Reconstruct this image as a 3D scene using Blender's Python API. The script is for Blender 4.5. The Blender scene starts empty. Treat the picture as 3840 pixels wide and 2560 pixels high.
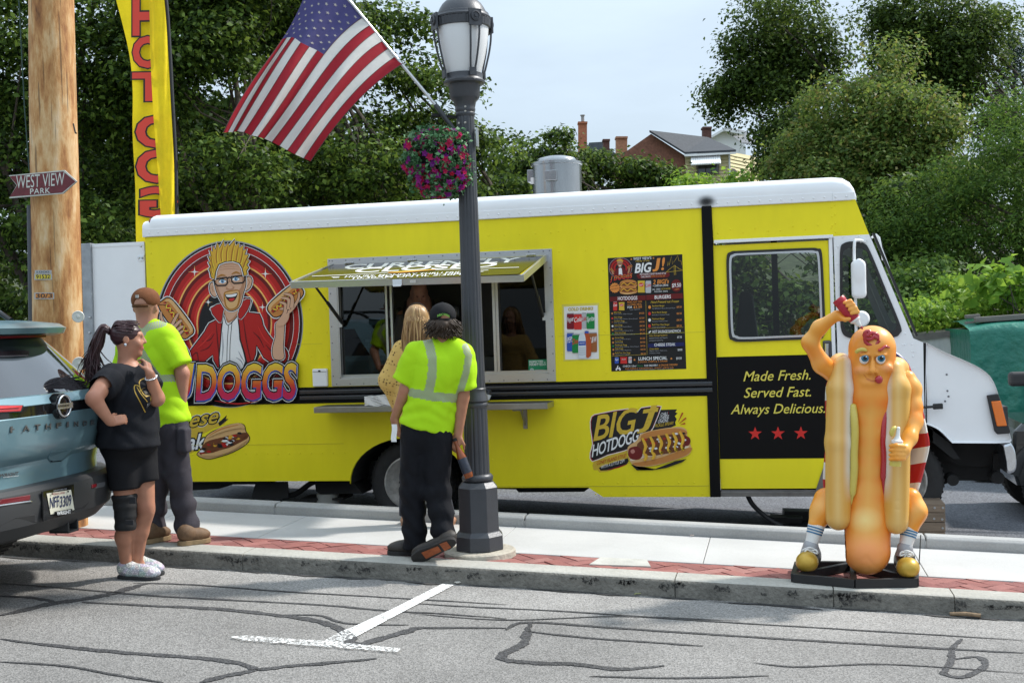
import bpy,bmesh,math,random
import numpy as np
from mathutils import Vector,Matrix,noise,geometry
SC=0.95
FPX,TH,ROLL,ZC=4500.0,math.radians(12.3),0.033,1.66
_p=-(1280-1215)/FPX
_f0=np.array([-math.sin(TH),math.cos(TH),0]);_r0=np.array([math.cos(TH),math.sin(TH),0]);_u0=np.array([0,0,1.0])
FW=math.cos(_p)*_f0+math.sin(_p)*_u0
_u1=-math.sin(_p)*_f0+math.cos(_p)*_u0
RT=math.cos(ROLL)*_r0-math.sin(ROLL)*_u1
UP=math.sin(ROLL)*_r0+math.cos(ROLL)*_u1
CAM=np.array([0,0,ZC])
sc=bpy.context.scene
col=sc.collection
cam_d=bpy.data.cameras.new('camera');cam=bpy.data.objects.new('camera',cam_d);col.objects.link(cam)
cam_d.sensor_width=36;cam_d.lens=FPX/3840*36;cam_d.clip_start=.1;cam_d.clip_end=3000
m4=Matrix.Identity(4)
for i in range(3):
 m4[i][0]=RT[i];m4[i][1]=UP[i];m4[i][2]=-FW[i];m4[i][3]=CAM[i]*SC
cam.matrix_world=m4
sc.camera=cam
SUNV=Vector((0.80,0.55,1.0)).normalized()
wd=bpy.data.worlds.new('World');sc.world=wd;wd.use_nodes=True
nt=wd.node_tree;bg=nt.nodes['Background']
sky=nt.nodes.new('ShaderNodeTexSky');sky.sky_type='NISHITA';sky.sun_disc=False
sky.sun_elevation=math.asin(SUNV.z);sky.sun_rotation=math.atan2(SUNV.x,SUNV.y)
sky.air_density=1.0;sky.dust_density=2.0;sky.ozone_density=1.5;sky.altitude=200
tcw=nt.nodes.new('ShaderNodeTexCoord');sep=nt.nodes.new('ShaderNodeSeparateXYZ');nt.links.new(tcw.outputs['Generated'],sep.inputs[0])
mrw=nt.nodes.new('ShaderNodeMapRange');mrw.inputs['From Min'].default_value=0;mrw.inputs['To Min'].default_value=1/3;nt.links.new(sep.outputs['Z'],mrw.inputs['Value'])
vml=nt.nodes.new('ShaderNodeMix');vml.data_type='RGBA';vml.blend_type='MULTIPLY';vml.inputs[0].default_value=1;vml.inputs['A'].default_value=(7.6,9.0,10.3,1);nt.links.new(mrw.outputs[0],vml.inputs['B'])
cn_=nt.nodes.new('ShaderNodeTexNoise');cn_.inputs['Scale'].default_value=3.2;cn_.inputs['Detail'].default_value=7;cn_.inputs['Roughness'].default_value=.55;mpw=nt.nodes.new('ShaderNodeMapping');mpw.inputs['Scale'].default_value=(1,1,3.5);nt.links.new(tcw.outputs['Generated'],mpw.inputs[0]);nt.links.new(mpw.outputs[0],cn_.inputs['Vector'])
cm_=nt.nodes.new('ShaderNodeMapRange');cm_.inputs['From Min'].default_value=.3;cm_.inputs['From Max'].default_value=.7;cm_.inputs['To Min'].default_value=.9;cm_.inputs['To Max'].default_value=1.1;nt.links.new(cn_.outputs['Fac'],cm_.inputs['Value'])
ml_=nt.nodes.new('ShaderNodeMath');ml_.operation='MULTIPLY';nt.links.new(mrw.outputs[0],ml_.inputs[0]);nt.links.new(cm_.outputs[0],ml_.inputs[1]);nt.links.new(ml_.outputs[0],vml.inputs['B'])
veil=nt.nodes.new('ShaderNodeMix');veil.data_type='RGBA';veil.inputs[0].default_value=.85
nt.links.new(sky.outputs[0],veil.inputs['A']);nt.links.new(vml.outputs['Result'],veil.inputs['B']);nt.links.new(veil.outputs['Result'],bg.inputs[0]);bg.inputs[1].default_value=0.12
sun_d=bpy.data.lights.new('sun','SUN');sun_d.energy=3.0;sun_d.angle=math.radians(3.5);sun_d.color=(1,.955,.89)
sun=bpy.data.objects.new('sun',sun_d);col.objects.link(sun)
sun.rotation_euler=SUNV.to_track_quat('Z','Y').to_euler()
sun.location=(0,0,30)
sc.view_settings.view_transform='Standard';sc.view_settings.look='None'
sc.view_settings.gamma=1;sc.view_settings.exposure=0.72
sc.view_settings.use_curve_mapping=False
SL,X0=0.0477,-1.72
def ray(x,y):return FW+RT*((x-1920)/FPX)+UP*((1280-y)/FPX)
def P(x,y,Y):
 d=ray(x,y);return CAM+d*(Y/d[1])
def PG(x,y,z0=0.0):
 d=ray(x,y);return CAM+d*((z0+SL*X0-ZC)/(d[2]+SL*d[0]))
def PN(x,y,p0,n):
 d=ray(x,y);n=np.asarray(n,float);return CAM+d*(float(np.dot(np.asarray(p0)-CAM,n))/float(np.dot(d,n)))
def gz(X,z0=0.0):return z0-SL*(X-X0)
YT=11.04
def T(x,y,o=0.0):return P(x,y,YT-o)
MATS={}
def srgb(r,g,b):
 f=lambda c:(c/255/12.92)if c/255<=.04045 else((c/255+.055)/1.055)**2.4
 return(f(r),f(g),f(b))
def M(name,c=(.5,.5,.5),rough=.5,metal=0.0,var=0.0,vs=4.0,bump=0.0,bs=40.0,spec=.5,coat=0.0,stretch=None,trans=0.0,var2=0.0,vs2=60.0,dist=.01):
 if name in MATS:return MATS[name]
 m=bpy.data.materials.new(name);m.use_nodes=True;MATS[name]=m
 n=m.node_tree;b=n.nodes['Principled BSDF'];L=n.links.new
 b.inputs['Base Color'].default_value=(*c,1);b.inputs['Roughness'].default_value=rough
 b.inputs['Metallic'].default_value=metal;b.inputs['Specular IOR Level'].default_value=spec
 b.inputs['Coat Weight'].default_value=coat;b.inputs['Transmission Weight'].default_value=trans
 if var or bump or var2:
  tc=n.nodes.new('ShaderNodeTexCoord');src=tc.outputs['Object']
  if stretch:
   mp=n.nodes.new('ShaderNodeMapping');mp.inputs['Scale'].default_value=stretch
   L(src,mp.inputs[0]);src=mp.outputs[0]
  cur=None
  for v,s in((var,vs),(var2,vs2)):
   if not v:continue
   nz=n.nodes.new('ShaderNodeTexNoise');nz.inputs['Scale'].default_value=s;nz.inputs['Detail'].default_value=6;nz.inputs['Roughness'].default_value=.62
   L(src,nz.inputs['Vector'])
   mr=n.nodes.new('ShaderNodeMapRange');mr.inputs['From Min'].default_value=.3;mr.inputs['From Max'].default_value=.7
   mr.inputs['To Min'].default_value=1-v;mr.inputs['To Max'].default_value=1+v
   L(nz.outputs['Fac'],mr.inputs['Value'])
   mx=n.nodes.new('ShaderNodeMix');mx.data_type='RGBA';mx.blend_type='MULTIPLY';mx.inputs[0].default_value=1
   if cur is None:mx.inputs['A'].default_value=(*c,1)
   else:L(cur,mx.inputs['A'])
   L(mr.outputs[0],mx.inputs['B']);cur=mx.outputs['Result']
  if cur is not None:L(cur,b.inputs['Base Color'])
  if bump:
   nb=n.nodes.new('ShaderNodeTexNoise');nb.inputs['Scale'].default_value=bs;nb.inputs['Detail'].default_value=5
   L(src,nb.inputs['Vector'])
   bp=n.nodes.new('ShaderNodeBump');bp.inputs['Strength'].default_value=bump;bp.inputs['Distance'].default_value=dist
   L(nb.outputs['Fac'],bp.inputs['Height']);L(bp.outputs[0],b.inputs['Normal'])
 return m
def ramp(n,stops):
 r=n.nodes.new('ShaderNodeValToRGB');e=r.color_ramp.elements
 while len(e)<len(stops):e.new(.5)
 for el,(p,c)in zip(e,stops):el.position=p;el.color=(*c,1)
 return r
def leafmat(name,cols,trans=.25,rough=.5):
 m=bpy.data.materials.new(name);m.use_nodes=True;n=m.node_tree;L=n.links.new
 b=n.nodes['Principled BSDF'];out=n.nodes['Material Output']
 g=n.nodes.new('ShaderNodeNewGeometry');k=len(cols)
 r=ramp(n,[(i/max(1,k-1),c)for i,c in enumerate(cols)]);L(g.outputs['Random Per Island'],r.inputs[0])
 L(r.outputs[0],b.inputs['Base Color']);b.inputs['Roughness'].default_value=rough;b.inputs['Specular IOR Level'].default_value=.15
 t=n.nodes.new('ShaderNodeBsdfTranslucent');hs=n.nodes.new('ShaderNodeHueSaturation');hs.inputs['Value'].default_value=1.5;hs.inputs['Hue'].default_value=.48
 L(r.outputs[0],hs.inputs['Color']);L(hs.outputs[0],t.inputs[0])
 mx=n.nodes.new('ShaderNodeMixShader');mx.inputs[0].default_value=trans
 L(b.outputs[0],mx.inputs[1]);L(t.outputs[0],mx.inputs[2]);L(mx.outputs[0],out.inputs[0])
 return m
def glassmat(name,tint=(.55,.6,.6),rough=.0,ior=1.5):
 """window glass: a thin pane, part reflection, part see-through (Fresnel)"""
 m=bpy.data.materials.new(name);m.use_nodes=True;n=m.node_tree;L=n.links.new
 out=n.nodes['Material Output'];n.nodes.remove(n.nodes['Principled BSDF'])
 gl=n.nodes.new('ShaderNodeBsdfGlossy');gl.inputs['Roughness'].default_value=rough;gl.inputs['Color'].default_value=(.95,.97,1,1)
 tr=n.nodes.new('ShaderNodeBsdfTransparent');tr.inputs['Color'].default_value=(*tint,1)
 fr=n.nodes.new('ShaderNodeFresnel');fr.inputs['IOR'].default_value=ior
 mx=n.nodes.new('ShaderNodeMixShader');L(fr.outputs[0],mx.inputs[0]);L(tr.outputs[0],mx.inputs[1]);L(gl.outputs[0],mx.inputs[2]);L(mx.outputs[0],out.inputs[0])
 return m
def tag(o,label=None,cat=None,group=None,kind=None):
 if label:o['label']=label
 if cat:o['category']=cat
 if group:o['group']=group
 if kind:o['kind']=kind
 return o
def empty(name,loc,label,cat,group=None):
 o=bpy.data.objects.new(name,None);col.objects.link(o);o.location=Vector([float(c)*SC for c in loc]);o.empty_display_size=.1
 return tag(o,label,cat,group)
def link(name,me,parent=None):
 o=bpy.data.objects.new(name,me);col.objects.link(o)
 if parent is not None:
  o.parent=parent
  if parent.type=='EMPTY':o.matrix_parent_inverse=Matrix.Translation(-parent.location)
 return o
def mesh(name,V,F,mat,parent=None,smooth=None,bevel=0,mi=None,seg=2,subd=0):
 """V in drawing units (world); mat one material or a list with mi per face; smooth = sharp angle in degrees"""
 V=np.asarray(V,np.float64).reshape(-1,3)*SC
 me=bpy.data.meshes.new(name);me.from_pydata(V.tolist(),[],[list(map(int,f))for f in F])
 ms=mat if isinstance(mat,(list,tuple))else[mat]
 for m in ms:me.materials.append(m)
 if mi is not None:me.polygons.foreach_set('material_index',np.asarray(mi,np.int32))
 me.validate();me.update()
 if smooth is not None:
  me.polygons.foreach_set('use_smooth',np.ones(len(me.polygons),bool))
  if smooth<180:me.set_sharp_from_angle(angle=math.radians(smooth))
 o=link(name,me,parent)
 if bevel:
  b=o.modifiers.new('bevel','BEVEL');b.width=bevel*SC;b.segments=seg;b.limit_method='ANGLE';b.angle_limit=math.radians(38);b.harden_normals=smooth is not None
 if subd:
  s=o.modifiers.new('sub','SUBSURF');s.levels=subd;s.render_levels=subd
 return o
def spline(pts,closed=False,n=6):
 """Catmull-Rom through points of any dimension"""
 p=[np.asarray(q,float)for q in pts];N=len(p);out=[]
 if N<3:return p
 for i in range(N if closed else N-1):
  a=p[(i-1)%N]if closed or i>0 else p[0];b=p[i];c=p[(i+1)%N];d=p[(i+2)%N]if closed or i+2<N else p[-1]
  for k in range(n):
   t=k/n;out.append(.5*((2*b)+(c-a)*t+(2*a-5*b+4*c-d)*t*t+(-a+3*b-3*c+d)*t**3))
 if not closed:out.append(p[-1])
 return out
class MB:
 """collects shapes, builds one mesh object"""
 def __init__(s):s.V=[];s.F=[];s.mi=[];s.cur=0
 def add(s,V,F):
  k=len(s.V);s.V+=[tuple(map(float,v))for v in V];s.F+=[tuple(int(i)+k for i in f)for f in F];s.mi+=[s.cur]*len(F);return s
 def box(s,c,d,R=None):
  x,y,z=[q/2 for q in d];V=np.array([(a*x,b*y,e*z)for a in(-1,1)for b in(-1,1)for e in(-1,1)])
  if R is not None:V=V@np.asarray(R).T
  return s.add(V+np.asarray(c),[(0,1,3,2),(4,6,7,5),(0,4,5,1),(2,3,7,6),(0,2,6,4),(1,5,7,3)])
 def bb(s,x0,x1,y0,y1,z0,z1):return s.box(((x0+x1)/2,(y0+y1)/2,(z0+z1)/2),(x1-x0,y1-y0,z1-z0))
 def beam(s,a,b,w,h,upv=(0,0,1)):
  a=np.asarray(a,float);b=np.asarray(b,float);d=b-a;l=np.linalg.norm(d);d=d/l
  u=np.asarray(upv,float);r=np.cross(d,u);r/=max(1e-9,np.linalg.norm(r));u=np.cross(r,d)
  return s.box((a+b)/2,(l,w,h),np.stack([d,r,u],1))
 def prism(s,poly,o0,o1):
  """poly: 3D points (planar loop); extruded from offset o0 to o1 (3-vectors)"""
  p=np.asarray(poly,float);n=len(p);V=np.concatenate([p+np.asarray(o0),p+np.asarray(o1)])
  F=[tuple(range(n)),tuple(range(2*n-1,n-1,-1))]+[(i,i+n,(i+1)%n+n,(i+1)%n)for i in range(n)]
  return s.add(V,F)
 def tube(s,path,r,n=10,cap=True,flat=1.0):
  p=[np.asarray(q,float)for q in path];m=len(p);r=[r]*m if np.isscalar(r)else list(r);V=[];F=[]
  prev=None
  for i in range(m):
   d=p[min(i+1,m-1)]-p[max(i-1,0)];d=d/max(1e-9,np.linalg.norm(d))
   if prev is None:a=np.cross(d,(0,0,1)if abs(d[2])<.9 else(1,0,0))
   else:a=prev-d*np.dot(prev,d)
   a=a/max(1e-9,np.linalg.norm(a));prev=a;b=np.cross(d,a)
   for k in range(n):
    t=2*math.pi*k/n;V.append(p[i]+r[i]*(a*math.cos(t)+flat*b*math.sin(t)))
  for i in range(m-1):
   for k in range(n):F.append((i*n+k,i*n+(k+1)%n,(i+1)*n+(k+1)%n,(i+1)*n+k))
  if cap:F+=[tuple(range(n-1,-1,-1)),tuple(range((m-1)*n,m*n))]
  return s.add(V,F)
 def lathe(s,c,prof,n=32,ax=(0,0,1),capb=True,capt=True,ph=0.0,flute=None):
  """prof [(r,h)], about axis ax through c"""
  ax=np.asarray(ax,float);ax/=np.linalg.norm(ax);a=np.cross(ax,(0,1,0)if abs(ax[1])<.9 else(1,0,0));a/=np.linalg.norm(a);b=np.cross(ax,a)
  V=[];F=[];c=np.asarray(c,float)
  for r,h in prof:
   for k in range(n):
    t=2*math.pi*k/n+ph;q=r if flute is None else r*flute(t)
    V.append(c+ax*h+q*(a*math.cos(t)+b*math.sin(t)))
  m=len(prof)
  for i in range(m-1):
   for k in range(n):F.append((i*n+k,i*n+(k+1)%n,(i+1)*n+(k+1)%n,(i+1)*n+k))
  if capb:F.append(tuple(range(n-1,-1,-1)))
  if capt:F.append(tuple(range((m-1)*n,m*n)))
  return s.add(V,F)
 def grid(s,G,closed=False):
  G=np.asarray(G,float);a,b=G.shape[:2];F=[]
  for i in range(a-1):
   for j in range(b if closed else b-1):F.append((i*b+j,i*b+(j+1)%b,(i+1)*b+(j+1)%b,(i+1)*b+j))
  return s.add(G.reshape(-1,3),F)
 def flat(s,outer,holes=()):
  """planar polygon with holes (3D points)"""
  loops=[[Vector(map(float,q))for q in outer]]+[[Vector(map(float,q))for q in h]for h in holes]
  tri=geometry.tessellate_polygon(loops);V=[v for l in loops for v in l]
  return s.add([tuple(v)for v in V],tri)
 def build(s,name,mat,parent=None,smooth=None,bevel=0,seg=2,subd=0):
  return mesh(name,s.V,s.F,mat,parent,smooth,bevel,s.mi if isinstance(mat,(list,tuple))else None,seg,subd)
_TX={}
def glyphs(st,bold=0.0,shear=0.0,spc=1.0):
 """text as flat faces in a unit box: u 0..1 along, v 0..1 from baseline to cap height"""
 k=(st,bold,shear,spc)
 if k in _TX:return _TX[k]
 cu=bpy.data.curves.new('lettering','FONT');cu.body=st;cu.offset=bold;cu.shear=shear;cu.space_character=spc;cu.resolution_u=3
 o=bpy.data.objects.new('lettering',cu);me=o.to_mesh()
 n=len(me.vertices);v=np.empty(n*3);me.vertices.foreach_get('co',v);v=v.reshape(-1,3)[:,:2].copy()
 f=[tuple(p.vertices)for p in me.polygons];o.to_mesh_clear()
 bpy.data.objects.remove(o);bpy.data.curves.remove(cu)
 _TX[k]=(v,f);return v,f
_CAP=None
class Decal:
 """flat print laid on a plane; drawn in photo pixels, each shape a hair above the last"""
 def __init__(s,p0,n,pxmap=None,step=.0006):
  s.n=np.asarray(n,float)/np.linalg.norm(n);s.p0=np.asarray(p0,float);s.mb=MB();s.mats=[];s.lay=1;s.step=step;s.map=pxmap or(lambda x,y:(x,y));s.direct=None
 def mat(s,m):
  if m not in s.mats:s.mats.append(m)
  s.mb.cur=s.mats.index(m)
 def pt(s,x,y,lay):
  if s.direct is not None:q=s.direct(x,y)
  else:
   x,y=s.map(x,y);q=PN(x,y,s.p0,s.n)
  return q+s.n*(s.step*lay)
 def poly(s,pts,m,sm=0,lay=None):
  s.mat(m);lay=s.nxt(lay)
  if sm:pts=spline(pts,True,sm)
  s.mb.flat([s.pt(a,b,lay)for a,b in pts]);return s
 def nxt(s,lay):
  if lay is None:s.lay+=1;return s.lay
  return lay
 def rect(s,x0,y0,x1,y1,m):return s.poly([(x0,y0),(x1,y0),(x1,y1),(x0,y1)],m)
 def disc(s,cx,cy,rx,ry,m,n=48,a0=0):return s.poly([(cx+rx*math.cos(t+a0),cy+ry*math.sin(t+a0))for t in np.linspace(0,2*math.pi,n,False)],m)
 def star(s,cx,cy,r,m,k=5,q=.4,sy=1.0):
  return s.poly([(cx+(r if i%2==0 else r*q)*math.sin(i*math.pi/k),cy-sy*(r if i%2==0 else r*q)*math.cos(i*math.pi/k))for i in range(2*k)],m)
 def stroke(s,pts,w,m,sm=0,closed=False,lay=None):
  s.mat(m);lay=s.nxt(lay)
  p=[np.asarray(q,float)for q in(spline(pts,closed,sm)if sm else pts)];n=len(p);V=[];F=[]
  ww=[w]*n if np.isscalar(w)else list(np.interp(np.linspace(0,1,n),np.linspace(0,1,len(w)),w))
  for i in range(n):
   a=p[(i-1)%n]if closed or i else p[0];b=p[(i+1)%n]if closed or i<n-1 else p[-1]
   d=b-a;l=np.linalg.norm(d);d=d/l if l>1e-9 else np.array([1.,0]);q=np.array([-d[1],d[0]])*ww[i]/2
   V+=[s.pt(*(p[i]+q),lay),s.pt(*(p[i]-q),lay)]
  for i in range(n if closed else n-1):j=(i+1)%n;F.append((2*i,2*i+1,2*j+1,2*j))
  s.mb.add(V,F);return s
 def text(s,st,x0,y0,x1,y1,h,m,bold=0.0,shear=0.0,spc=1.0,lay=None,fit=False,arc=0.0,lean=0.0,mirror=False):
  """baseline runs from (x0,y0) to (x1,y1); h = cap height in the same pixels"""
  s.mat(m);lay=s.nxt(lay)
  v,f=glyphs(st,bold,shear,spc);v0=glyphs(st,0.0,shear,spc)[0]
  lo=v0[:,0].min();w=max(1e-6,v0[:,0].max()-lo);cap=0.70;b0=0.0
  if fit:b0=v0[:,1].min();cap=v0[:,1].max()-b0
  V=[]
  for a,b in v:
   u=(a-lo)/w;t=(b-b0)/cap
   if mirror:u=1-u
   V.append(s.pt(x0+(x1-x0)*u+lean*t,y0+(y1-y0)*u-h*t-arc*4*u*(1-u),lay))
  s.mb.add(V,f);return s
 def build(s,name,parent=None):return mesh(name,s.mb.V,s.mb.F,s.mats,parent,None,0,s.mb.mi)
class Soft:
 def __init__(s,lo,hi,h):
  s.lo=np.asarray(lo,float);s.h=h;s.n=[int(math.ceil((b-a)/h))+1 for a,b in zip(lo,hi)]
  s.ax=[(s.lo[i]+h*np.arange(s.n[i])).astype(np.float32)for i in range(3)]
  s.d=np.full(s.n,.3,np.float32)
 def _sl(s,lo,hi,m=.10):
  r=[]
  for i in range(3):
   a=int((lo[i]-m-s.lo[i])/s.h);b=int((hi[i]+m-s.lo[i])/s.h)+2
   r.append(slice(max(0,a),min(s.n[i],max(b,1))))
  return tuple(r)
 def _co(s,sl):return s.ax[0][sl[0]][:,None,None],s.ax[1][sl[1]][None,:,None],s.ax[2][sl[2]][None,None,:]
 def _put(s,sl,d,k,sub=False):
  cur=s.d[sl]
  if sub:d=-d;h=np.clip(.5-.5*(cur-d)/k,0,1)if k else None;s.d[sl]=(np.maximum(cur,d)if not k else cur*(1-h)+d*h+k*h*(1-h));return
  if k<=0:s.d[sl]=np.minimum(cur,d)
  else:
   h=np.clip(.5+.5*(cur-d)/k,0,1);s.d[sl]=cur*(1-h)+d*h-k*h*(1-h)
 def cone(s,a,b,ra,rb,k=.02,flat=None,sub=False):
  """tapered capsule; flat=(dir,scale) squashes the section along dir"""
  a=np.asarray(a,float);b=np.asarray(b,float);R=max(ra,rb)
  sl=s._sl(np.minimum(a,b)-R,np.maximum(a,b)+R);x,y,z=s._co(sl)
  d=b-a;L2=max(1e-9,float(d@d));px,py,pz=x-a[0],y-a[1],z-a[2]
  t=np.clip((px*d[0]+py*d[1]+pz*d[2])/L2,0,1)
  qx,qy,qz=px-t*d[0],py-t*d[1],pz-t*d[2]
  if flat is not None:
   e=np.asarray(flat[0],float);e=e/np.linalg.norm(e);w=(qx*e[0]+qy*e[1]+qz*e[2])*(1/flat[1]-1)
   qx,qy,qz=qx+w*e[0],qy+w*e[1],qz+w*e[2]
  s._put(sl,np.sqrt(qx*qx+qy*qy+qz*qz)-(ra+t*(rb-ra)),k,sub);return s
 def ell(s,c,r,k=.02,R=None,sub=False):
  c=np.asarray(c,float);r=np.asarray(r,float)*np.ones(3);m=r.max();sl=s._sl(c-m,c+m);x,y,z=s._co(sl)
  q=[x-c[0],y-c[1],z-c[2]]
  if R is not None:
   R=np.asarray(R,float);q=[q[0]*R[0][i]+q[1]*R[1][i]+q[2]*R[2][i]for i in range(3)]
  k0=np.sqrt((q[0]/r[0])**2+(q[1]/r[1])**2+(q[2]/r[2])**2)
  k1=np.sqrt((q[0]/r[0]**2)**2+(q[1]/r[1]**2)**2+(q[2]/r[2]**2)**2)
  s._put(sl,(k0*(k0-1)/np.maximum(k1,1e-6)).astype(np.float32),k,sub);return s
 def box(s,c,hx,k=.0,rr=.01,R=None,sub=False):
  c=np.asarray(c,float);hx=np.asarray(hx,float);m=float(np.linalg.norm(hx));sl=s._sl(c-m,c+m);x,y,z=s._co(sl)
  q=[x-c[0],y-c[1],z-c[2]]
  if R is not None:
   R=np.asarray(R,float);q=[q[0]*R[0][i]+q[1]*R[1][i]+q[2]*R[2][i]for i in range(3)]
  else:q=np.broadcast_arrays(*q)
  q=[np.abs(q[i])-(hx[i]-rr)for i in range(3)]
  d=np.sqrt(sum(np.maximum(w,0)**2 for w in q))+np.minimum(np.maximum(q[0],np.maximum(q[1],q[2])),0)-rr
  s._put(sl,d,k,sub);return s
 def cut(s,p,n,k=.004):
  """keep the side the normal points away from"""
  n=np.asarray(n,float);n=n/np.linalg.norm(n);x,y,z=[a for a in s._co((slice(None),)*3)]
  d=(x-p[0])*n[0]+(y-p[1])*n[1]+(z-p[2])*n[2]
  s.d=np.maximum(s.d,d.astype(np.float32));return s
 def warp(s,fn):
  """add fn(x,y,z) (numpy) to the distance near the surface"""
  x,y,z=np.broadcast_arrays(*s._co((slice(None),)*3));m=np.abs(s.d)<.06
  s.d[m]+=fn(x[m],y[m],z[m]).astype(np.float32);return s
 def surf(s):
  d=s.d;ins=d<0;nx,ny,nz=d.shape
  c=np.zeros((nx-1,ny-1,nz-1),np.int8)
  for i in(0,1):
   for j in(0,1):
    for k in(0,1):c+=ins[i:nx-1+i,j:ny-1+j,k:nz-1+k]
  act=(c>0)&(c<8);I=np.argwhere(act);idx=np.full(c.shape,-1,np.int64);idx[act]=np.arange(len(I))
  acc=np.zeros((len(I),3));cnt=np.zeros(len(I))
  cs=[(i,j,k)for i in(0,1)for j in(0,1)for k in(0,1)]
  val={q:d[I[:,0]+q[0],I[:,1]+q[1],I[:,2]+q[2]]for q in cs}
  for q in cs:
   for a in range(3):
    if q[a]==0:
     w=list(q);w[a]=1;w=tuple(w);va,vb=val[q],val[w];mm=(va<0)!=(vb<0)
     t=np.where(mm,va/np.where(mm,va-vb,1),0);pt=np.repeat(np.array([q],float),len(I),0);pt[:,a]+=t
     acc[mm]+=pt[mm];cnt[mm]+=1
  V=s.lo+s.h*(I+acc/np.maximum(cnt,1)[:,None])
  F=[]
  for a in range(3):
   b,e=(a+1)%3,(a+2)%3
   sl0=[slice(None)]*3;sl1=[slice(None)]*3;sl0[a]=slice(0,-1);sl1[a]=slice(1,None)
   ch=ins[tuple(sl0)]!=ins[tuple(sl1)];E=np.argwhere(ch)
   ok=(E[:,b]>0)&(E[:,e]>0)&(E[:,b]<d.shape[b]-1)&(E[:,e]<d.shape[e]-1);E=E[ok]
   def g(db,de):
    q=E.copy();q[:,b]+=db;q[:,e]+=de;return idx[q[:,0],q[:,1],q[:,2]]
   Q=np.stack([g(-1,-1),g(0,-1),g(0,0),g(-1,0)],1)
   fl=ins[tuple(sl0)][tuple(E.T)];Q[~fl]=Q[~fl][:,::-1];F.append(Q)
  F=np.concatenate(F);F=F[(F>=0).all(1)]
  for _ in range(2):
   A=np.zeros_like(V);N=np.zeros(len(V))
   for i in range(4):
    np.add.at(A,F[:,i],V[F[:,(i+1)%4]]);np.add.at(A,F[:,i],V[F[:,(i+3)%4]]);np.add.at(N,F[:,i],2)
   V=V*.45+.55*A/np.maximum(N,1)[:,None]
  return V,F
 def build(s,name,mat,parent=None,mi=None):
  V,F=s.surf();V2=(V*SC).astype(np.float32)
  me=bpy.data.meshes.new(name);me.vertices.add(len(V2));me.vertices.foreach_set('co',V2.ravel())
  me.loops.add(F.size);me.loops.foreach_set('vertex_index',F.astype(np.int32).ravel())
  me.polygons.add(len(F));me.polygons.foreach_set('loop_start',np.arange(0,F.size,4,dtype=np.int32))
  ms=mat if isinstance(mat,(list,tuple))else[mat]
  for m in ms:me.materials.append(m)
  if mi is not None:
   cen=V[F].mean(1);me.polygons.foreach_set('material_index',mi(cen[:,0],cen[:,1],cen[:,2]).astype(np.int32))
  me.polygons.foreach_set('use_smooth',np.ones(len(F),bool));me.update(calc_edges=True);me.validate()
  s.VF=(V,F)
  return link(name,me,parent)
def frame(f,u=(0,0,1)):
 """columns: side, forward, up"""
 f=np.asarray(f,float);f=f/np.linalg.norm(f);u=np.asarray(u,float);r=np.cross(f,u);r/=np.linalg.norm(r);u=np.cross(r,f)
 return np.stack([r,f,u],1)
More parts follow.
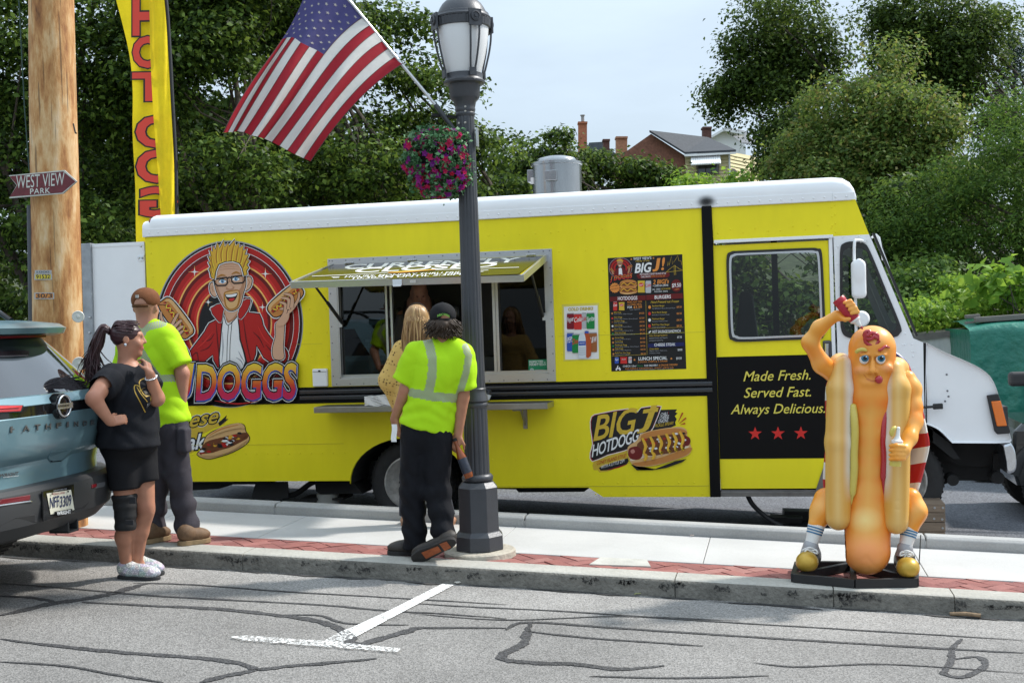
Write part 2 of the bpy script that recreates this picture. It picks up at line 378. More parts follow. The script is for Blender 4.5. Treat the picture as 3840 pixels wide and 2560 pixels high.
# ================================================================== SETTING
rng=np.random.default_rng(7);random.seed(7)
def groundmat(name,base,speck,blotch,scale=90,bump=.5,rough=.9,band=None):
 m=bpy.data.materials.new(name);m.use_nodes=True;n=m.node_tree;L=n.links.new;b=n.nodes['Principled BSDF']
 tc=n.nodes.new('ShaderNodeTexCoord');b.inputs['Roughness'].default_value=rough;b.inputs['Specular IOR Level'].default_value=.25
 v=n.nodes.new('ShaderNodeTexVoronoi');v.inputs['Scale'].default_value=scale;L(tc.outputs['Object'],v.inputs['Vector'])
 sp=n.nodes.new('ShaderNodeSeparateColor');L(v.outputs['Color'],sp.inputs[0])
 mr=n.nodes.new('ShaderNodeMapRange');mr.inputs['To Min'].default_value=1-speck;mr.inputs['To Max'].default_value=1+speck;L(sp.outputs[0],mr.inputs['Value'])
 nz=n.nodes.new('ShaderNodeTexNoise');nz.inputs['Scale'].default_value=1.1;nz.inputs['Detail'].default_value=8;nz.inputs['Roughness'].default_value=.65;L(tc.outputs['Object'],nz.inputs['Vector'])
 m2=n.nodes.new('ShaderNodeMapRange');m2.inputs['From Min'].default_value=.3;m2.inputs['From Max'].default_value=.7;m2.inputs['To Min'].default_value=1-blotch;m2.inputs['To Max'].default_value=1+blotch;L(nz.outputs['Fac'],m2.inputs['Value'])
 mu=n.nodes.new('ShaderNodeMath');mu.operation='MULTIPLY';L(mr.outputs[0],mu.inputs[0]);L(m2.outputs[0],mu.inputs[1])
 mx=n.nodes.new('ShaderNodeMix');mx.data_type='RGBA';mx.blend_type='MULTIPLY';mx.inputs[0].default_value=1;mx.inputs['A'].default_value=(*base,1);L(mu.outputs[0],mx.inputs['B']);L(mx.outputs['Result'],b.inputs['Base Color'])
 if band:
  sx=n.nodes.new('ShaderNodeSeparateXYZ');L(tc.outputs['Object'],sx.inputs[0]);ad=n.nodes.new('ShaderNodeMath');ad.operation='MULTIPLY_ADD';ad.inputs[1].default_value=.9;L(nz.outputs['Fac'],ad.inputs[0]);L(sx.outputs['Y'],ad.inputs[2])
  br=n.nodes.new('ShaderNodeMapRange');br.interpolation_type='SMOOTHSTEP';br.inputs['From Min'].default_value=(band-.2)*SC+.45;br.inputs['From Max'].default_value=(band+.45)*SC+.45;br.inputs['To Min'].default_value=1;br.inputs['To Max'].default_value=1.28;L(ad.outputs[0],br.inputs['Value'])
  m3=n.nodes.new('ShaderNodeMath');m3.operation='MULTIPLY';L(mu.outputs[0],m3.inputs[0]);L(br.outputs[0],m3.inputs[1]);L(m3.outputs[0],mx.inputs['B'])
 bp=n.nodes.new('ShaderNodeBump');bp.inputs['Strength'].default_value=bump;bp.inputs['Distance'].default_value=.006;L(v.outputs['Distance'],bp.inputs['Height']);L(bp.outputs[0],b.inputs['Normal'])
 return m
asph=groundmat('old_asphalt',(.205,.197,.187),.38,.18,130,.6,band=7.15)
lotm=groundmat('lot_asphalt',(.13,.135,.15),.45,.16,80,.6)
earth=groundmat('earth',(.06,.07,.035),.3,.4,6,.4)
tarm=groundmat('tar',(.058,.057,.058),.55,.25,110,.5,.7)
conc=M('concrete',(.435,.43,.415),.85,var=.10,vs=1.1,var2=.05,vs2=70,bump=.15,bs=120)
kerbm=M('kerb_concrete',(.37,.355,.315),.9,var=.16,vs=3,var2=.12,vs2=45,bump=.5,bs=60)
brickm=[M('paver_%d'%i,c,.85,var=.18,vs=9,bump=.4,bs=70)for i,c in enumerate([(.24,.085,.072),(.27,.105,.090),(.21,.075,.066),(.29,.13,.112)])]
def sheet(name,x0,x1,y0,y1,z0,mat,nx=2,ny=2,slope=True,parent=None,cross=0.0):
 G=[[(x,y,(gz(x,z0)if slope else z0)+cross*(y-y0))for y in np.linspace(y0,y1,ny)]for x in np.linspace(x0,x1,nx)]
 mb=MB();mb.grid(np.array(G)[:,::-1][:,::-1]);mb.F=[f[::-1]for f in mb.F]
 o=mb.build(name,mat,parent);return o
ZS,ZL=-.120,-.34
street=tag(sheet('street',-60,60,-12,7.90,ZS,asph,40,4),kind='structure')
lot=tag(sheet('parking_lot',-40,45,9.63,26,ZL,lotm,20,4),kind='structure')
xs=np.linspace(-420,420,120);ys=np.concatenate([[-60,0,9,20,25.9],np.linspace(27,60,18),[75,100,160,300,600]])
def hill(x,y):
 t=min(max((y-25.5)/30,0),1);h=5.2*t*t*(3-2*t);l=min(max((-x-4)/18,0),1)
 h*=.35+.65*min(1,max(0,(x+60)/40))if x<-20 else 1
 return-.75-.0477*max(-30,min(30,x+1.72))+h+.35*noise.noise((x*.13,y*.13,0))*t+(.9*t*l)
G=[[(x,y,hill(x,y))for y in ys]for x in xs]
mb=MB();mb.grid(G);mb.F=[f[::-1]for f in mb.F];tag(mb.build('ground',earth,smooth=180),kind='structure')
def sloped_prism(prof,x0,x1):
 """prof [(y,z)] counter-clockwise seen from +X; follows the fall of the street"""
 mb=MB();n=len(prof);V=[(x0,y,gz(x0,z))for y,z in prof]+[(x1,y,gz(x1,z))for y,z in prof]
 mb.add(V,[tuple(range(n))[::-1],tuple(range(n,2*n))]+[(i,(i+1)%n,(i+1)%n+n,i+n)for i in range(n)]);return mb
kr=tag(sloped_prism([(7.93,-.6),(8.10,-.6),(8.10,-.03),(7.93,-.03)],-30,30).build('curb',kerbm),kind='structure')
jx=sorted([PG(900,2078)[0],PG(2530,2172)[0],PG(3125,2207)[0],PG(3580,2235)[0],-9.0,-6.6,3.6,6.0,9.0,-12])
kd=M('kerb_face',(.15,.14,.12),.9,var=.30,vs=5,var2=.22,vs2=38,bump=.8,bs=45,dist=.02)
for a,b in zip(jx[:-1],jx[1:]):
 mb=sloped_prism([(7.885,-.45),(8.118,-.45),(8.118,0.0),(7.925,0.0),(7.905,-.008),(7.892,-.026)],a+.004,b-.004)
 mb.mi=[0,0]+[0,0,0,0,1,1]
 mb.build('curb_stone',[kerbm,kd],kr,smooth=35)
stain=None
mb=MB()
for k in range(70):
 x=rng.uniform(-6,2.4);l=rng.uniform(.02,.16)*(2.0 if x>.2 else 1);h=rng.uniform(.012,.05)*(1.6 if x>.2 else 1);t=gz(x,-.018-rng.uniform(0,.03))
 n=7;up=[(x+l*i/n,7.8835,t+(rng.uniform(-.3,.3)*h if 0<i<n else-.4*h))for i in range(n+1)]
 dn=[(x+l*i/n,7.8835,t-h*rng.uniform(.5,1.1))for i in range(n,-1,-1)];mb.flat(up+dn)
SCUFF=mb
band=tag(sheet('brick_band',-30,30,8.118,8.462,-.03,M('joint_sand',(.16,.09,.075),.95,var=.2,vs=12),40,2),kind='structure')
def clip(poly,f):
 out=[]
 for i in range(len(poly)):
  a,b=poly[i],poly[(i+1)%len(poly)];fa,fb=f(a),f(b)
  if fa>=0:out.append(a)
  if(fa>=0)!=(fb>=0):t=fa/(fa-fb);out.append((a[0]+t*(b[0]-a[0]),a[1]+t*(b[1]-a[1])))
 return out
w=.108;g=.006;R2=math.sqrt(.5);cnt=0
for a in range(-60,60):
 for b in range(-40,40):
  for(u0,u1,v0,v1)in((0,2,0,1),(0,1,1,3)):
   ox,oy=a+2*b,a-2*b
   q=[((ox+u)*w,(oy+v)*w)for u,v in((u0+g/w/2,v0+g/w/2),(u1-g/w/2,v0+g/w/2),(u1-g/w/2,v1-g/w/2),(u0+g/w/2,v1-g/w/2))]
   q=[(R2*(x-y)-2.0,R2*(x+y)+8.3)for x,y in q]
   if max(p[0]for p in q)<-5.6 or min(p[0]for p in q)>2.15:continue
   for f in(lambda p:p[1]-8.123,lambda p:8.457-p[1]):q=clip(q,f)if len(q)>2 else q
   if len(q)<3:continue
   cx=sum(p[0]for p in q)/len(q);cy=sum(p[1]for p in q)/len(q)
   if abs(cx-PG(2440,2107)[0])<.30 and False:continue
   if(cx+2.12)**2+(cy-8.38)**2<.22**2:continue
   ar=abs(sum(q[i][0]*q[(i+1)%len(q)][1]-q[(i+1)%len(q)][0]*q[i][1]for i in range(len(q))))/2
   if ar<.0012:continue
   dz=rng.uniform(-.004,.002);tx,ty=rng.normal(0,.012,2)
   top=[(x,y,gz(x,-.002+dz)+tx*(x-cx)+ty*(y-cy))for x,y in q]
   mb=MB();mb.prism(top,(0,0,-.03),(0,0,0));mb.build('brick',brickm[int(rng.integers(4))],band);cnt+=1
hat=PG(2440,2107)
walk=tag(sheet('sidewalk',-30,30,8.45,9.50,-.05,conc,40,2),kind='structure')
jx=[-30,-12,-9.0,PG(470,1990)[0],PG(1010,1995)[0],PG(1873,2025)[0],PG(2650,2060)[0],PG(3450,2110)[0],4.0,6.8,12,30]
for a,b in zip(jx[:-1],jx[1:]):
 mb=sloped_prism([(8.464,-.09),(9.476,-.09),(9.476,0),(8.464,0)],a+.0025,b-.0025);mb.build('slab',conc,walk,bevel=.004)
hp=[PG(*q)for q in((2252,2090),(2425,2098),(2440,2124),(2210,2116))]
mb=MB();mb.prism([(p[0],p[1],gz(p[0],.004))for p in hp],(0,0,-.03),(0,0,0));tag(mb.build('pavement_cover',M('cover_concrete',(.42,.41,.37),.9,var=.15,vs=8,bump=.4)),'pale concrete access cover set in the red brick band','cover')
bk=tag(sloped_prism([(9.50,-.8),(9.62,-.8),(9.62,.05),(9.50,.05)],-30,30).build('lot_curb',conc),kind='structure')
cb=M('lot_kerb_concrete',(.34,.34,.33),.9,var=.12,vs=2.2,var2=.08,vs2=60,bump=.3,bs=80)
jx=[-30,-10,PG(985,1945)[0]-3.1,PG(985,1945)[0],PG(1998,1950)[0],PG(3450,2020)[0],4.2,8,30]
for a,b in zip(jx[:-1],jx[1:]):
 sloped_prism([(9.478,-.7),(9.645,-.7),(9.645,.088),(9.515,.088),(9.49,.07)],a+.006,b-.006).build('curb_stone',cb,bk,bevel=.008)
def gpt(x,y,k):p=PG(x,y,ZS);return np.array([p[0],p[1],gz(p[0],ZS+.004*k)])
def seam(pts,w,conv,lay=1,jag=.25):
 p=[np.array(conv(*q))for q in pts];p=spline(p,False,7);n=len(p);V=[];F=[];w=w*.82
 wm=[gpt(*q,lay)for q in p]
 for i in range(n):
  d=wm[min(i+1,n-1)]-wm[max(i-1,0)];d/=max(1e-9,np.linalg.norm(d));q=np.array([-d[1],d[0],0])
  e=min(1,4*min(i,n-1-i)/n+.35);ww=w*e*(1+rng.uniform(-jag,jag))/2;off=q*rng.normal(0,w*.06)
  V+=[wm[i]+off+q*ww,wm[i]+off-q*ww]
 for i in range(n-1):F.append((2*i,2*i+1,2*i+3,2*i+2))
 V=[(v[0],v[1],gz(v[0],ZS+.004*lay))for v in V]
 mb=MB();mb.add(V,F);return mb.build('tar_seam',tarm,street)
c8=lambda x,y:(.8078*x,1750+.8078*y)
c7=lambda x,y:(1200+1.1224*x,1750+1.1224*y)
for pts,w,cv in[
([(0,542),(300,563),(700,598),(1100,620),(1500,642),(1790,668),(2050,682),(2350,705)],.035,c8),
([(620,540),(900,548),(1300,578),(1750,604),(2350,640)],.03,c8),
([(0,690),(120,665),(240,635),(400,612),(520,588),(600,565),(690,540)],.09,c8),
([(380,628),(700,645),(1000,660),(1300,690),(1450,712),(1560,745),(1632,790),(1625,815),(1680,822),(1770,798),(1900,762),(1970,748),(2350,750)],.075,c8),
([(0,800),(300,835),(600,865),(900,885),(1100,910),(1200,940),(1350,925),(1600,905),(1750,890)],.06,c8),
([(1200,940),(1120,958),(1030,975),(930,1003)],.06,c8),
([(1300,688),(1480,690),(1560,716),(1650,730),(1900,735)],.03,c8),
([(0,600),(150,608),(260,628)],.05,c8),
([(0,905),(300,925),(500,960),(760,1003)],.03,c8),
([(300,455),(500,468),(800,482),(1300,516),(1800,546),(2352,580)],.028,c7),
([(300,490),(620,512),(1000,500),(1400,515)],.022,c7),
([(620,545),(700,520),(1000,540),(1500,572),(2050,606),(2352,622)],.045,c7),
([(705,522),(690,552),(680,590),(620,622),(612,642),(700,655),(860,660),(1000,676),(1150,664)],.07,c7),
([(690,550),(900,572),(1100,586),(1280,599)],.035,c7),
([(2145,575),(2112,610),(2110,650),(2085,690),(2150,702),(2222,665),(2200,636),(2120,642)],.05,c7),
([(1450,655),(1600,668),(1900,660),(2352,690)],.025,c7),
([(900,700),(1200,706),(1500,698)],.03,c7),
([(1365,455),(1500,462),(1680,478)],.05,c7),
]:seam(pts,w,cv)
gut=M('gutter_dirt',(.06,.058,.055),.9,var=.3,vs=8)
for k in range(26):
 x=-5.8+k*.33+rng.uniform(-.1,.1);l=rng.uniform(.25,.7);y=7.885-rng.uniform(.0,.05);h=rng.uniform(.012,.05);n=9
 a=[(x+l*i/n,y-h*math.sin(math.pi*i/n)*rng.uniform(.5,1.2),gz(x+l*i/n,ZS+.006))for i in range(n+1)]
 b=[(x+l*i/n,y+.004,gz(x+l*i/n,ZS+.006))for i in range(n,-1,-1)]
 mb=MB();mb.flat(a+b);tag(mb.build('gutter_dirt',gut,street),kind='stuff')
def wornpaint(name,thr):
 m=bpy.data.materials.new(name);m.use_nodes=True;n=m.node_tree;L=n.links.new;b=n.nodes['Principled BSDF'];out=n.nodes['Material Output']
 b.inputs['Base Color'].default_value=(.78,.78,.76,1);b.inputs['Roughness'].default_value=.8
 tc=n.nodes.new('ShaderNodeTexCoord');nz=n.nodes.new('ShaderNodeTexNoise');nz.inputs['Scale'].default_value=60;nz.inputs['Detail'].default_value=9;nz.inputs['Roughness'].default_value=.75
 L(tc.outputs['Object'],nz.inputs['Vector'])
 gt=n.nodes.new('ShaderNodeMapRange');gt.inputs['From Min'].default_value=thr-.05;gt.inputs['From Max'].default_value=thr+.05;L(nz.outputs['Fac'],gt.inputs['Value'])
 tr=n.nodes.new('ShaderNodeBsdfTransparent');mx=n.nodes.new('ShaderNodeMixShader');L(gt.outputs[0],mx.inputs[0]);L(tr.outputs[0],mx.inputs[1]);L(b.outputs[0],mx.inputs[2]);L(mx.outputs[0],out.inputs[0])
 return m
wp1,wp2=wornpaint('white_road_paint',.45),wornpaint('worn_road_paint',.52)
sc_m=wornpaint('tyre_black',.52);sc_m.node_tree.nodes['Principled BSDF'].inputs['Base Color'].default_value=(.03,.029,.028,1)
tag(SCUFF.build('scuff_marks',sc_m,kr),kind='stuff')
def gflat(pts,mat,name,lay):mb=MB();mb.flat([gpt(*q,lay)for q in pts]);o=mb.build(name,mat,street);return o
gflat([c8(*q)for q in((2052,547),(2108,552),(1880,672),(1655,792),(1612,760),(1840,655))],wp1,'parking_line',2)
gflat([c8(*q)for q in((1640,745),(1655,792),(1560,835),(1490,835),(1490,820),(1580,770))],wp2,'parking_line',2)
gflat([c8(*q)for q in((1068,797),(1130,790),(1500,815),(1860,850),(1850,868),(1500,842),(1120,812))],wp2,'parking_line',3)
def scrap(name,px,py,z0,sz,c,lab,cat,rz=0.4,fl=.006):
 p=PG(px,py,z0);a=rng.uniform(0,3);q=[]
 for t in np.linspace(0,2*math.pi,7,False):r=sz*rng.uniform(.6,1.1);q.append((p[0]+r*math.cos(t+a),p[1]+r*.6*math.sin(t+a),gz(p[0],z0+.004+rng.uniform(0,.012))))
 mb=MB();mb.prism(q,(0,0,0),(0,0,fl));tag(mb.build(name,M('scrap_%s'%cat,c,.8)),lab,cat)
tw=PG(3620,2315,ZS);mb=MB();mb.tube([tw+np.array([-.09,.01,.02]),tw+np.array([0,0,.024]),tw+np.array([.09,-.01,.018])],[.012,.014,.012],8)
tag(mb.build('twig',M('bark_twig',(.22,.15,.09),.9,var=.3,vs=40),smooth=60),'short broken brown twig lying in the gutter at right','twig')
scrap('dry_leaf',2390,2230,ZS,.035,(.35,.36,.16),'curled pale dry leaf in the gutter below the brick band','leaf')
scrap('paper_scrap',1715,2190,ZS,.025,(.6,.57,.5),'crumpled cream paper scrap beside the white parking line','paper')
scrap('litter_piece',2250,2213,ZS,.018,(.5,.42,.38),'small reddish litter piece at the curb foot','litter')
scrap('cigarette_end',2595,2012,0,.016,(.5,.28,.12),'orange tipped cigarette end on the pale sidewalk','litter')
# ================================================================== HOUSES ON THE HILL
def H(px,py,dep):d=ray(px,py);return CAM+d*dep
sid=M('cream_siding',(.62,.54,.31),.7,var=.05,vs=2);brk=M('house_brick',(.20,.085,.055),.85,var=.3,vs=7,var2=.2,vs2=30);shg=M('roof_shingle',(.045,.05,.058),.9,var=.25,vs=6,var2=.25,vs2=40)
wht=M('white_trim',(.78,.78,.77),.5);dkb=M('dark_brick',(.12,.055,.045),.9,var=.25,vs=12);pane=M('dark_pane',(.02,.025,.03),.08,spec=.8)
c6=lambda x,y:(1700+.9099*x,.9099*y)
house=empty('house',H(2650,700,66),'cream sided house with brick gable, dark shingle roof and white window awning','house')
def hp_(pts,dep):return[H(*c6(a,b),d)for(a,b),d in zip(pts,dep if not np.isscalar(dep)else[dep]*len(pts))]
back=np.array([FW[0],FW[1],0])*1.0
mb=MB();mb.prism(hp_([(815,552),(952,640),(962,800),(690,800),(690,640)],66),(0,0,0),back*4);mb.build('brick_wall',brk,house)
mb=MB();mb.prism(hp_([(955,640),(1134,628),(1140,800),(962,800)],66),(0,0,0),back*.3);mb.build('front_wall',sid,house)
for k in range(11):
 y0,y1=640+k*14.5,640+k*14.5+14.1
 q=hp_([(957,y0),(1134,y0-12),(1134,y1-12),(957,y1)],65.99);tilt=np.array([FW[0],FW[1],0])*-.06
 mb=MB();mb.add([q[0],q[1],q[2]+tilt,q[3]+tilt,q[2],q[3]],[(0,1,2,3),(3,2,4,5)]);mb.build('siding_board',sid,house)
for k in range(11):
 y0,y1=626+k*14.5,626+k*14.5+14.1
 q=hp_([(1138,y0),(1260,y0+22),(1260,y1+26),(1138,y1)],[65.98,72,72,65.98]);tilt=np.array([.05,-.03,0])
 mb=MB();mb.add([q[0],q[1],q[2]+tilt,q[3]+tilt,q[2],q[3]],[(0,1,2,3),(3,2,4,5)]);mb.build('siding_board',sid,house)
mb=MB();mb.prism(hp_([(1134,622),(1141,622),(1145,800),(1138,800)],65.9),(0,0,0),back*.2);mb.build('corner_trim',wht,house)
mb=MB();mb.prism(hp_([(808,546),(955,636),(1165,626),(1050,574),(936,582)],[65.6,65.5,65.5,71,69]),(0,0,0),(0,0,.12));rf=mb.build('roof',shg,house)
mb=MB();mb.prism(hp_([(953,637),(1166,627),(1166,634),(953,645)],65.4),(0,0,0),back*.1);mb.build('gutter',wht,house)
wf=MB();wf.prism(hp_([(1002,672),(1096,668),(1096,718),(1004,722)],65.8),(0,0,0),back*.15);wf=wf.build('window',M('brown_frame',(.16,.13,.11),.6),house)
for a,b in((1010,1038),(1042,1062),(1066,1090)):
 mb=MB();mb.prism(hp_([(a,676),(b,675),(b,712),(a,714)],65.72),(0,0,0),back*.1);mb.build('pane',pane,wf)
mb=MB();nr=13
for k in range(nr):
 a=980+k*120/nr;b=a+120/nr*.8
 mb.prism(hp_([(a,648-k*.5),(b,648-k*.5),(b+1,680-k*.5),(a+1,680-k*.5)],[65.7,65.7,64.9,64.9]),(0,0,0),(0,0,.05))
mb.prism(hp_([(978,648),(1100,640),(1103,672),(979,679)],[65.72,65.72,64.95,64.95]),(0,0,-.05),(0,0,0));mb.build('awning',wht,house)
mb=MB();mb.lathe(H(*c6(1148,716),66.2),[(.28,0),(.28,.1)],16,(-FW[0],-FW[1],0));mb.build('meter',M('meter_grey',(.25,.2,.18),.5),house)
def chimney(a,b,y0,y1,dep,mat,lab,capm,pot=False):
 r=empty('chimney',H(*c6((a+b)/2,y1),dep),lab,'chimney','chimneys on the hill')
 mb=MB();mb.prism(hp_([(a,y0),(b,y0),(b,y1),(a,y1)],dep),(0,0,0),back*.6);mb.build('stack',mat,r)
 mb=MB();mb.prism(hp_([(a-2,y0-4),(b+2,y0-4),(b+2,y0+4),(a-2,y0+4)],dep-.1),(0,0,0),back*.8);mb.build('cap',capm,r)
 if pot:mb=MB();mb.lathe(H(*c6((a+b)/2,y0-4),dep+.2),[(.11,0),(.11,.35),(.16,.36),(.16,.42)],12);mb.build('flue_pot',M('flue',(.3,.3,.3),.6),r)
rb=M('chimney_brick',(.42,.15,.08),.9,var=.25,vs=10);tb=M('tan_brick',(.38,.19,.11),.9,var=.3,vs=10)
chimney(516,551,505,640,78,rb,'tall red brick chimney with a flue, leftmost on the skyline',rb,True)
chimney(672,717,566,660,68,tb,'wide tan brick chimney left of the shingle roofed house',tb)
chimney(618,644,577,620,80,dkb,'small dark chimney between the two red ones',dkb)
chimney(1030,1064,526,580,76,dkb,'dark brick chimney behind the shingle roof by the white gable',dkb)
h2=empty('house',H(2720,640,84),'white house with a gabled roof standing behind the dark chimney','house')
mb=MB();mb.prism(hp_([(1035,582),(1108,534),(1150,560),(1205,600),(1205,660),(1060,660)],82),(0,0,0),back*4);mb.build('gable_wall',wht,h2)
mb=MB();mb.prism(hp_([(1028,580),(1116,528),(1120,536),(1032,588)],81.4),(0,0,0),back*1.2);mb.prism(hp_([(1112,528),(1200,545),(1202,556),(1112,538)],81.4),(0,0,0),back*1.2);mb.build('eave_trim',wht,h2)
mb=MB();mb.prism(hp_([(1116,532),(1200,545),(1260,600),(1160,590)],[82.4,84,84,82.4]),(0,0,0),(0,0,.1));mb.build('roof',M('grey_roof',(.2,.21,.23),.9),h2)
h3=empty('house',H(2290,640,90),'grey roofed house half hidden by maples behind the tan chimney','house')
mb=MB();mb.prism(hp_([(560,588),(612,585),(690,650),(690,700),(560,700)],84),(0,0,0),back*3);mb.build('roof',M('grey_roof2',(.09,.1,.115),.9,var=.2,vs=6),h3)
mb=MB();mb.prism(hp_([(690,648),(735,612),(740,700),(690,720)],83),(0,0,0),back*3);mb.build('wall',wht,h3)
# ================================================================== TREES
barkm=M('bark',(.075,.06,.045),.95,var=.35,vs=6,bump=.8,bs=30,stretch=(1,1,.3),dist=.03)
LM={
'maple':leafmat('maple_leaf',[(.012,.026,.006),(.026,.054,.009),(.050,.098,.015),(.090,.155,.024),(.145,.22,.036)],.36),
'dark':leafmat('dark_leaf',[(.020,.042,.009),(.040,.075,.014),(.070,.12,.020),(.11,.17,.030)],.42),
'rust':leafmat('rusty_leaf',[(.040,.078,.016),(.075,.135,.028),(.115,.19,.038),(.16,.22,.045),(.19,.17,.05)],.45),
'locust':leafmat('locust_leaf',[(.026,.068,.013),(.052,.112,.020),(.085,.17,.028),(.13,.22,.038)],.45),
'bright':leafmat('bright_leaf',[(.07,.16,.02),(.12,.24,.028),(.18,.32,.04),(.25,.40,.06)],.45),
'fir':leafmat('fir_needles',[(.014,.038,.018),(.024,.056,.028),(.036,.075,.036)],.1),
}
def leaves(name,C,rg,n,size,mat,parent,spread,up=.35,asp=.62,droop=0.0,flat=.7,loose=.1):
 """n leaves on the outside of billows centred at C (k,3), plus a few loose sprigs"""
 k=rg.integers(0,len(C),n);R=spread*2.1*rg.uniform(.55,1.25,len(C))[k][:,None];o=rg.normal(0,1,(n,3));o[:,2]=np.abs(o[:,2])*np.where(rg.random(n)<.72,1,-1);o/=np.linalg.norm(o,axis=1)[:,None]
 f=np.where(rg.random(n)<loose,rg.uniform(.9,1.5,n),rg.uniform(.5,1.05,n))[:,None];p=C[k]+o*R*f*np.array([1,1,flat])+rg.normal(0,size*.35,(n,3))
 nn=rg.normal(0,.55,(n,3))+o*.8+np.array([0,-.05,up*1.6]);nn/=np.linalg.norm(nn,axis=1)[:,None]
 d=rg.normal(0,1,(n,3))-np.array([0,0,droop]);d-=nn*(d*nn).sum(1)[:,None];d/=np.linalg.norm(d,axis=1)[:,None];s=np.cross(nn,d)
 L=size*rg.uniform(.6,1.35,n)[:,None];W=L*asp*rg.uniform(.8,1.2,n)[:,None];fold=nn*(L*.12)
 V=np.stack([p-d*L*.5,p+s*W*.5+fold,p+d*L*.5,p-s*W*.5+fold],1).reshape(-1,3)
 V=(V*SC).astype(np.float32);me=bpy.data.meshes.new(name);me.vertices.add(4*n);me.vertices.foreach_set('co',V.ravel())
 me.loops.add(4*n);me.loops.foreach_set('vertex_index',np.arange(4*n,dtype=np.int32));me.polygons.add(n);me.polygons.foreach_set('loop_start',np.arange(0,4*n,4,dtype=np.int32))
 me.materials.append(mat);me.update(calc_edges=True)
 return link(name,me,parent)
def clumps(lobes,n,rg,shell=.45):
 v=np.array([np.prod(r)**.7 for c,r in lobes]);k=rg.choice(len(lobes),n,p=v/v.sum());out=[]
 for i in k:
  c,r=lobes[i];d=rg.normal(0,1,3);d/=np.linalg.norm(d);out.append(np.asarray(c)+np.asarray(r)*d*(shell+(1.03-shell)*rg.random()**.7))
 return np.array(out)
def tree(name,label,Y,lob,kind,n,size,seed,base=None,trunk=.16,nc=None,spread=None,group='trees behind the truck',limbs=9,**kw):
 """lob: [(px,py,rx,ry)] in the photo; every lobe stands near distance Y"""
 rg=np.random.default_rng(seed);k=Y*1.025/FPX;L=[]
 for q in lob:
  px,py,rx,ry=q[:4];c=P(px,py,Y+(q[4]if len(q)>4 else rg.uniform(-.8,.8)));L.append((c,np.array([rx*k,rx*k*.8,ry*k])))
 cs=np.mean([c for c,r in L],0);bx=base if base is not None else(cs[0],Y+.3);bz=hill(bx[0],bx[1])if bx[1]>26 else gz(bx[0],ZL)
 b=np.array([bx[0],bx[1],bz-.2]);t=empty(name,b,label,'tree',group)
 nc=nc or max(26,n//330);C=clumps(L,nc,rg,.30);sp=(spread or .34)*1.1;kw.setdefault('flat',.45)
 leaves('crown',C,rg,n,size,LM[kind],t,sp,**kw)
 mb=MB();top=max(L,key=lambda q:q[0][2])[0];mid=b*.45+np.array([cs[0],cs[1],cs[2]])*.55
 path=spline([b,b+(mid-b)*.55+np.array([.1,0,0]),mid,mid*.4+top*.6],False,6);nn=len(path)
 mb.tube(path,[trunk*(1-.85*i/nn)for i in range(nn)],10)
 for i in range(limbs):
  j=int(nn*rg.uniform(.35,.9));a=path[j];e=C[rg.integers(len(C))];m=a*.5+e*.5+rg.normal(0,.25,3)+np.array([0,0,.2])
  pp=spline([a,m,e],False,5);r0=trunk*(1-.85*j/nn)*.6;mb.tube(pp,[r0*(1-.85*q/len(pp))for q in range(len(pp))],6)
  for _ in range(2):
   e2=C[rg.integers(len(C))];a2=pp[len(pp)//2]
   if np.linalg.norm(e2-a2)<2.4:mb.tube([a2,(a2+e2)/2+rg.normal(0,.12,3),e2],[r0*.4,r0*.25,.008],5)
 mb.build('trunk',barkm,t,smooth=60)
 return t
tree('maple_tree','dark maple filling the upper left corner behind the utility pole',17.5,[(-60,250,380,420),(120,620,300,330),(330,60,260,260),(-100,800,300,260),(240,950,220,240)],'maple',30000,.10,11,trunk=.2,base=(-11.2,17.6))
tree('maple_tree','tall shaded maple between the yellow banner and the flag',18.5,[(720,180,300,300),(620,560,300,280),(900,700,260,240),(480,330,220,260),(860,-80,300,220)],'maple',32000,.10,12,trunk=.2,base=(-7.4,18.8))
tree('maple_tree','sunlit maple directly behind the flag',20,[(1180,420,330,320),(1060,60,300,260),(1000,720,260,200),(1300,720,280,200)],'maple',30000,.105,13,trunk=.2,base=(-4.2,20.5))
tree('maple_tree','loose crowned maple behind the lamp head with sky showing through',22,[(1420,130,180,200),(1540,420,240,240),(1660,640,230,180),(1480,620,240,200),(1560,190,110,170),(1760,560,130,150)],'maple',17000,.11,14,trunk=.17,base=(-2.6,22.5),spread=.32)
tree('maple_tree','deep background tree closing the wood at far left',25.5,[(50,400,520,520),(500,500,420,460),(300,900,600,300)],'dark',24000,.2,15,trunk=.25,base=(-13,26))
tree('maple_tree','deep background tree closing the wood behind the banner and flag',26.5,[(850,420,420,460),(1150,600,380,330),(700,850,500,260),(1000,60,330,300)],'dark',24000,.2,16,trunk=.25,base=(-7,27))
tree('maple_tree','deep background tree closing the wood at far right',38,[(3650,560,330,240),(3300,700,260,160),(3800,800,300,250),(3100,720,200,110),(4250,600,350,330)],'dark',19000,.22,26,trunk=.25,base=(16,38.5))
tree('maple_tree','round maple left of the rooftop vent',29,[(1850,640,140,130),(2020,590,120,110),(2120,650,90,90),(1960,720,200,80)],'maple',12000,.12,17,trunk=.16,base=(1.0,29.5),spread=.32)
tree('maple_tree','maple right of the rooftop vent below the chimneys',30,[(2230,670,80,70),(2310,680,80,60),(2420,640,80,70),(2500,690,60,40),(2380,740,180,40),(2445,560,30,40)],'maple',10000,.12,18,trunk=.15,base=(3.6,30.5),spread=.28)
tree('sapling','light leafed sapling top below the cream house window',27,[(2690,680,70,40),(2600,700,70,40),(2760,700,60,50)],'bright',700,.13,19,trunk=.05,spread=.2,base=(5.2,27.5),limbs=4)
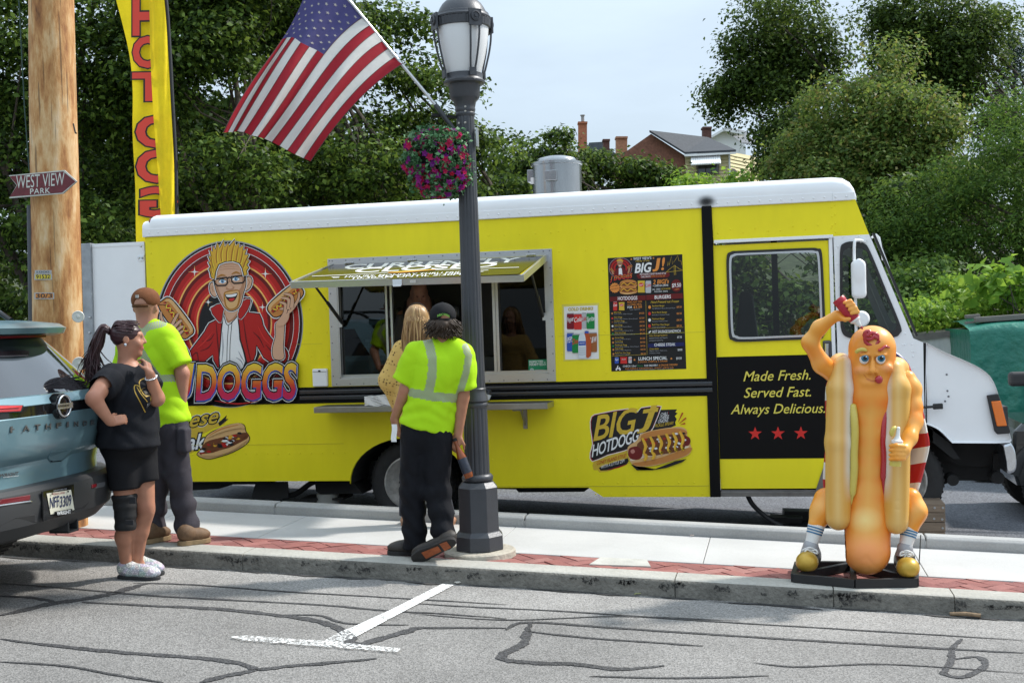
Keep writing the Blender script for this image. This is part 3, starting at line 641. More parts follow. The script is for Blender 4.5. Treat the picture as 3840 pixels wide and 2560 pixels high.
tree('oak_tree','tall dark tree standing alone against the sky right of the houses',34,[(2900,160,170,170),(2960,330,190,200),(2850,460,110,100),(2980,560,150,120),(2740,330,90,90),(2700,400,60,60),(3060,190,90,120),(2930,50,90,70),(2960,640,130,90)],'dark',38000,.115,21,trunk=.25,base=(9,34.5),spread=.34,flat=.85,loose=.04)
tree('oak_tree','tallest dark tree rising behind the rusty leafed one at right',36,[(3420,130,160,180),(3560,150,150,190),(3650,250,120,130),(3480,300,220,150),(3340,60,80,90),(3700,100,60,60)],'dark',38000,.115,22,trunk=.25,base=(14,36.5),spread=.34,flat=.85,loose=.04)
tree('cherry_tree','rusty green tree with drooping leaves above the truck cab',27,[(3200,430,190,170),(3100,560,190,150),(3350,520,230,190),(3450,640,230,170),(3000,650,120,80),(3300,280,110,100),(3230,700,250,120)],'rust',40000,.10,23,trunk=.2,base=(9.2,27.5),droop=.8,spread=.26,flat=.85)
tree('locust_tree','feathery dark green locust at the right edge',22,[(3720,560,200,150),(3600,760,230,170),(3800,850,220,190),(3480,900,180,150),(3820,380,110,110),(3650,980,250,110),(4080,620,230,230),(4100,950,260,230)],'locust',46000,.08,24,trunk=.18,base=(10.6,22.5),asp=.35,spread=.32,flat=.45)
tree('locust_tree','leafy green tree just behind the windshield',23.5,[(3300,850,150,150),(3380,1020,150,130),(3250,1000,150,160),(3420,800,150,120),(3330,1180,180,110)],'maple',13000,.12,25,trunk=.15,base=(6.6,23.8),spread=.3)
fir=empty('fir_tree',(17.6,40,hill(17.6,40)),'pointed dark conifer at the top right edge','tree','trees behind the truck')
fc=[];
for q in range(260):
 t=q/260;a=rng.uniform(0,6.28);rr=(.15+1.7*t)*rng.uniform(.3,1);c=P(3800,140+t*520,40);fc.append(c+np.array([rr*math.cos(a),rr*math.sin(a),-.12*rr]))
leaves('crown',np.array(fc),rng,6000,.2,LM['fir'],fir,.16,asp=.18,droop=.3)
mb=MB();tp=P(3800,130,40);mb.tube([(tp[0],40,hill(tp[0],40)-.3),(tp[0],40,tp[2])],[.2,.02],8);mb.build('trunk',barkm,fir,smooth=60)
def bush(label,Y,lob,kind,n,size,seed,sp,name='bush',**kw):
 t=tree(name,label,Y,lob,kind,n,size,seed,trunk=.05,spread=sp,group='bushes beyond the lot',limbs=6,**kw);t['category']='bush';return t
bush('bright yellow green bush above the green tarp',18.5,[(3560,1150,120,110),(3480,1210,90,80),(3680,1130,110,90),(3780,1160,100,100),(3620,1210,160,60)],'bright',7000,.085,31,.2,asp=.5)
bush('broad leafed bright shoots sticking up at the right edge',18,[(3720,1060,50,60),(3800,1080,60,70),(3640,1080,40,50),(3835,1030,40,60)],'bright',420,.17,32,.16,asp=.75)
bush('shaded green undergrowth behind the windshield and fence',19.5,[(3430,1150,120,120),(3350,1230,160,90),(3480,1050,110,100)],'locust',6000,.09,33,.22)
bush('dark undergrowth seen low behind the rear of the truck',20,[(100,1050,260,180),(420,1000,240,150),(-80,1150,200,160),(250,1200,200,100)],'dark',6000,.12,34,.25)
bush('dark undergrowth behind the middle of the truck roof',24,[(1000,850,300,120),(1500,800,300,120),(1900,780,250,90)],'maple',7000,.13,35,.25)
bush('dark undergrowth behind the roof toward the cab',25,[(2300,790,220,40),(2700,780,220,40),(3050,760,180,60)],'dark',6000,.12,36,.15)
bush('dark undergrowth showing through the cab windows',21,[(2700,1100,250,180),(3000,1150,250,160),(3250,1180,150,120),(2900,950,250,120)],'maple',8000,.13,37,.25)
# ================================================================== FOOD TRUCK
truck=empty('food_truck',(-2.5,YT+1.1,gz(-2.5,ZL)),'yellow and white step van food truck with serving hatch, menu board and round cartoon logo','food truck')
yel=M('yellow_wrap',(.84,.72,.018),.34,var=.035,vs=1.2,var2=.03,vs2=9,stretch=(1,1,.3),bump=.07,bs=2.6,dist=.04,spec=.25)
whp=M('white_paint',(.82,.83,.84),.32,var=.025,vs=3,spec=.5)
blk=M('black_wrap',(.005,.005,.0055),.4,spec=.12)
rub=M('black_rubber',(.016,.016,.017),.55)
alu=M('brushed_aluminium',(.52,.53,.54),.36,metal=.9,var=.1,vs=30,stretch=(1,1,20),bump=.05,bs=120)
chr_=M('chrome',(.75,.76,.78),.12,metal=1)
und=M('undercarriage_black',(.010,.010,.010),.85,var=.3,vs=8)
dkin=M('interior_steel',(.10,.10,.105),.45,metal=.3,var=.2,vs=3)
XR,XP0,XP1=T(559,1300)[0],T(2634,900)[0],T(2673,900)[0]
ZR=2.655;ZT=2.862
def S3(x,z,o=0):return(x,YT-o,z)
hx0,hx1,hz0,hz1=-4.125,-2.065,1.185,2.285
a0,a1=T(1312,1803)[0],T(1752,1803)[0];ac=(a0+a1)/2;ar=(a1-a0)/2;az=.60
arch=[(ac+ar*math.cos(t)*(1 if abs(math.cos(t))>.02 else 0),.16+(az-.16)*math.sin(t))for t in np.linspace(math.pi,0,21)]
x22,x226=T(2206,1826)[0],T(2262,1862)[0]
out=[(XR,.19),(a0,.19)]+arch+[(a1,.118),(x22,.118),(x226,.029),(XP0,.029),(XP0,ZR),(XR,ZR)]
hole=[(hx0,hz0),(hx0,hz1),(hx1,hz1),(hx1,hz0)]
mb=MB();mb.flat([S3(*q)for q in out],[[S3(*q)for q in hole]])
for i in range(len(out)):
 a,b=out[i],out[(i+1)%len(out)];mb.add([S3(*a),S3(*b),S3(*b,-.03),S3(*a,-.03)],[(0,1,2,3)])
mb.build('side_panel',yel,truck)
mb=MB()
for za,zb in((.553,.556),):
 mb.bb(XR+.02,a0-.05,YT-.0035,YT,za,zb)
mb.bb(a1+.1,XP0-.01,YT-.003,YT+.01,.128,.133);mb.bb(XR+.01,-4.3,YT-.002,YT+.01,1.53,1.533);mb.bb(-1.96,XP0-.01,YT-.002,YT+.01,1.53,1.533)
mb.build('panel_seam',M('yellow_seam',(.55,.48,.03),.4),truck)
bl=MB();bl.bb(XR+.01,XP0+.003,YT-.006,YT+.01,.950,1.108);bl=bl.build('belt_rail',blk,truck)
for zc in(1.062,1.005):
 mb=MB();prof=[(YT-.004,zc-.026),(YT-.03,zc-.018),(YT-.036,zc),(YT-.03,zc+.018),(YT-.004,zc+.026)]
 V=[(x,y,z)for x in(T(1128,1480)[0],XP0+.05)for y,z in prof];mb.add(V,[(i,i+1,i+6,i+5)for i in range(4)]+[(0,1,2,3,4),(9,8,7,6,5)]);mb.build('rub_rail',M('rail_black',(.02,.022,.026),.25,spec=.6),bl,smooth=40)
mb=MB();mb.bb(XP0,XP1,YT-.02,YT+.03,.029,ZR+.02);mb.build('pillar',blk,truck,bevel=.004)
prof=[(YT-.012,ZR),(YT-.014,ZR+.10),(YT-.008,ZT-.05),(YT+.02,ZT-.012),(YT+.07,ZT+.012),(YT+.25,ZT+.03),(YT+1.1,ZT+.06),(YT+1.95,ZT+.03),(YT+2.13,ZT+.012),(YT+2.18,ZT-.012),(YT+2.208,ZT-.05),(YT+2.214,ZT-.1),(YT+2.212,ZR)]
mb=MB();rows=[]
xf=T(3212,748)[0]
for x,dz,ins in((XR-.02,-.11,.0),(XR-.019,-.05,0),(XR+.055,-.05,0),(XR+.065,-.01,0),(XR+.10,0,0),(-3,.0,0),(T(3120,700)[0],0,0),(T(3160,700)[0],-.012,.004),(T(3188,700)[0],-.05,.012),(T(3203,700)[0],-.10,.02),(xf,-.16,.03)):
 rows.append([(x,y+(ins if y<YT+1 else-ins),ZR+max(0,(z-ZR))*(1+dz/(ZT-ZR))if z>ZR else ZR)for y,z in prof])
mb.grid(rows);mb.F=[f[::-1]for f in mb.F];n=len(prof);mb.F+=[tuple(range(n)),tuple(range((len(rows)-1)*n,len(rows)*n))[::-1]];mb.mi=[0]*len(mb.F)
roof=mb.build('roof',whp,truck,smooth=50)
mb=MB();mb.bb(XR+.02,T(3120,760)[0],YT-.02,YT-.010,ZR+.004,ZR+.078);mb.build('drip_rail',whp,roof,bevel=.002)
mb=MB();mb.bb(T(3122,760)[0],T(3205,760)[0],YT-.018,YT-.008,ZR+.004,ZR+.07);mb.build('drip_rail',whp,roof,bevel=.002)
def sprayed():
 m=bpy.data.materials.new('black_overspray');m.use_nodes=True;n=m.node_tree;L=n.links.new;b=n.nodes['Principled BSDF'];b.inputs['Base Color'].default_value=(.012,.012,.012,1);b.inputs['Roughness'].default_value=.5
 at=n.nodes.new('ShaderNodeAttribute');at.attribute_name='fade';tr=n.nodes.new('ShaderNodeBsdfTransparent');mx=n.nodes.new('ShaderNodeMixShader')
 L(at.outputs['Fac'],mx.inputs[0]);L(tr.outputs[0],mx.inputs[1]);L(b.outputs[0],mx.inputs[2]);L(mx.outputs[0],n.nodes['Material Output'].inputs[0]);return m
mb=MB();cx,cz=(XP0+XP1)/2,ZR+.055;gg=[]
for r in np.linspace(0,1,7):gg.append([(cx+.11*r*math.cos(t),YT-.0235,cz+.075*r*math.sin(t))for t in np.linspace(0,2*math.pi,24,False)])
mb.grid(gg,True);o=mb.build('overspray',sprayed(),roof)
at=o.data.attributes.new('fade','FLOAT','POINT');at.data.foreach_set('value',np.repeat([.95,.9,.75,.5,.25,.08,0],24).astype(np.float32))
mk=MB();mk.lathe(T(577,832,-.06),[(.0,.05),(.028,.045),(.036,.02),(.036,0)][::-1],14,(-.9,-.45,.1));mk.build('marker_lamp',M('red_lens',(.22,.01,.012),.15,spec=.7),truck,smooth=40)
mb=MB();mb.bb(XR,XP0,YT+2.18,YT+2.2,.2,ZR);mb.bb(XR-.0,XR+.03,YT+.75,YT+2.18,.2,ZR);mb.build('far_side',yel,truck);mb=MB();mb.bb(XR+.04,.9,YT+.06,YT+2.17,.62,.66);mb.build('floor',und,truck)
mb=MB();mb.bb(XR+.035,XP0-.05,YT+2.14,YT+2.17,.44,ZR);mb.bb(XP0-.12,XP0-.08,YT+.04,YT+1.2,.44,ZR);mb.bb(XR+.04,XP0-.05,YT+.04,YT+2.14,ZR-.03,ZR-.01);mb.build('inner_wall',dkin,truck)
dr=MB();dr.prism([T(308,918,-.02),T(541,907,-.02),T(560,1640,-.02),T(330,1650,-.02)],(0,0,0),(0,.045,0));dr=dr.build('rear_door',whp,truck,bevel=.006)
mb=MB();mb.prism([T(306,914,.0),T(341,912,.0),T(362,1655,.0),T(328,1656,.0)],(0,-.012,0),(0,.06,0));mb.build('edge_channel',M('galvanised',(.34,.36,.38),.42,metal=.7,var=.2,vs=10),dr,bevel=.004)
mb=MB();mb.prism([T(342,915,-.019),T(541,906,-.019),T(541.5,919,-.019),T(342,928,-.019)],(0,-.004,0),(0,0,0));mb.build('top_strip',whp,dr)
mb=MB()
for q in((337,1190),(336,1247),(529,924),(522,967),(345,1290),(350,1560)):mb.lathe(T(*q,.02),[(.012,0),(.010,.008),(.004,.012)],10,(0,-1,0))
mb.build('bolts',alu,dr,smooth=40)
mb=MB();mb.prism([T(520,957,-.018),T(541,956,-.018),T(541,978,-.018),T(522,978,-.018),T(516,968,-.018)],(0,-.006,0),(0,0,0));mb.box(T(348,1366,.02),(.05,.05,.09));mb.box(T(352,1385,.05),(.03,.06,.03));mb.box(T(335,1443,.03),(.05,.03,.04));mb.build('latch',chr_,dr,bevel=.004)
mb=MB();mb.tube(spline([T(312,1371,.02),T(330,1376,.1),T(345,1390,.06)],False,4),.006,6);mb.tube(spline([T(312,1388,.02),T(330,1384,.1),T(345,1392,.06)],False,4),.006,6);mb.build('orange_cord',M('orange_rope',(.55,.16,.03),.8),dr,smooth=60)
mb=MB();mb.flat([T(2668,777),T(3207,748),T(3259,879),T(3124,886),T(2676,908)]);q=[T(3208,762),T(3259,879)];mb.build('cab_fascia',yel,truck)
wn=spline([T(3152,940),T(3166,916),T(3200,909),T(3238,916),T(3262,945),T(3322,1090),T(3374,1218),T(3372,1246),T(3345,1262),T(3250,1266),T(3185,1263),T(3158,1240),T(3152,1180),T(3151,1050)],True,5)
cab=[T(3125,886),T(3259,879),T(3274,912),T(3425,1268),T(3462,1284),T(3467,1590),T(3440,1700),T(3160,1800),T(3140,1300)]
mb=MB();mb.flat(cab,[wn])
for i in range(len(wn)):a,b=wn[i],wn[(i+1)%len(wn)];mb.add([a,b,b+np.array([0,.05,0]),a+np.array([0,.05,0])],[(0,1,2,3)])
cabo=mb.build('cab_corner_panel',whp,truck)
mb=MB();wi=[c+(np.mean(wn,0)-c)*.0 for c in wn];ce=np.mean(wn,0)
def ringo(loop,f0,f1,y0,y1,name,mat,par):
 c=np.mean(loop,0);mb=MB();A=np.array([c+(p-c)*f0 for p in loop]);B=np.array([c+(p-c)*f1 for p in loop]);oy=lambda q,y:q+np.array([0,y,0])
 mb.grid([oy(A,y1),oy(A,y0),oy(B,y0),oy(B,y1)],True);return mb.build(name,mat,par,smooth=40)
ringo(wn,1.02,.90,-.012,.02,'window_seal',rub,cabo)
g_cab=glassmat('cab_glass',(.45,.52,.5));g_win=glassmat('hatch_glass',(.34,.37,.37),0,1.62);g_fix=glassmat('fixed_glass',(.22,.24,.24),0,1.28)
mb=MB();c=np.mean(wn,0);mb.flat([c+(p-c)*.92+np.array([0,.012,0])for p in wn]);mb.build('window_pane',g_cab,cabo)
A,B,C_,D_=T(3262,880),T(3425,1266),T(3208,762),T(3462,1284)
def across(p,o):return np.array([p[0],YT+o,p[2]])
wf_=MB();wf_.add([across(A,.0),across(B,.0),across(B,.14),across(A,.14)],[(0,1,2,3)]);wf_.add([across(A,2.06),across(B,2.06),across(B,2.2),across(A,2.2)],[(0,1,2,3)]);wf_.add([across(C_,0),across(A,0),across(A,2.2),across(C_,2.2)],[(0,1,2,3)]);wf_.add([across(B,0),across(D_,0),across(D_,2.2),across(B,2.2)],[(0,1,2,3)])
wf_.build('windshield_frame',whp,truck)
mb=MB();mb.add([across(A,.14),across(B,.14),across(B,2.06),across(A,2.06)],[(0,1,2,3)]);mb.build('windshield',g_cab,truck)
mb=MB();e=np.array([.02,0,.01])
for a,b in((A,B),):
 mb.prism([across(a,-.002)+e,across(b,-.002)+e,across(b,.03)+e,across(a,.03)+e],(0,0,0),(.02,0,.01))
mb.build('windshield_gasket',rub,truck)
mb=MB();mb.flat([across(T(3125,886),2.2),across(A,2.2),across(B,2.2),across(T(3465,1590),2.2),across(T(3160,1800),2.2),across(T(3140,1300),2.2)][::-1],[[across(p,2.2)for p in wn]]);mb.flat([across(T(2680,1280),2.2),across(T(3125,1280),2.2),across(T(3140,1830),2.2),across(T(2700,1860),2.2)][::-1]);mb.flat([across(T(2676,793),2.2),across(T(3208,762),2.2),across(T(3259,879),2.2),across(T(2683,925),2.2)][::-1]);mb.build('far_cab_panel',whp,truck)
mb=MB();mb.bb(XP1+.02,1.1,YT+.08,YT+2.16,.45,.5);mb.prism([(x,YT+.1,z)for x,z in((.75,.5),(1.35,.5),(1.35,1.3),(1.0,1.36),(.8,1.2))],(0,0,0),(0,2.0,0));mb.bb(.0,.06,YT+1.25,YT+1.29,.5,ZR);mb.build('cab_floor',und,truck)
st=MB();st.prism([(x,YT+1.35,z)for x,z in((-.35,.95),(.15,.95),(.18,1.08),(-.12,1.1),(-.2,1.9),(-.32,1.92),(-.42,1.1))],(0,0,0),(0,.5,0));st.bb(-.25,.0,YT+1.5,YT+1.7,.5,.95);st.build('driver_seat',M('seat_black',(.02,.02,.022),.7),truck,bevel=.03)
mb=MB();mb.tube([(.82,YT+1.6,1.3),(.62,YT+1.6,1.42)],.02,8);cw=np.array([.62,YT+1.6,1.42]);mb.tube([cw+.2*np.array([.35*math.cos(t),math.sin(t),.94*math.cos(t)])for t in np.linspace(0,6.283,20)],.014,6);mb.build('steering_wheel',und,truck,smooth=60)
hd=spline([T(3474,1284),T(3540,1318),T(3620,1352),T(3680,1382),T(3716,1412),T(3738,1455),T(3752,1505)],False,5)+[T(3778,1580),T(3792,1640),T(3796,1652),T(3788,1660),T(3740,1663),T(3572,1662)]+spline([T(3565,1655),T(3520,1612),T(3467,1588)],False,4)
mb=MB();n=len(hd);c=np.mean(hd,0);rows=[]
for o,f in((.05,.955),(.02,.985),(.012,.995),(.03,1.0),(.10,1.0),(1.1,1.0),(2.1,1.0),(2.17,1.0),(2.188,.995),(2.15,.955)):rows.append([across(c+(p-c)*f,o)for p in hd])
mb.grid(rows,True);mb.add(rows[0],[tuple(range(n))[::-1]]);mb.add(rows[-1],[tuple(range(n))]);hood=mb.build('hood',whp,truck,smooth=50)
mb=MB();mb.prism([T(3462,1284,.0),T(3474,1285,.0),T(3478,1588,.0),T(3467,1588,.0)],(0,.03,0),(0,.06,0));mb.build('hood_gap',und,hood)
mb=MB();mb.box(T(3449,1526,.03),(.035,.05,.05));mb.beam(T(3452,1527,.04),T(3505,1524,.04),.025,.022);mb.beam(T(3498,1524,.02),T(3536,1522,.02),.03,.05);mb.build('hood_latch',rub,hood,bevel=.008)
mb=MB()
for q in((3550,1404),(3553,1465),(3557,1486),(3544,1504)):mb.lathe(T(*q,-.012),[(.010,0),(.008,.006)],10,(0,-1,0))
mb.build('bolts',M('bolt_grey',(.15,.15,.16),.5),hood)
ls=MB();ls.prism([T(3701,1482),T(3744,1476),T(3790,1618),T(3786,1625),T(3740,1628),T(3730,1616)],(0,.0,0),(0,.035,0));ls=ls.build('corner_lamp',rub,truck,bevel=.008)
mb=MB();mb.prism([T(3716,1504),T(3752,1502),T(3776,1596),T(3738,1598)],(0,-.014,0),(0,.01,0));mb.build('amber_lens',M('amber',(.75,.17,.015),.2,spec=.6,bump=.3,bs=90,stretch=(.05,1,2)),ls,bevel=.008)
mb=MB();mb.prism([T(3762,1524,-.1),T(3778,1524,-.1),T(3782,1600,-.1),T(3764,1600,-.1)],(0,0,0),(0,1.9,0));mb.build('grille',rub,truck)
bp=MB();pr=spline([T(3762,1672),T(3776,1662),T(3793,1660),T(3808,1690),T(3814,1730),T(3810,1762),T(3798,1774),T(3778,1774),T(3772,1730)],True,4);rows=[]
for o,f in((.0,.8),(.005,.94),(.03,1),(.3,1),(1.1,1),(1.9,1),(2.17,1),(2.2,.9)):c=np.mean(pr,0);rows.append([across(c+(p-c)*f,o)for p in pr])
bp.grid(rows,True);bp.add(rows[0],[tuple(range(len(pr)))[::-1]]);bp.add(rows[-1],[tuple(range(len(pr)))]);bp.build('front_bumper',M('dull_chrome',(.62,.64,.67),.22,metal=1,var=.12,vs=12,bump=.1,bs=14),truck,smooth=50)
dx0,dx1=T(2686,1300)[0],T(3118,1300)[0];dzt,dzb=T(2690,920)[2],T(2700,1832)[2]
zb1,zb2=T(2900,1333)[2],T(2900,1719)[2]
dwin=spline([T(2748,952),T(2780,948),T(2900,943),T(3020,938),T(3058,940),T(3074,958),T(3082,1100),T(3086,1225),T(3080,1252),T(3060,1262),T(2920,1268),T(2790,1273),T(2756,1268),T(2741,1245),T(2736,1100),T(2733,975)],True,5)
Yd=.012
door=MB();door.flat([(dx0,YT+Yd,dzb),(dx1-.05,YT+Yd,dzb),(dx1,YT+Yd,zb2),(dx1,YT+Yd,dzt),(dx0,YT+Yd,dzt)],[[np.array([p[0],YT+Yd,p[2]])for p in dwin]]);door=door.build('sliding_door',yel,truck)
mb=MB();mb.bb(dx0+.002,dx1-.002,YT+Yd-.003,YT+Yd,zb2,zb1);mb.build('black_panel',blk,door)
dw=[np.array([p[0],YT+Yd,p[2]])for p in dwin]
ringo(dw,1.05,.985,-.016,.02,'window_seal',rub,door);ringo(dw,.99,.945,-.022,.02,'window_frame',M('satin_alu',(.55,.56,.58),.3,metal=.85),door)
mb=MB();c=np.mean(dw,0);mb.flat([c+(p-c)*.96+np.array([0,.008,0])for p in dw]);mb.build('window_pane',g_cab,door)
mb=MB();mb.bb(XP1+.01,T(3124,890)[0],YT-.024,YT+.01,T(2700,912)[2],T(2700,900)[2]);mb.build('door_track',whp,truck,bevel=.003)
mb=MB();mb.bb(XP1+.005,dx0+.003,YT+.012,YT+.03,dzb,dzt);mb.build('door_gap',und,truck)
mb=MB();mb.bb(T(3113,1100)[0],T(3127,1100)[0],YT-.010,YT+.03,zb2-.3,T(3120,892)[2]);mb.build('door_post',whp,truck,bevel=.003)
sl=MB();sl.bb(XP1+.0,T(3105,1850)[0],YT+.0,YT+.05,T(2760,1861)[2],T(2760,1843)[2]);sl.bb(XP1,T(3095,1850)[0],YT+.02,YT+.5,T(2760,1841)[2]-.01,T(2760,1838)[2]);sl.build('door_sill',M('worn_steel',(.18,.17,.16),.4,metal=.6,var=.3,vs=7),truck,bevel=.003)
mb=MB();mb.prism([T(3060,1835,.0),T(3098,1720,.0),T(3112,1720,.0),T(3100,1855,.0),T(3055,1855,.0)],(0,-.004,0),(0,.03,0));mb.build('step_plate',M('worn_steel',(.18,.17,.16),.4),truck)
hl=MB();hl.box(T(3102,1318,.0),(.075,.03,.20));hl=hl.build('door_handle',M('handle_bezel',(.08,.08,.085),.3,metal=.6),door,bevel=.02);mb=MB();mb.tube([T(3100,1288,.035),T(3100,1345,.035)],.016,10);mb.build('grip',chr_,hl,smooth=60)
mr=MB();mr.tube(spline([T(3236,903,.02),T(3215,901,.12),T(3204,912,.16),T(3204,1010,.16),T(3208,1120,.16),T(3212,1290,.16),T(3218,1310,.08),T(3222,1310,.01)],False,4),.013,8);mr.box(T(3236,903,.015),(.05,.02,.03));mr=mr.build('mirror_bracket',whp,truck,smooth=50)
mbs=Soft(T(3219,1045,.2)-.26,T(3219,1045,.2)+.26,.012);mbs.box(T(3220,1048,.20),(.062,.05,.165),rr=.035);mbs.ell(T(3222,1010,.245),(.045,.02,.10),.03);mbs.build('mirror_housing',whp,mr)
mb=MB();mb.box(T(3223,1048,.165),(.134,.012,.325));mb.build('mirror_rim',rub,mr,bevel=.03)
mb=MB();mb.lathe(T(3230,1195,.2),[(.005,.05),(.055,.045),(.07,.02),(.07,0)][::-1],20,(0,-1,0));mb.build('convex_mirror',whp,mr,smooth=50)
mb=MB();mb.tube([T(3268,892,-.1),T(3286,880,-.1),T(3296,890,-.1),T(3312,975,-.1)],.012,6);mb.tube([T(3286,882,-.1),T(3334,1008,-.1)],.010,6);mb.build('wiper_arm',whp,truck,smooth=50)
mb=MB();mb.beam(T(3300,900,-.12),T(3335,1010,-.12),.02,.015);mb.build('wiper_blade',rub,truck)
tyr=M('tyre',(.022,.021,.021),.8,var=.25,vs=12,bump=.4,bs=35);rimm=M('rusty_rim',(.42,.40,.37),.55,metal=.4,var=.35,vs=14,bump=.3,bs=30)
def wheel(cx,cz,parent,yo,r=.405,rr=.255,w=.24,name='wheel',rim=rimm,dirn=-1):
 c=np.array([cx,yo,cz]);ax=(0,dirn,0)
 ty=MB();ty.lathe(c,[(rr-.01,-w),(r-.03,-w),(r,-w+.03),(r,-.04),(r-.012,-.012),(r-.05,.012),(rr+.04,.01),(rr+.005,-.005),(rr,-.03)],56,ax,False,False);ty=ty.build(name,tyr,parent,smooth=40)
 tr_=MB()
 for k in range(48):
  t=2*math.pi*k/48;d=np.array([math.cos(t),0,math.sin(t)]);tr_.box(c+d*(r+.0)+np.array([0,-dirn*w/2,0]),(.012,w*.8,.02),np.stack([d,(0,1,0),np.cross(d,(0,1,0))],1))
 tr_.build('tread',tyr,ty)
 rm=MB();rm.lathe(c,[(rr,-.06),(rr+.006,.004),(rr-.008,.008),(rr-.02,-.01),(rr-.035,-.03),(rr*.72,-.075),(rr*.55,-.10),(rr*.42,-.06),(rr*.34,-.05),(0.001,-.05)],48,ax,False,True);rm=rm.build('rim',rim,ty,smooth=35)
 hb=MB();hb.lathe(c,[(rr*.30,-.05),(rr*.28,.03),(rr*.16,.045),(.001,.045)],20,ax,False,False)
 for k in range(6):t=2*math.pi*k/6;hb.lathe(c+np.array([rr*.44*math.cos(t),0,rr*.44*math.sin(t)]),[(.014,-.06),(.014,-.035),(.001,-.034)],6,ax,False,False)
 hb.build('hub',und,rm,smooth=40);return ty
wheel(-3.50,.15,truck,YT+.14);wheel(-3.50,.15,truck,YT+.42);wheel(-3.50,.15,truck,YT+1.85);wheel(1.04,.145,truck,YT+.16);wheel(1.04,.145,truck,YT+1.95)
mb=MB();mb.bb(XR+.1,1.9,YT+.55,YT+.65,.12,.32);mb.bb(XR+.1,1.9,YT+1.5,YT+1.6,.12,.32);mb.bb(-3.58,-3.42,YT+.3,YT+2.0,.06,.22);mb.bb(.98,1.12,YT+.3,YT+2.0,.02,.14)
mb.build('chassis',und,truck)
mb=MB();q=[T(575,1811,-.12),T(1000,1806,-.12),T(1000,1815,-.12),T(832,1816,-.12),T(822,1832,-.12),T(720,1838,-.12),T(590,1838,-.12)];mb.prism(q,(0,0,0),(0,.8,0));mb.build('rear_step_frame',und,truck)
mb=MB();mb.prism([T(960,1806,-.25),T(1076,1806,-.25),T(1082,1866,-.25),T(1062,1868,-.25),T(948,1870,-.25),T(946,1850,-.25)],(0,0,0),(0,.03,0));mb.build('mud_flap',rub,truck)
mb=MB();mb.tube(spline([T(1060,1862,-.3),T(1110,1850,-.3),T(1160,1815,-.3),T(1180,1806,-.3)],False,5),.028,8);mb.build('exhaust_pipe',und,truck,smooth=60)
mb=MB();mb.prism([T(1180,1805,-.2),T(1320,1805,-.2),T(1360,1850,-.2),T(1200,1850,-.2),T(1185,1842,-.2)],(0,0,0),(0,.5,0));mb.prism([T(1125,1868,-.22),T(1285,1866,-.22),T(1285,1874,-.22),T(1125,1876,-.22)],(0,0,0),(0,.3,0));mb.build('tank_box',und,truck)
mb=MB();mb.lathe(T(1230,1885,-.3),[(.11,-.12),(.11,.1)],20);mb.build('jack_stand',M('jack_grey',(.3,.3,.28),.8),truck,smooth=40)
mb=MB();c=np.array([ac,YT+.03,.1]);gq=[]
for o in(.03,.9):gq.append([(ac+(ar+.0)*math.cos(t),YT+o,.16+(az-.16+.004)*math.sin(t))for t in np.linspace(math.pi,0,21)])
mb.grid(gq);mb.bb(a0-.02,a1+.02,YT+.86,YT+.9,-.1,az);mb.build('wheel_well',und,truck)
mb=MB();q=[T(1770,1830,-.2),T(2210,1829,-.2),T(2190,1843,-.2),T(1945,1845,-.2),T(1935,1834,-.2)];mb.prism(q,(0,0,0),(0,.5,0));mb.build('battery_box',und,truck)
mb=MB();mb.prism([T(3470,1600,-.15),T(3580,1668,-.15),T(3740,1668,-.15),T(3765,1700,-.15),T(3770,1755,-.15),T(3700,1765,-.15),T(3620,1760,-.15),T(3560,1740,-.15),T(3500,1700,-.15)],(0,.3,0),(0,1.6,0));mb.prism([T(3480,1600,-.1),T(3560,1660,-.1),T(3600,1720,-.1),T(3575,1720,-.1),T(3475,1640,-.1)],(0,0,0),(0,.5,0));mb.lathe(T(3735,1785,-.4),[(.055,-.1),(.055,.1)],16,(0,1,0));mb.lathe(T(3568,1795,-.3),[(.05,-.1),(.05,.1)],14,(0,1,0));mb.beam(T(3530,1812,-.3),T(3570,1795,-.3),.03,.03);mb.beam(T(3735,1700,-.4),T(3735,1790,-.4),.06,.06);mb.bb(.3,1.9,YT+.5,YT+1.7,.1,.5);mb.build('front_axle_gear',und,truck,smooth=30)
mb=MB();mb.tube(spline([T(2803,1855,-.1),T(2822,1890,-.15),T(2858,1925,-.2),T(2900,1955,-.2),T(2935,1972,-.2)],False,6),.022,8);mb.build('drain_hose',rub,truck,smooth=60)
rv=MB()
def rivet(m,p,r=.008):m.lathe(p,[(r,0),(r*.8,r*.45),(r*.3,r*.62)],8,(0,-1,0),False,True)
for x in np.arange(XR+.06,XP0,.1):rivet(rv,(x,YT-.02,ZR+.04),.009)
for x in np.arange(XP1+.05,T(3200,740)[0],.094):rivet(rv,(x,YT-.02,ZR+.036),.009)
tag(rv.build('rivets',whp,roof,smooth=50),kind='stuff')
rv=MB()
for x in(XR+.06,):
 for z in np.arange(.25,ZR-.02,.118):
  if not .94<z<1.12:rivet(rv,(x+.006*((z*37)%2),YT,z))
for x in(-4.42,-4.25,-1.93,-1.68,-1.52):
 for z in np.arange(1.18,ZR,.23 if x<-3 else .19):
  if abs(x+1.68)>.1 or z>2.3:rivet(rv,(x,YT,z))
for x in np.arange(XR+.2,a0-.02,.115):rivet(rv,(x,YT,.462));
for x in np.arange(a1+.02,x22,.117):rivet(rv,(x,YT,.386))
for x in np.arange(x22,XP0,.14):rivet(rv,(x,YT,.16));rivet(rv,(x+.07,YT,.055))
for x in np.arange(XP1+.05,T(3130,860)[0],.11):rivet(rv,(x,YT,2.42+.03*(int(x*9)%2)))
for z in np.arange(2.36,2.63,.08):rivet(rv,(T(3120,820)[0],YT,z));rivet(rv,(T(3132,820)[0],YT,z+.02))
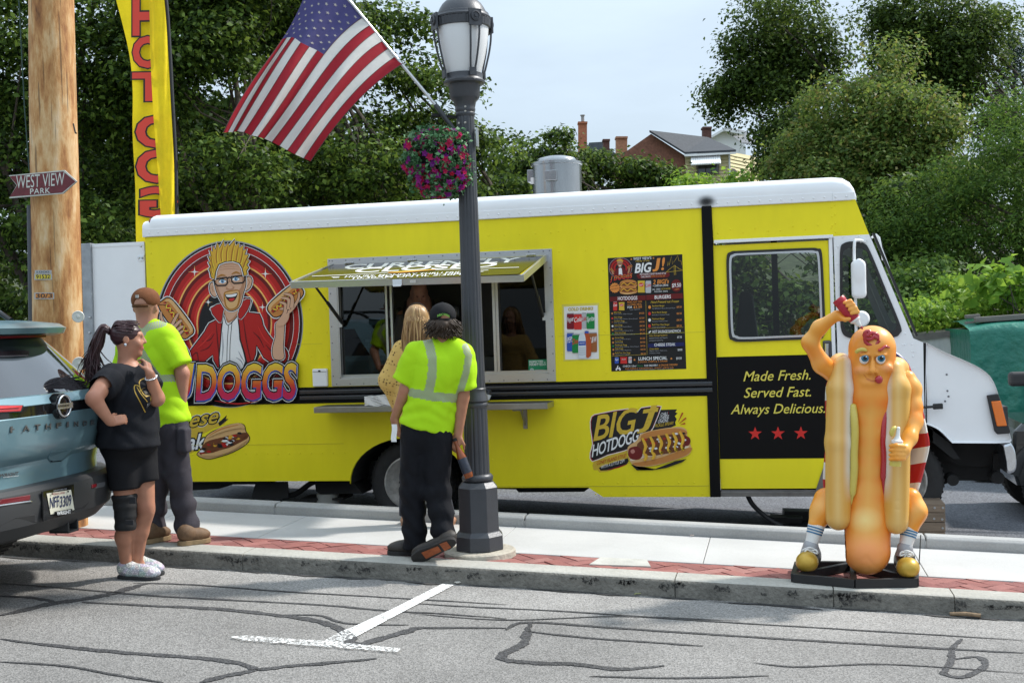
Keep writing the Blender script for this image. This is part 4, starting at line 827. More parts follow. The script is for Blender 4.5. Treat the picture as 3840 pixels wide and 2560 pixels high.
for x in np.arange(-2.6,-1.9,.15):rivet(rv,(x,YT,2.50));
tag(rv.build('rivets',yel,truck,smooth=50),kind='stuff')
rv=MB()
for x in np.arange(XR+.4,XP0-.02,.115):rivet(rv,(x,YT-.007,1.096),.006);rivet(rv,(x,YT-.007,.962),.006)
for z in np.arange(.1,ZR,.11):rivet(rv,(XP0+.014,YT-.02,z),.005)
tag(rv.build('rivets',blk,truck),kind='stuff')
rv=MB()
for q in((3142,925),(3142,990),(3144,1075),(3160,889),(3220,886),(3250,900),(3395,1250),(3420,1290),(3385,1292),(3393,1292),(3420,1318),(3428,1318),(3424,1335),(3424,1380)):rivet(rv,T(*q))
tag(rv.build('rivets',whp,cabo),kind='stuff')
fan=MB();fc_=P(2090,715,YT+.55);b0=np.array([fc_[0],fc_[1],ZT+.03]);k=(P(2184,640,YT+.55)[0]-P(1997,640,YT+.55)[0])/2
galv=M('galvanised_fan',(.36,.37,.38),.24,metal=.9,var=.18,vs=5,stretch=(1,1,.2))
zt=P(2090,612,YT+.55)[2];fan.lathe(b0,[(k*.97,-.1),(k*.97,zt-b0[2]-.03),(k*1.02,zt-b0[2]-.025),(k*1.02,zt-b0[2]),(k*.95,zt-b0[2]+.005)],48);fan=fan.build('exhaust_fan',galv,truck,smooth=40)
mb=MB();mb.lathe((b0[0],b0[1],zt),[(k*.8,-.01),(k*.8,.02),(k*.72,.045),(k*.45,.062),(.01,.068)],40);mb.build('fan_cap',galv,fan,smooth=40)
mb=MB();mb.box(P(2066,658,YT+.55-k-.01),(.12,.05,.10));mb.build('motor_box',galv,fan,bevel=.006);mb=MB();mb.box(P(1998,662,YT+.55),(.09,.12,.12));mb.build('motor_box',galv,fan,bevel=.006)
mb=MB();mb.prism([P(1992,668,YT+.47),P(2012,666,YT+.47),P(2012,690,YT+.47),P(1992,692,YT+.47)],(0,-.03,0),(0,-.02,0));mb.build('warning_sticker',M('sticker',(.7,.65,.62),.5),fan)
# ================================================================== SERVING HATCH
hf=MB()
ox0,ox1,oz0,oz1=-4.212,-1.997,1.113,2.350
for(x0,x1,z0,z1)in((ox0,ox1,oz0,hz0),(ox0,ox1,hz1,oz1),(ox0,hx0,hz0,hz1),(hx1,ox1,hz0,hz1)):hf.bb(x0,x1,YT-.016,YT+.0,z0,z1)
for(x0,x1,z0,z1)in((hx0-.01,hx1+.01,hz0-.01,hz0+.012),(hx0-.01,hx1+.01,hz1-.012,hz1+.01),(hx0-.01,hx0+.012,hz0,hz1),(hx1-.012,hx1+.01,hz0,hz1)):hf.bb(x0,x1,YT-.012,YT+.09,z0,z1)
hatch=hf.build('serving_window',alu,truck,bevel=.002)
rv=MB()
for x in np.arange(ox0+.05,ox1,.139):rivet(rv,(x,YT-.016,oz1-.02),.007);rivet(rv,(x,YT-.016,oz0+.02),.007)
for z in np.arange(oz0+.1,oz1,.16):rivet(rv,(ox0+.02,YT-.016,z),.007);rivet(rv,(ox1-.02,YT-.016,z),.007)
tag(rv.build('screws',M('screw_grey',(.2,.2,.21),.4,metal=.7),hatch),kind='stuff')
def wx(px,py=1250):return T(px,py,-.06)[0]
Yw=YT+.05
mb=MB()
for px,wdt in((1262,.02),(1280,.022),(1455,.020),(1473,.02),(1858,.032),(1868,.03)):
 mb.bb(wx(px)-wdt/2,wx(px)+wdt/2,Yw-.015,Yw+.03,hz0+.01,hz1-.01)
mb.bb(hx0,hx1,Yw-.02,Yw+.035,hz0+.008,hz0+.035);mb.bb(hx0,hx1,Yw-.02,Yw+.035,hz1-.04,hz1-.01);mb.build('window_rail',alu,hatch)
mb=MB();mb.bb(wx(1286),wx(1448),Yw+.004,Yw+.008,hz0+.035,hz1-.04);mb.build('sliding_pane',g_win,hatch)
mb=MB();mb.bb(wx(1880),wx(2052),Yw+.004,Yw+.008,hz0+.035,hz1-.04);mb.build('fixed_pane',g_fix,hatch)
for a,b in((1284,1450),(1878,2054)):
 mb=MB()
 for x in(wx(a),wx(b)):mb.bb(x-.006,x+.006,Yw-.003,Yw+.014,hz0+.03,hz1-.04)
 mb.build('pane_seal',rub,hatch)
n0,n1=np.array([-4.160,YT-.02,2.292]),np.array([-2.050,YT-.02,2.290]);f0,f1=np.array([-4.172,YT-1.03,2.092]),np.array([-2.072,YT-1.03,2.068])
fn=np.cross(n1-n0,f0-n0);fn/=np.linalg.norm(fn);fn=fn if fn[2]>0 else-fn
mb=MB();mb.prism([n0,n1,f1,f0],(0,0,0),-fn*.035);flap=mb.build('awning_flap',yel,hatch)
fo=MB()
for a,b in((f0,f1),(n0,f0),(n1,f1)):
 fo.beam(a-fn*.02,b-fn*.02,.022,.062,fn)
fo.build('flap_trim',alu,flap,bevel=.003)
mb=MB();mb.box((f0+f1)/2*1.0+np.array([-.06,-.016,-.025]),(.085,.012,.05));mb.box((f0+f1)/2+np.array([-.06,-.02,-.055]),(.075,.02,.012));mb.build('flap_latch',chr_,flap,bevel=.002)
mb=MB();mb.box((f0+f1)/2+np.array([.08,-.013,-.02]),(.055,.006,.03));mb.build('paper_tag',M('tag_white',(.55,.55,.53),.6),flap)
for fx in(.08,.38,.93):
 mb=MB();c=n0+(n1-n0)*fx
 for k in range(5):mb.tube([c+np.array([.018*k-.04,-.005,.012]),c+np.array([.018*k-.025,-.005,.012])],.008,8)
 mb.build('hinge',alu,hatch)
mb=MB();mb.tube([(hx0+.04,YT+.0,1.72),(hx0+.0,YT-.7,2.13)],.011,8);mb.tube([(hx0+.04,YT,1.72),(hx0+.02,YT-.33,1.92)],.017,8);mb.build('gas_strut',rub,hatch,smooth=60);mb=MB();mb.tube([(hx1-.04,YT,1.72),(hx1-.0,YT-.7,2.12)],.011,8);mb.tube([(hx1-.04,YT,1.72),(hx1-.02,YT-.33,1.91)],.017,8);mb.build('gas_strut',rub,hatch,smooth=60)
mb=MB();mb.box((hx0+.025,YT-.0,1.72),(.03,.03,.07));mb.box((hx1-.025,YT,1.72),(.03,.03,.07));mb.build('strut_mount',alu,hatch)
s0,s1=P(1232,1534,YT-.36),P(1990,1503,YT-.36);zsh=(s0[2]+s1[2])/2
xs0,xs1=-4.27,-2.02
mb=MB();mb.bb(xs0,xs1,YT-.36,YT-.02,zsh-.055,zsh);shelf=mb.build('counter_shelf',M('steel_shelf',(.36,.35,.33),.32,metal=.85,var=.12,vs=8),truck,bevel=.004)
for x in(-3.36,-2.30):
 mb=MB();mb.bb(x-.018,x+.018,YT-.03,YT-.0,zsh-.26,zsh-.05);mb.beam((x,YT-.03,zsh-.22),(x,YT-.22,zsh-.06),.025,.012,(1,0,0));mb.bb(x-.07,x+.02,YT-.25,YT-.02,zsh-.075,zsh-.056);mb.build('bracket',M('zinc',(.3,.28,.25),.4,metal=.7),shelf)
ol=MB();p=T(1204,1415);ol.box(p+np.array([0,-.018,0]),(.155,.035,.175));ol=ol.build('outlet_cover',whp,truck,bevel=.012);mb=MB();mb.box(p+np.array([0,-.04,.065]),(.02,.012,.012));mb.bb(p[0]-.07,p[0]+.07,YT-.0375,YT-.035,p[2]+.055,p[2]+.058);mb.build('latch_knob',und,ol)
nk=empty('napkin_stack',(-3.55,YT-.25,zsh),'stack of white paper napkins on the serving shelf','napkins')
nx0,nx1=P(1372,1500,YT-.3)[0],P(1470,1500,YT-.3)[0]
for k in range(7):
 mb=MB();G=[[(nx0+(nx1-nx0)*i/8,YT-.34+.2*j/3+rng.uniform(-.004,.004),zsh+.004+.0125*k+.007*math.sin(i*1.3+k*.5))for j in range(4)]for i in range(9)]
 mb.grid(G);G2=[[(a,b,c+.010)for a,b,c in r]for r in G];mb.grid(G2);n=4
 mb.add([G[i][0]for i in range(9)]+[G2[i][0]for i in range(9)],[(i,i+1,i+10,i+9)for i in range(8)]);mb.add(G[0]+G2[0],[(i,i+1,i+5,i+4)for i in range(3)]);mb.build('napkin',M('napkin_white',(.78,.78,.77),.9),nk)
tub=empty('plastic_tub',(-2.42,YT-.2,zsh),'clear plastic tub holding small white cups beside the lamp post','tub')
tx0,tx1=P(1770,1480,YT-.2)[0],P(1835,1480,YT-.2)[0];clear=glassmat('clear_plastic',(.8,.8,.8),.05)
mb=MB();G=[[(tx0+.02,YT-.3),(tx1-.03,YT-.3),(tx1-.03,YT-.1),(tx0+.02,YT-.1)],[(tx0,YT-.32),(tx1,YT-.32),(tx1,YT-.08),(tx0,YT-.08)]]
mb.grid([[(x,y,zsh+.004)for x,y in G[0]],[(x,y,zsh+.12)for x,y in G[1]],[(x+(.015 if x>tx0+.05 else-.015),y,zsh+.122)for x,y in G[1]]],True);mb.build('tub_wall',clear,tub)
for k in range(4):mb=MB();mb.lathe((tx0+.05+.03*k,YT-.22+.03*(k%2),zsh+.012+.02*(k%2)),[(.022,0),(.03,.045),(.027,.045),(.02,.004)],14,(.3,0,1));mb.build('cup',M('napkin_white',(.78,.78,.77),.9),tub,smooth=40)
mb=MB()
for z in(1.35,1.75,2.15):mb.bb(-4.3,-3.3,YT+1.75,YT+2.1,z,z+.015)
for x in(-4.28,-3.32):mb.bb(x-.012,x+.012,YT+1.74,YT+1.77,.5,2.5)
mb.bb(-3.1,-1.2,YT+1.5,YT+2.1,.5,1.32);mb.bb(-4.2,-1.95,YT+.1,YT+.45,1.10,1.15);mb.bb(-2.6,-1.9,YT+1.45,YT+2.1,1.32,1.62);mb.build('kitchen_fittings',dkin,truck,bevel=.005)
cn=MB()
for z in(1.365,1.765):
 for x in np.arange(-4.2,-3.4,.085):cn.lathe((x,YT+1.85+rng.uniform(0,.1),z),[(.03,0),(.032,.01),(.032,.11),(.026,.12)],12)
tag(cn.build('cans',M('can_steel',(.3,.3,.32),.3,metal=.7),truck,smooth=40),kind='stuff')
bag=MB();c=np.array([wx(1418,1400),YT+.22,1.27]);G=[[c+np.array([(.15-.01*abs(i-3))*(j/4-1),.04*math.sin(j/8*math.pi)*-1,.4*i/6-.1])for j in range(9)]for i in range(7)];bag.grid(G);bag.build('chip_bag',M('orange_bag',(.38,.14,.02),.35),truck,smooth=60)
# ================================================================== PRINT ON THE TRUCK
def pr(name,c,rough=.38,spec=.3):return M('print_'+name,c,rough,spec=spec)
K=pr('black',(.012,.011,.012));Wt=pr('white',(.78,.78,.77));Rd=pr('red',(.42,.015,.012));DR=pr('darkred',(.13,.008,.008));Og=pr('orange',(.72,.26,.05));Ye=pr('yellow',(.75,.56,.05));Sk=pr('skin',(.62,.37,.24));Sk2=pr('skin_dark',(.44,.22,.12));Hr=pr('hair',(.66,.38,.04));Hr2=pr('hair_dark',(.38,.16,.02));Bl=pr('blue',(.03,.09,.42));Gy=pr('grey',(.33,.34,.37));Gn=pr('green',(.02,.20,.06));Br=pr('brown',(.16,.05,.018));Bun=pr('bun',(.52,.21,.05));Bun2=pr('bun_light',(.66,.40,.17));Mus=pr('mustard',(.72,.38,.03));RdB=pr('bright_red',(.58,.03,.025));Gold=pr('gold',(.62,.42,.04));Teal=pr('eye_blue',(.12,.3,.5));LtO=pr('light_orange',(.85,.45,.12))
def gradmat():
 m=bpy.data.materials.new('print_gradient');m.use_nodes=True;n=m.node_tree;b=n.nodes['Principled BSDF'];b.inputs['Roughness'].default_value=.38;b.inputs['Specular IOR Level'].default_value=.3
 tc=n.nodes.new('ShaderNodeTexCoord');sp=n.nodes.new('ShaderNodeSeparateXYZ');mr=n.nodes.new('ShaderNodeMapRange')
 n.links.new(tc.outputs['Object'],sp.inputs[0]);n.links.new(sp.outputs['Z'],mr.inputs['Value'])
 mr.inputs['From Min'].default_value=T(900,1502)[2]*SC;mr.inputs['From Max'].default_value=T(900,1368)[2]*SC
 r=ramp(n,[(0,(.55,.02,.10)),(.28,(.55,.02,.06)),(.42,(.6,.07,.02)),(.72,(.75,.30,.03)),(1,(.78,.56,.05))]);n.links.new(mr.outputs[0],r.inputs[0]);n.links.new(r.outputs[0],b.inputs['Base Color']);return m
Gr=gradmat()
L3=lambda x,y:(560+.5997*x,860+.5997*y)
N_=(0,-1,0)
lg=Decal((0,YT-.001,0),N_,L3,.0002)
cx,cy=500,588
lg.disc(cx,cy+4,462,522,Gy,72);lg.disc(cx,cy+6,456,516,K,72);lg.disc(cx,cy,440,498,Wt,72);lg.disc(cx,cy,437,495,Rd,72);lg.disc(cx,cy,405,458,Wt,72);lg.disc(cx,cy,402,455,DR,72)
for f,m in((.86,Rd),(.80,RdB),(.765,LtO),(.745,DR),(.70,Rd),(.645,RdB),(.61,LtO),(.59,DR),(.55,Rd),(.50,RdB),(.465,LtO),(.445,Rd),(.43,K)):lg.disc(cx,cy,440*f,498*f,m,64)
lg.poly([(320,560),(390,430),(420,420),(560,420),(650,470),(680,560),(660,850),(330,850)],K,4)
for sx,sy,r in((284,266,42),(727,278,42),(152,447,30),(370,455,30),(709,486,34),(680,850,34)):lg.star(sx,sy,r,LtO,4,.12);lg.star(sx,sy,r*.62,Wt,4,.2);lg.disc(sx,sy,8,8,Wt,12)
def shape(pts,m,ow=10,sm=4,white=True):
 if white:lg.stroke(pts,ow*2.6,Wt,sm,True)
 lg.stroke(pts,ow*1.5,K,sm,True);lg.poly(pts,m,sm)
jk=[(255,770),(290,720),(350,640),(378,590),(430,560),(395,505),(390,492),(470,465),(600,430),(640,445),(620,520),(690,530),(712,600),(740,650),(785,705),(850,745),(868,790),(850,830),(800,845),(720,800),(670,720),(640,850),(430,860),(400,780),(320,850),(262,860),(240,820)]
shape(jk,Rd,8,2)
for a in([(330,700),(380,690),(410,650)],[(320,760),(370,740),(400,700)],[(650,640),(690,680),(720,740)],[(730,720),(770,770),(800,830)],[(420,580),(430,700),(445,850)],[(590,560),(610,700),(640,840)],[(270,790),(300,770),(310,830)]):lg.stroke(a,[3,9,3],DR,5)
for a in([(300,745),(350,700),(400,640)],[(680,600),(720,680),(770,730)]):lg.stroke(a,[2,10,2],RdB,5)
lg.poly([(470,520),(500,560),(556,530),(575,690),(615,830),(560,900),(440,900),(445,700),(455,580)],K,2)
lg.poly([(474,530),(498,570),(552,540),(566,690),(602,822),(555,890),(448,890),(452,700),(462,590)],Wt,2)
lg.stroke([(498,600),(490,720),(487,880)],4,K,4);lg.stroke([(520,580),(508,720),(506,880)],4,K,4);lg.stroke([(470,540),(494,600),(552,545)],5,K,3)
for a in([(560,760),(580,800),(600,830)],[(545,800),(575,820),(590,850)],[(460,640),(464,740),(456,830)]):lg.stroke(a,[2,8,2],Gy,4)
lg.poly([(472,470),(575,460),(556,535),(500,585),(478,545)],Sk2,3);lg.poly([(480,500),(560,490),(545,530),(500,570)],Sk,3)
shape([(388,495),(470,462),(462,520),(452,580),(425,560)],Rd,5,2);shape([(560,530),(590,450),(635,440),(618,500),(575,560)],Rd,5,2)
for e in([(412,420),(388,395),(384,350),(398,334),(420,345),(428,400)],[(600,385),(632,365),(645,320),(630,296),(608,310),(602,350)]):shape(e,Sk,7,4)
for e in([(404,390),(396,362),(410,350)],[(614,360),(630,330),(618,312)]):lg.stroke(e,5,Sk2,4)
face=[(408,250),(430,215),(480,195),(540,190),(580,205),(598,260),(606,340),(590,400),(572,470),(545,500),(510,508),(480,490),(458,455),(430,400),(412,330)]
shape(face,Sk,7,4);lg.poly([(570,230),(596,270),(600,350),(580,420),(560,480),(555,400),(585,340)],Sk2,3);lg.poly([(418,260),(424,330),(448,400),(470,450),(452,440),(428,390),(412,320)],Sk2,3)
for y in(222,236,250):lg.stroke([(445,y+4),(500,y-4),(565,y)],[2,4,2],Sk2,4)
lg.poly([(470,400),(490,386),(525,380),(560,378),(572,400),(570,450),(552,492),(512,506),(484,488),(472,450)],Hr2,4);lg.poly([(478,404),(500,392),(556,384),(564,400),(560,448),(545,484),(514,496),(490,480),(482,448)],Bun2,4)
lg.poly([(478,408),(520,404),(555,396),(548,430),(530,450),(508,452),(490,436)],K,4);lg.poly([(483,410),(520,407),(551,400),(545,416),(520,422),(492,422)],Wt,3);lg.poly([(500,438),(520,430),(540,432),(528,446),(512,448)],RdB,3)
lg.poly([(484,366),(498,350),(506,310),(520,350),(536,360),(530,374),(508,380),(488,376)],Sk2,4);lg.poly([(492,362),(506,330),(520,352),(526,366),(508,372)],Sk,4)
for ex,ey in((462,324),(546,310)):
 lg.disc(ex,ey,24,13,Wt,24);lg.disc(ex+1,ey,11,12,Teal,20);lg.disc(ex+1,ey,5,6,K,14);lg.disc(ex+4,ey-3,2.5,3,Wt,10);lg.stroke([(ex-26,ey+2),(ex-4,ey-14),(ex+24,ey-4)],[3,5,3],K,4)
lg.stroke([(430,300),(455,286),(482,290)],[4,11,5],Hr2,4);lg.stroke([(520,280),(548,268),(572,278)],[4,11,5],Hr2,4)
lg.stroke([(412,312),(490,300),(494,336),(482,350),(432,352),(416,338)],9,K,0,True);lg.stroke([(518,296),(598,288),(600,322),(588,334),(536,338),(522,328)],9,K,0,True);lg.stroke([(490,310),(504,300),(518,304)],8,K,3);lg.stroke([(412,315),(400,320)],9,K);lg.stroke([(598,292),(612,296)],9,K)
def spikes(pts):return pts
hair=[(412,312),(395,300),(388,262),(380,250),(392,235),(378,205),(390,200),(378,170),(396,168),(386,132),(404,140),(402,106),(420,128),(432,84),(446,120),(472,70),(476,112),(500,88),(506,108),(540,66),(540,108),(566,88),(568,120),(594,100),(590,134),(612,126),(602,160),(626,160),(612,190),(630,200),(614,222),(626,240),(612,258),(616,282),(600,290),(588,240),(570,210),(530,196),(480,200),(438,218),(420,260)]
lg.stroke(hair,22,Wt,0,True);lg.stroke(hair,12,K,0,True);lg.poly(hair,Hr)
for a in[[(430,210),(425,160),(434,100)],[(460,200),(455,150),(472,86)],[(490,195),(490,140),(500,100)],[(520,194),(525,140),(538,84)],[(550,198),(556,150),(564,104)],[(575,212),(585,170),(592,118)],[(594,240),(605,205),(622,168)],[(410,240),(398,205),(388,145)],[(404,280),(394,255),(390,215)]]:lg.stroke(a,[10,8,1],Hr2,5);lg.stroke([(p[0]+7,p[1]+6)for p in a],[7,6,1],Ye,5)
def hotdog(a,b,w,name=None):
 a,b=np.array(a,float),np.array(b,float);d=(b-a)/np.linalg.norm(b-a);q=np.array([-d[1],d[0]])
 body=[a-d*30+q*0,a+q*w,b+q*w,b+d*30,b-q*w,a-q*w]
 body=[tuple(p)for p in spline(body,True,5)];lg.stroke(body,26,Wt,0,True);lg.stroke(body,15,K,0,True);lg.poly(body,Bun)
 top=spline([a-d*22-q*8,a-q*w*.8,(a+b)/2-q*w*.85,b-q*w*.8,b+d*16-q*8],False,4);lg.stroke(top,[4,20,20,20,4],Bun2)
 sg=[a-d*18,(a+b)/2,b+d*18];lg.stroke(sg,[20,32,20],Br,4)
 lg.stroke(sg,[8,14,8],Rd,4);zz=[a+d*(i*np.linalg.norm(b-a)/12)+q*(10 if i%2 else-10)for i in range(13)];lg.stroke(zz,7,Ye,3)
 for i in range(14):p=a+(b-a)*(i/13)+q*rng.uniform(-16,16);lg.disc(p[0],p[1],5,5,RdB if i%3 else Br,8)
shape([(205,690),(255,770),(262,840),(230,850),(190,760),(185,700)],Sk,6,3)
hotdog((112,470),(240,640),46)
for f in([(180,690),(120,620),(88,560),(82,515)],[(150,600),(170,560),(190,525)],[(165,610),(200,575),(214,572)],[(175,640),(205,612),(222,606)],[(185,665),(205,645),(222,632)]):
 lg.stroke(f,[26,24,22,15],K,5);lg.stroke(f,[20,18,16,9],Sk,5)
shape([(800,590),(850,570),(850,650),(845,740),(850,800),(820,815),(785,800),(780,740),(800,660)],Sk,6,3)
hotdog((790,505),(930,385),46)
for f in([(820,580),(850,540),(900,500),(940,440),(946,395)],[(850,540),(860,500),(826,498)],[(860,520),(860,470),(824,455)],[(880,500),(880,440),(836,428)],[(900,490),(900,420),(850,402)]):
 lg.stroke(f,[30,26,22,14],K,5);lg.stroke(f,[24,20,16,9],Sk,5)
lg.poly([(805,600),(820,560),(880,520),(880,560),(850,600)],Sk,3)
for st,x0,x1,ya,yb,h,ft in(('J',170,282,1062,1058,215,True),('DOGGS',306,925,1062,1052,212,False)):
 for b,m in((.105,K),(.075,Wt),(.062,K)):lg.text(st,x0,ya,x1,yb,h,m,b,.10,.96,fit=ft)
 lg.text(st,x0+6,ya+4,x1+6,yb+4,h,Bl,.03,.10,.96,fit=ft);lg.text(st,x0,ya-2,x1,yb-2,h,Gr,.026,.10,.96,fit=ft)
lg.stroke([(420,1068),(560,1088),(690,1070)],[2,10,2],Rd,5)
lg.build('round_logo',truck)
ck=Decal((0,YT-.001,0),N_,L3,.0002)
ck.poly([(60,1290),(250,1240),(420,1200),(492,1180),(470,1215),(430,1232),(300,1290),(340,1300),(250,1330),(300,1380),(180,1430),(150,1420),(250,1390),(120,1410)],Gold);ck.poly([(430,1210),(485,1160),(478,1185),(495,1185),(440,1230)],K)
for b,m in((.085,Wt),(.06,K),(.012,Gold)):ck.text('Cheese',30,1275,432,1205,92,m,b,.35)
for y in(1335,1372):ck.stroke([(160,y+30),(260,y),(330,y-14)],[3,12,3],K,4)
for b,m in((.085,K),(.02,Wt)):ck.text('Steak',95,1388,350,1368,96,m,b,.3)
sw=[(300,1405),(330,1372),(360,1290),(450,1240),(540,1215),(590,1222),(602,1262),(625,1300),(605,1340),(520,1390),(430,1420),(360,1432)]
ck.stroke(sw,10,K,3,True);ck.poly(sw,Bun2,3);ck.poly([(315,1398),(352,1330),(450,1300),(600,1268),(618,1300),(560,1345),(440,1380),(350,1412)],Br,3)
for i in range(46):a,b=rng.uniform(330,600),0;b=1400-(a-330)*.38+rng.uniform(-42,12);ck.poly([(a+16*math.cos(t)*rng.uniform(.6,1.2),b+8*math.sin(t))for t in np.linspace(0,6,7)],[Br,Wt,Rd,K,Mus,Br][i%6])
ck.stroke([(330,1408),(420,1402),(520,1368),(615,1312)],[10,24,24,8],Bun2,5);ck.stroke([(360,1300),(450,1252),(560,1225),(598,1240)],[8,30,34,12],Bun2,5);ck.stroke([(380,1285),(460,1244),(560,1220)],[4,9,4],Bun,5)
ck.build('cheese_steak_decal',truck)
L4=lambda x,y:(2150+.4252*x,1400+.4252*y)
bj=Decal((0,YT-.001,0),N_,L4,.0002)
bj.poly([(700,360),(760,320),(915,315),(900,340),(920,350),(895,375),(912,400),(898,430),(905,455),(860,475),(760,500),(700,500)],K)
bj.poly([(180,770),(330,700),(480,670),(470,720),(490,740),(470,770),(495,790),(430,815),(300,862),(230,870),(215,850),(180,850),(170,810)],Gold);bj.poly([(225,830),(330,790),(480,745),(490,770),(470,800),(330,850),(240,855)],K);bj.stroke([(300,850),(400,825),(470,800)],[3,10,3],Rd,4);bj.stroke([(300,720),(400,690),(500,660)],[3,14,3],K,4)
bl_=[(150,480),(160,380),(240,350),(480,310),(570,340),(600,300),(755,285),(770,310),(720,440),(680,510),(590,530),(575,620),(450,680),(300,720),(165,775),(148,700),(170,620)]
bj.poly(bl_,Rd,2);bj.stroke(bl_,6,Wt,2,True);bj.poly([((x-440)*.97+440,(y-520)*.965+520)for x,y in bl_],K,2)
bj.text('BIG',180,592,560,508,215,Gold,.012,.22,.92);bj.text('J',575,520,728,500,215,Gold,.03,.25,fit=True);bj.poly([(612,352),(620,318),(752,298),(745,335)],Gold)
for i in range(26):x=rng.uniform(190,700);y=560-(x-190)*.2-rng.uniform(0,190);bj.stroke([(x,y),(x+rng.uniform(15,45),y-rng.uniform(4,16))],[1,4,1],K)
bj.text('HOTDOGG',165,735,580,590,105,Wt,.016,.22,.92)
bj.text('CHILI',772,375,832,365,28,Wt,.004,.2);bj.text('!',836,364,842,363,28,Rd,0,.2);bj.text('CHEESE',762,406,845,392,28,Wt,.004,.2);bj.text('ONIONS',748,438,838,424,28,Wt,.004,.2);bj.text('PICKLE SPEAR!',718,474,885,446,27,Gold,.002,.2)
bj.text('CONEY ISLAND STYLE!',208,805,468,735,32,Rd,.004,.2);bj.text('WITH A LITTLE ZIP!',245,838,452,780,28,Wt,.004,.2)
for a,b in(((926,425),(965,345)),((935,440),(995,390)),((945,450),(988,438))):bj.stroke([a,b],[3,14],Rd)
bj.poly([(510,800),(600,850),(720,840),(900,770),(1000,750),(960,780),(820,830),(700,850),(560,850)],K)
hb=[(480,650),(560,590),(600,530),(700,500),(850,475),(950,470),(1000,500),(1005,560),(1038,640),(1030,700),(960,740),(800,790),(680,815),(560,815),(500,770)]
bj.poly(hb,Bun2,3);bj.poly([(600,545),(700,505),(900,480),(990,500),(990,540),(800,560),(620,600)],Bun,3);bj.poly([(520,790),(640,770),(800,730),(1030,650),(1032,690),(960,735),(780,790),(600,815)],Bun,3);bj.poly([(500,770),(620,740),(760,720),(900,690),(1010,650),(990,640),(700,680),(560,700)],pr('crumb',(.74,.62,.46)),3)
bj.poly([(560,640),(620,580),(800,540),(990,540),(1000,600),(960,670),(800,710),(640,720)],Br,3)
bj.poly([(485,690),(500,655),(560,640),(600,670),(610,720),(580,755),(520,755),(488,725)],pr('sausage',(.16,.012,.01)),4);bj.poly([(505,680),(530,665),(545,690),(520,705)],pr('sausage_shine',(.5,.2,.16)),4);bj.poly([(985,555),(1020,560),(1035,595),(1018,630),(985,630)],pr('sausage',(.16,.012,.01)),4)
for i in range(60):x=rng.uniform(600,990);y=690-(x-600)*.18+rng.uniform(-110,20);bj.poly([(x+15*math.cos(t)*rng.uniform(.5,1.3),y+10*math.sin(t))for t in np.linspace(0,6,7)],[Br,Wt,K,Br,Rd,Wt][i%6])
for x in(620,690,760,830,890,950):
 y=700-(x-600)*.18;zz=[(x-10,y-130),(x+20,y-60),(x+5,y),(x+25,y+30),(x+10,y+(70 if x<700 else 20))];bj.stroke(zz,[20,30,18,30,22],Mus,5);bj.stroke([(p[0]-4,p[1])for p in zz],[3,5,3],Ye,5)
bj.build('hot_dog_decal',truck)
dt=Decal((0,YT+Yd-.0045,0),N_,L4,.0005)
yl=pr('door_yellow',(.72,.62,.10))
for ln in(('Made Fresh.',1500,68,2092,52,88),('Served Fast.',1505,213,2096,200,88),('Always Delicious.',1388,358,2220,345,86)):dt=Decal((0,YT+Yd-.0045,0),N_,L4,.0005);dt.text(*ln,yl,.004,.28);dt.build('slogan_lettering',door)
for x,y in((1603,530),(1805,528),(2007,526)):dt=Decal((0,YT+Yd-.0045,0),N_,L4,.0005);dt.star(x,y,62,pr('star_red',(.62,.025,.02)));dt.build('red_star',door)
L2=lambda x,y:(2050+.3188*x,930+.3188*y)
mn=Decal((0,YT-.001,0),N_,L2,.0002);S_=lambda x:(x-715)*-.0177
mn.poly([(716,118),(1595,73),(1643,1420),(762,1450)],K)
mn.disc(868,235,136,122,Gy,40);mn.disc(868,235,132,118,DR,40);mn.disc(868,235,112,100,Rd,40);mn.disc(868,235,96,86,DR,40);mn.disc(868,235,80,72,Rd,40);mn.disc(868,235,60,54,K,32)
mn.poly([(800,320),(815,250),(850,225),(890,225),(925,250),(950,310)],DR,2);mn.poly([(848,320),(848,240),(866,232),(884,240),(892,318)],Wt);mn.poly([(832,180),(838,150),(862,140),(886,150),(890,190),(876,222),(856,226),(840,210)],Sk2,3);mn.poly([(826,160),(824,140),(834,142),(838,122),(850,136),(866,116),(872,136),(890,124),(888,144),(902,150),(892,170),(880,150),(846,152)],Hr);mn.stroke([(836,184),(888,182)],6,K);mn.poly([(850,204),(876,202),(868,216),(856,216)],Wt)
for a,b in(((750,240),(790,285)),((950,235),(1005,205))):mn.stroke([a,b],24,Bun);mn.stroke([a,b],8,Br)
for a in([(770,270),(785,310)],[(975,235),(960,300)]):mn.stroke(a,18,Sk2)
mn.text('J DOGGS',748,388,1006,352,58,K,.07,.2);mn.text('J DOGGS',748,388,1006,352,58,RdB,.015,.2);mn.text('J DOGGS',750,366,1007,332,30,Og,.0,.2)
mn.text("WEST VIEW'S",1020,142,1232,131,30,Wt,.012);mn.star(997,132,14,Og);mn.star(1257,119,14,Og);mn.text('Home of the',1045,166,1210,156,22,Gold,0,.4)
mn.text('BIG',1040,292,1232,278,108,Wt,.03,.2);mn.text('J',1256,272,1330,266,142,Og,.04,.12,fit=True);mn.text('!',1352,256,1388,254,142,Og,.02,.12)
mn.poly([(1055,325),(1075,300),(1440,280),(1448,325),(1425,345),(1080,362)],DR);mn.text('FEATURING CONEY ISLAND STYLE',1098,320,1405,306,21,Wt,.006);mn.text('CHILI SAUCE',1110,349,1222,344,20,Wt,.006);mn.text('WITH A LITTLE ZIP',1230,343,1393,337,20,Og)
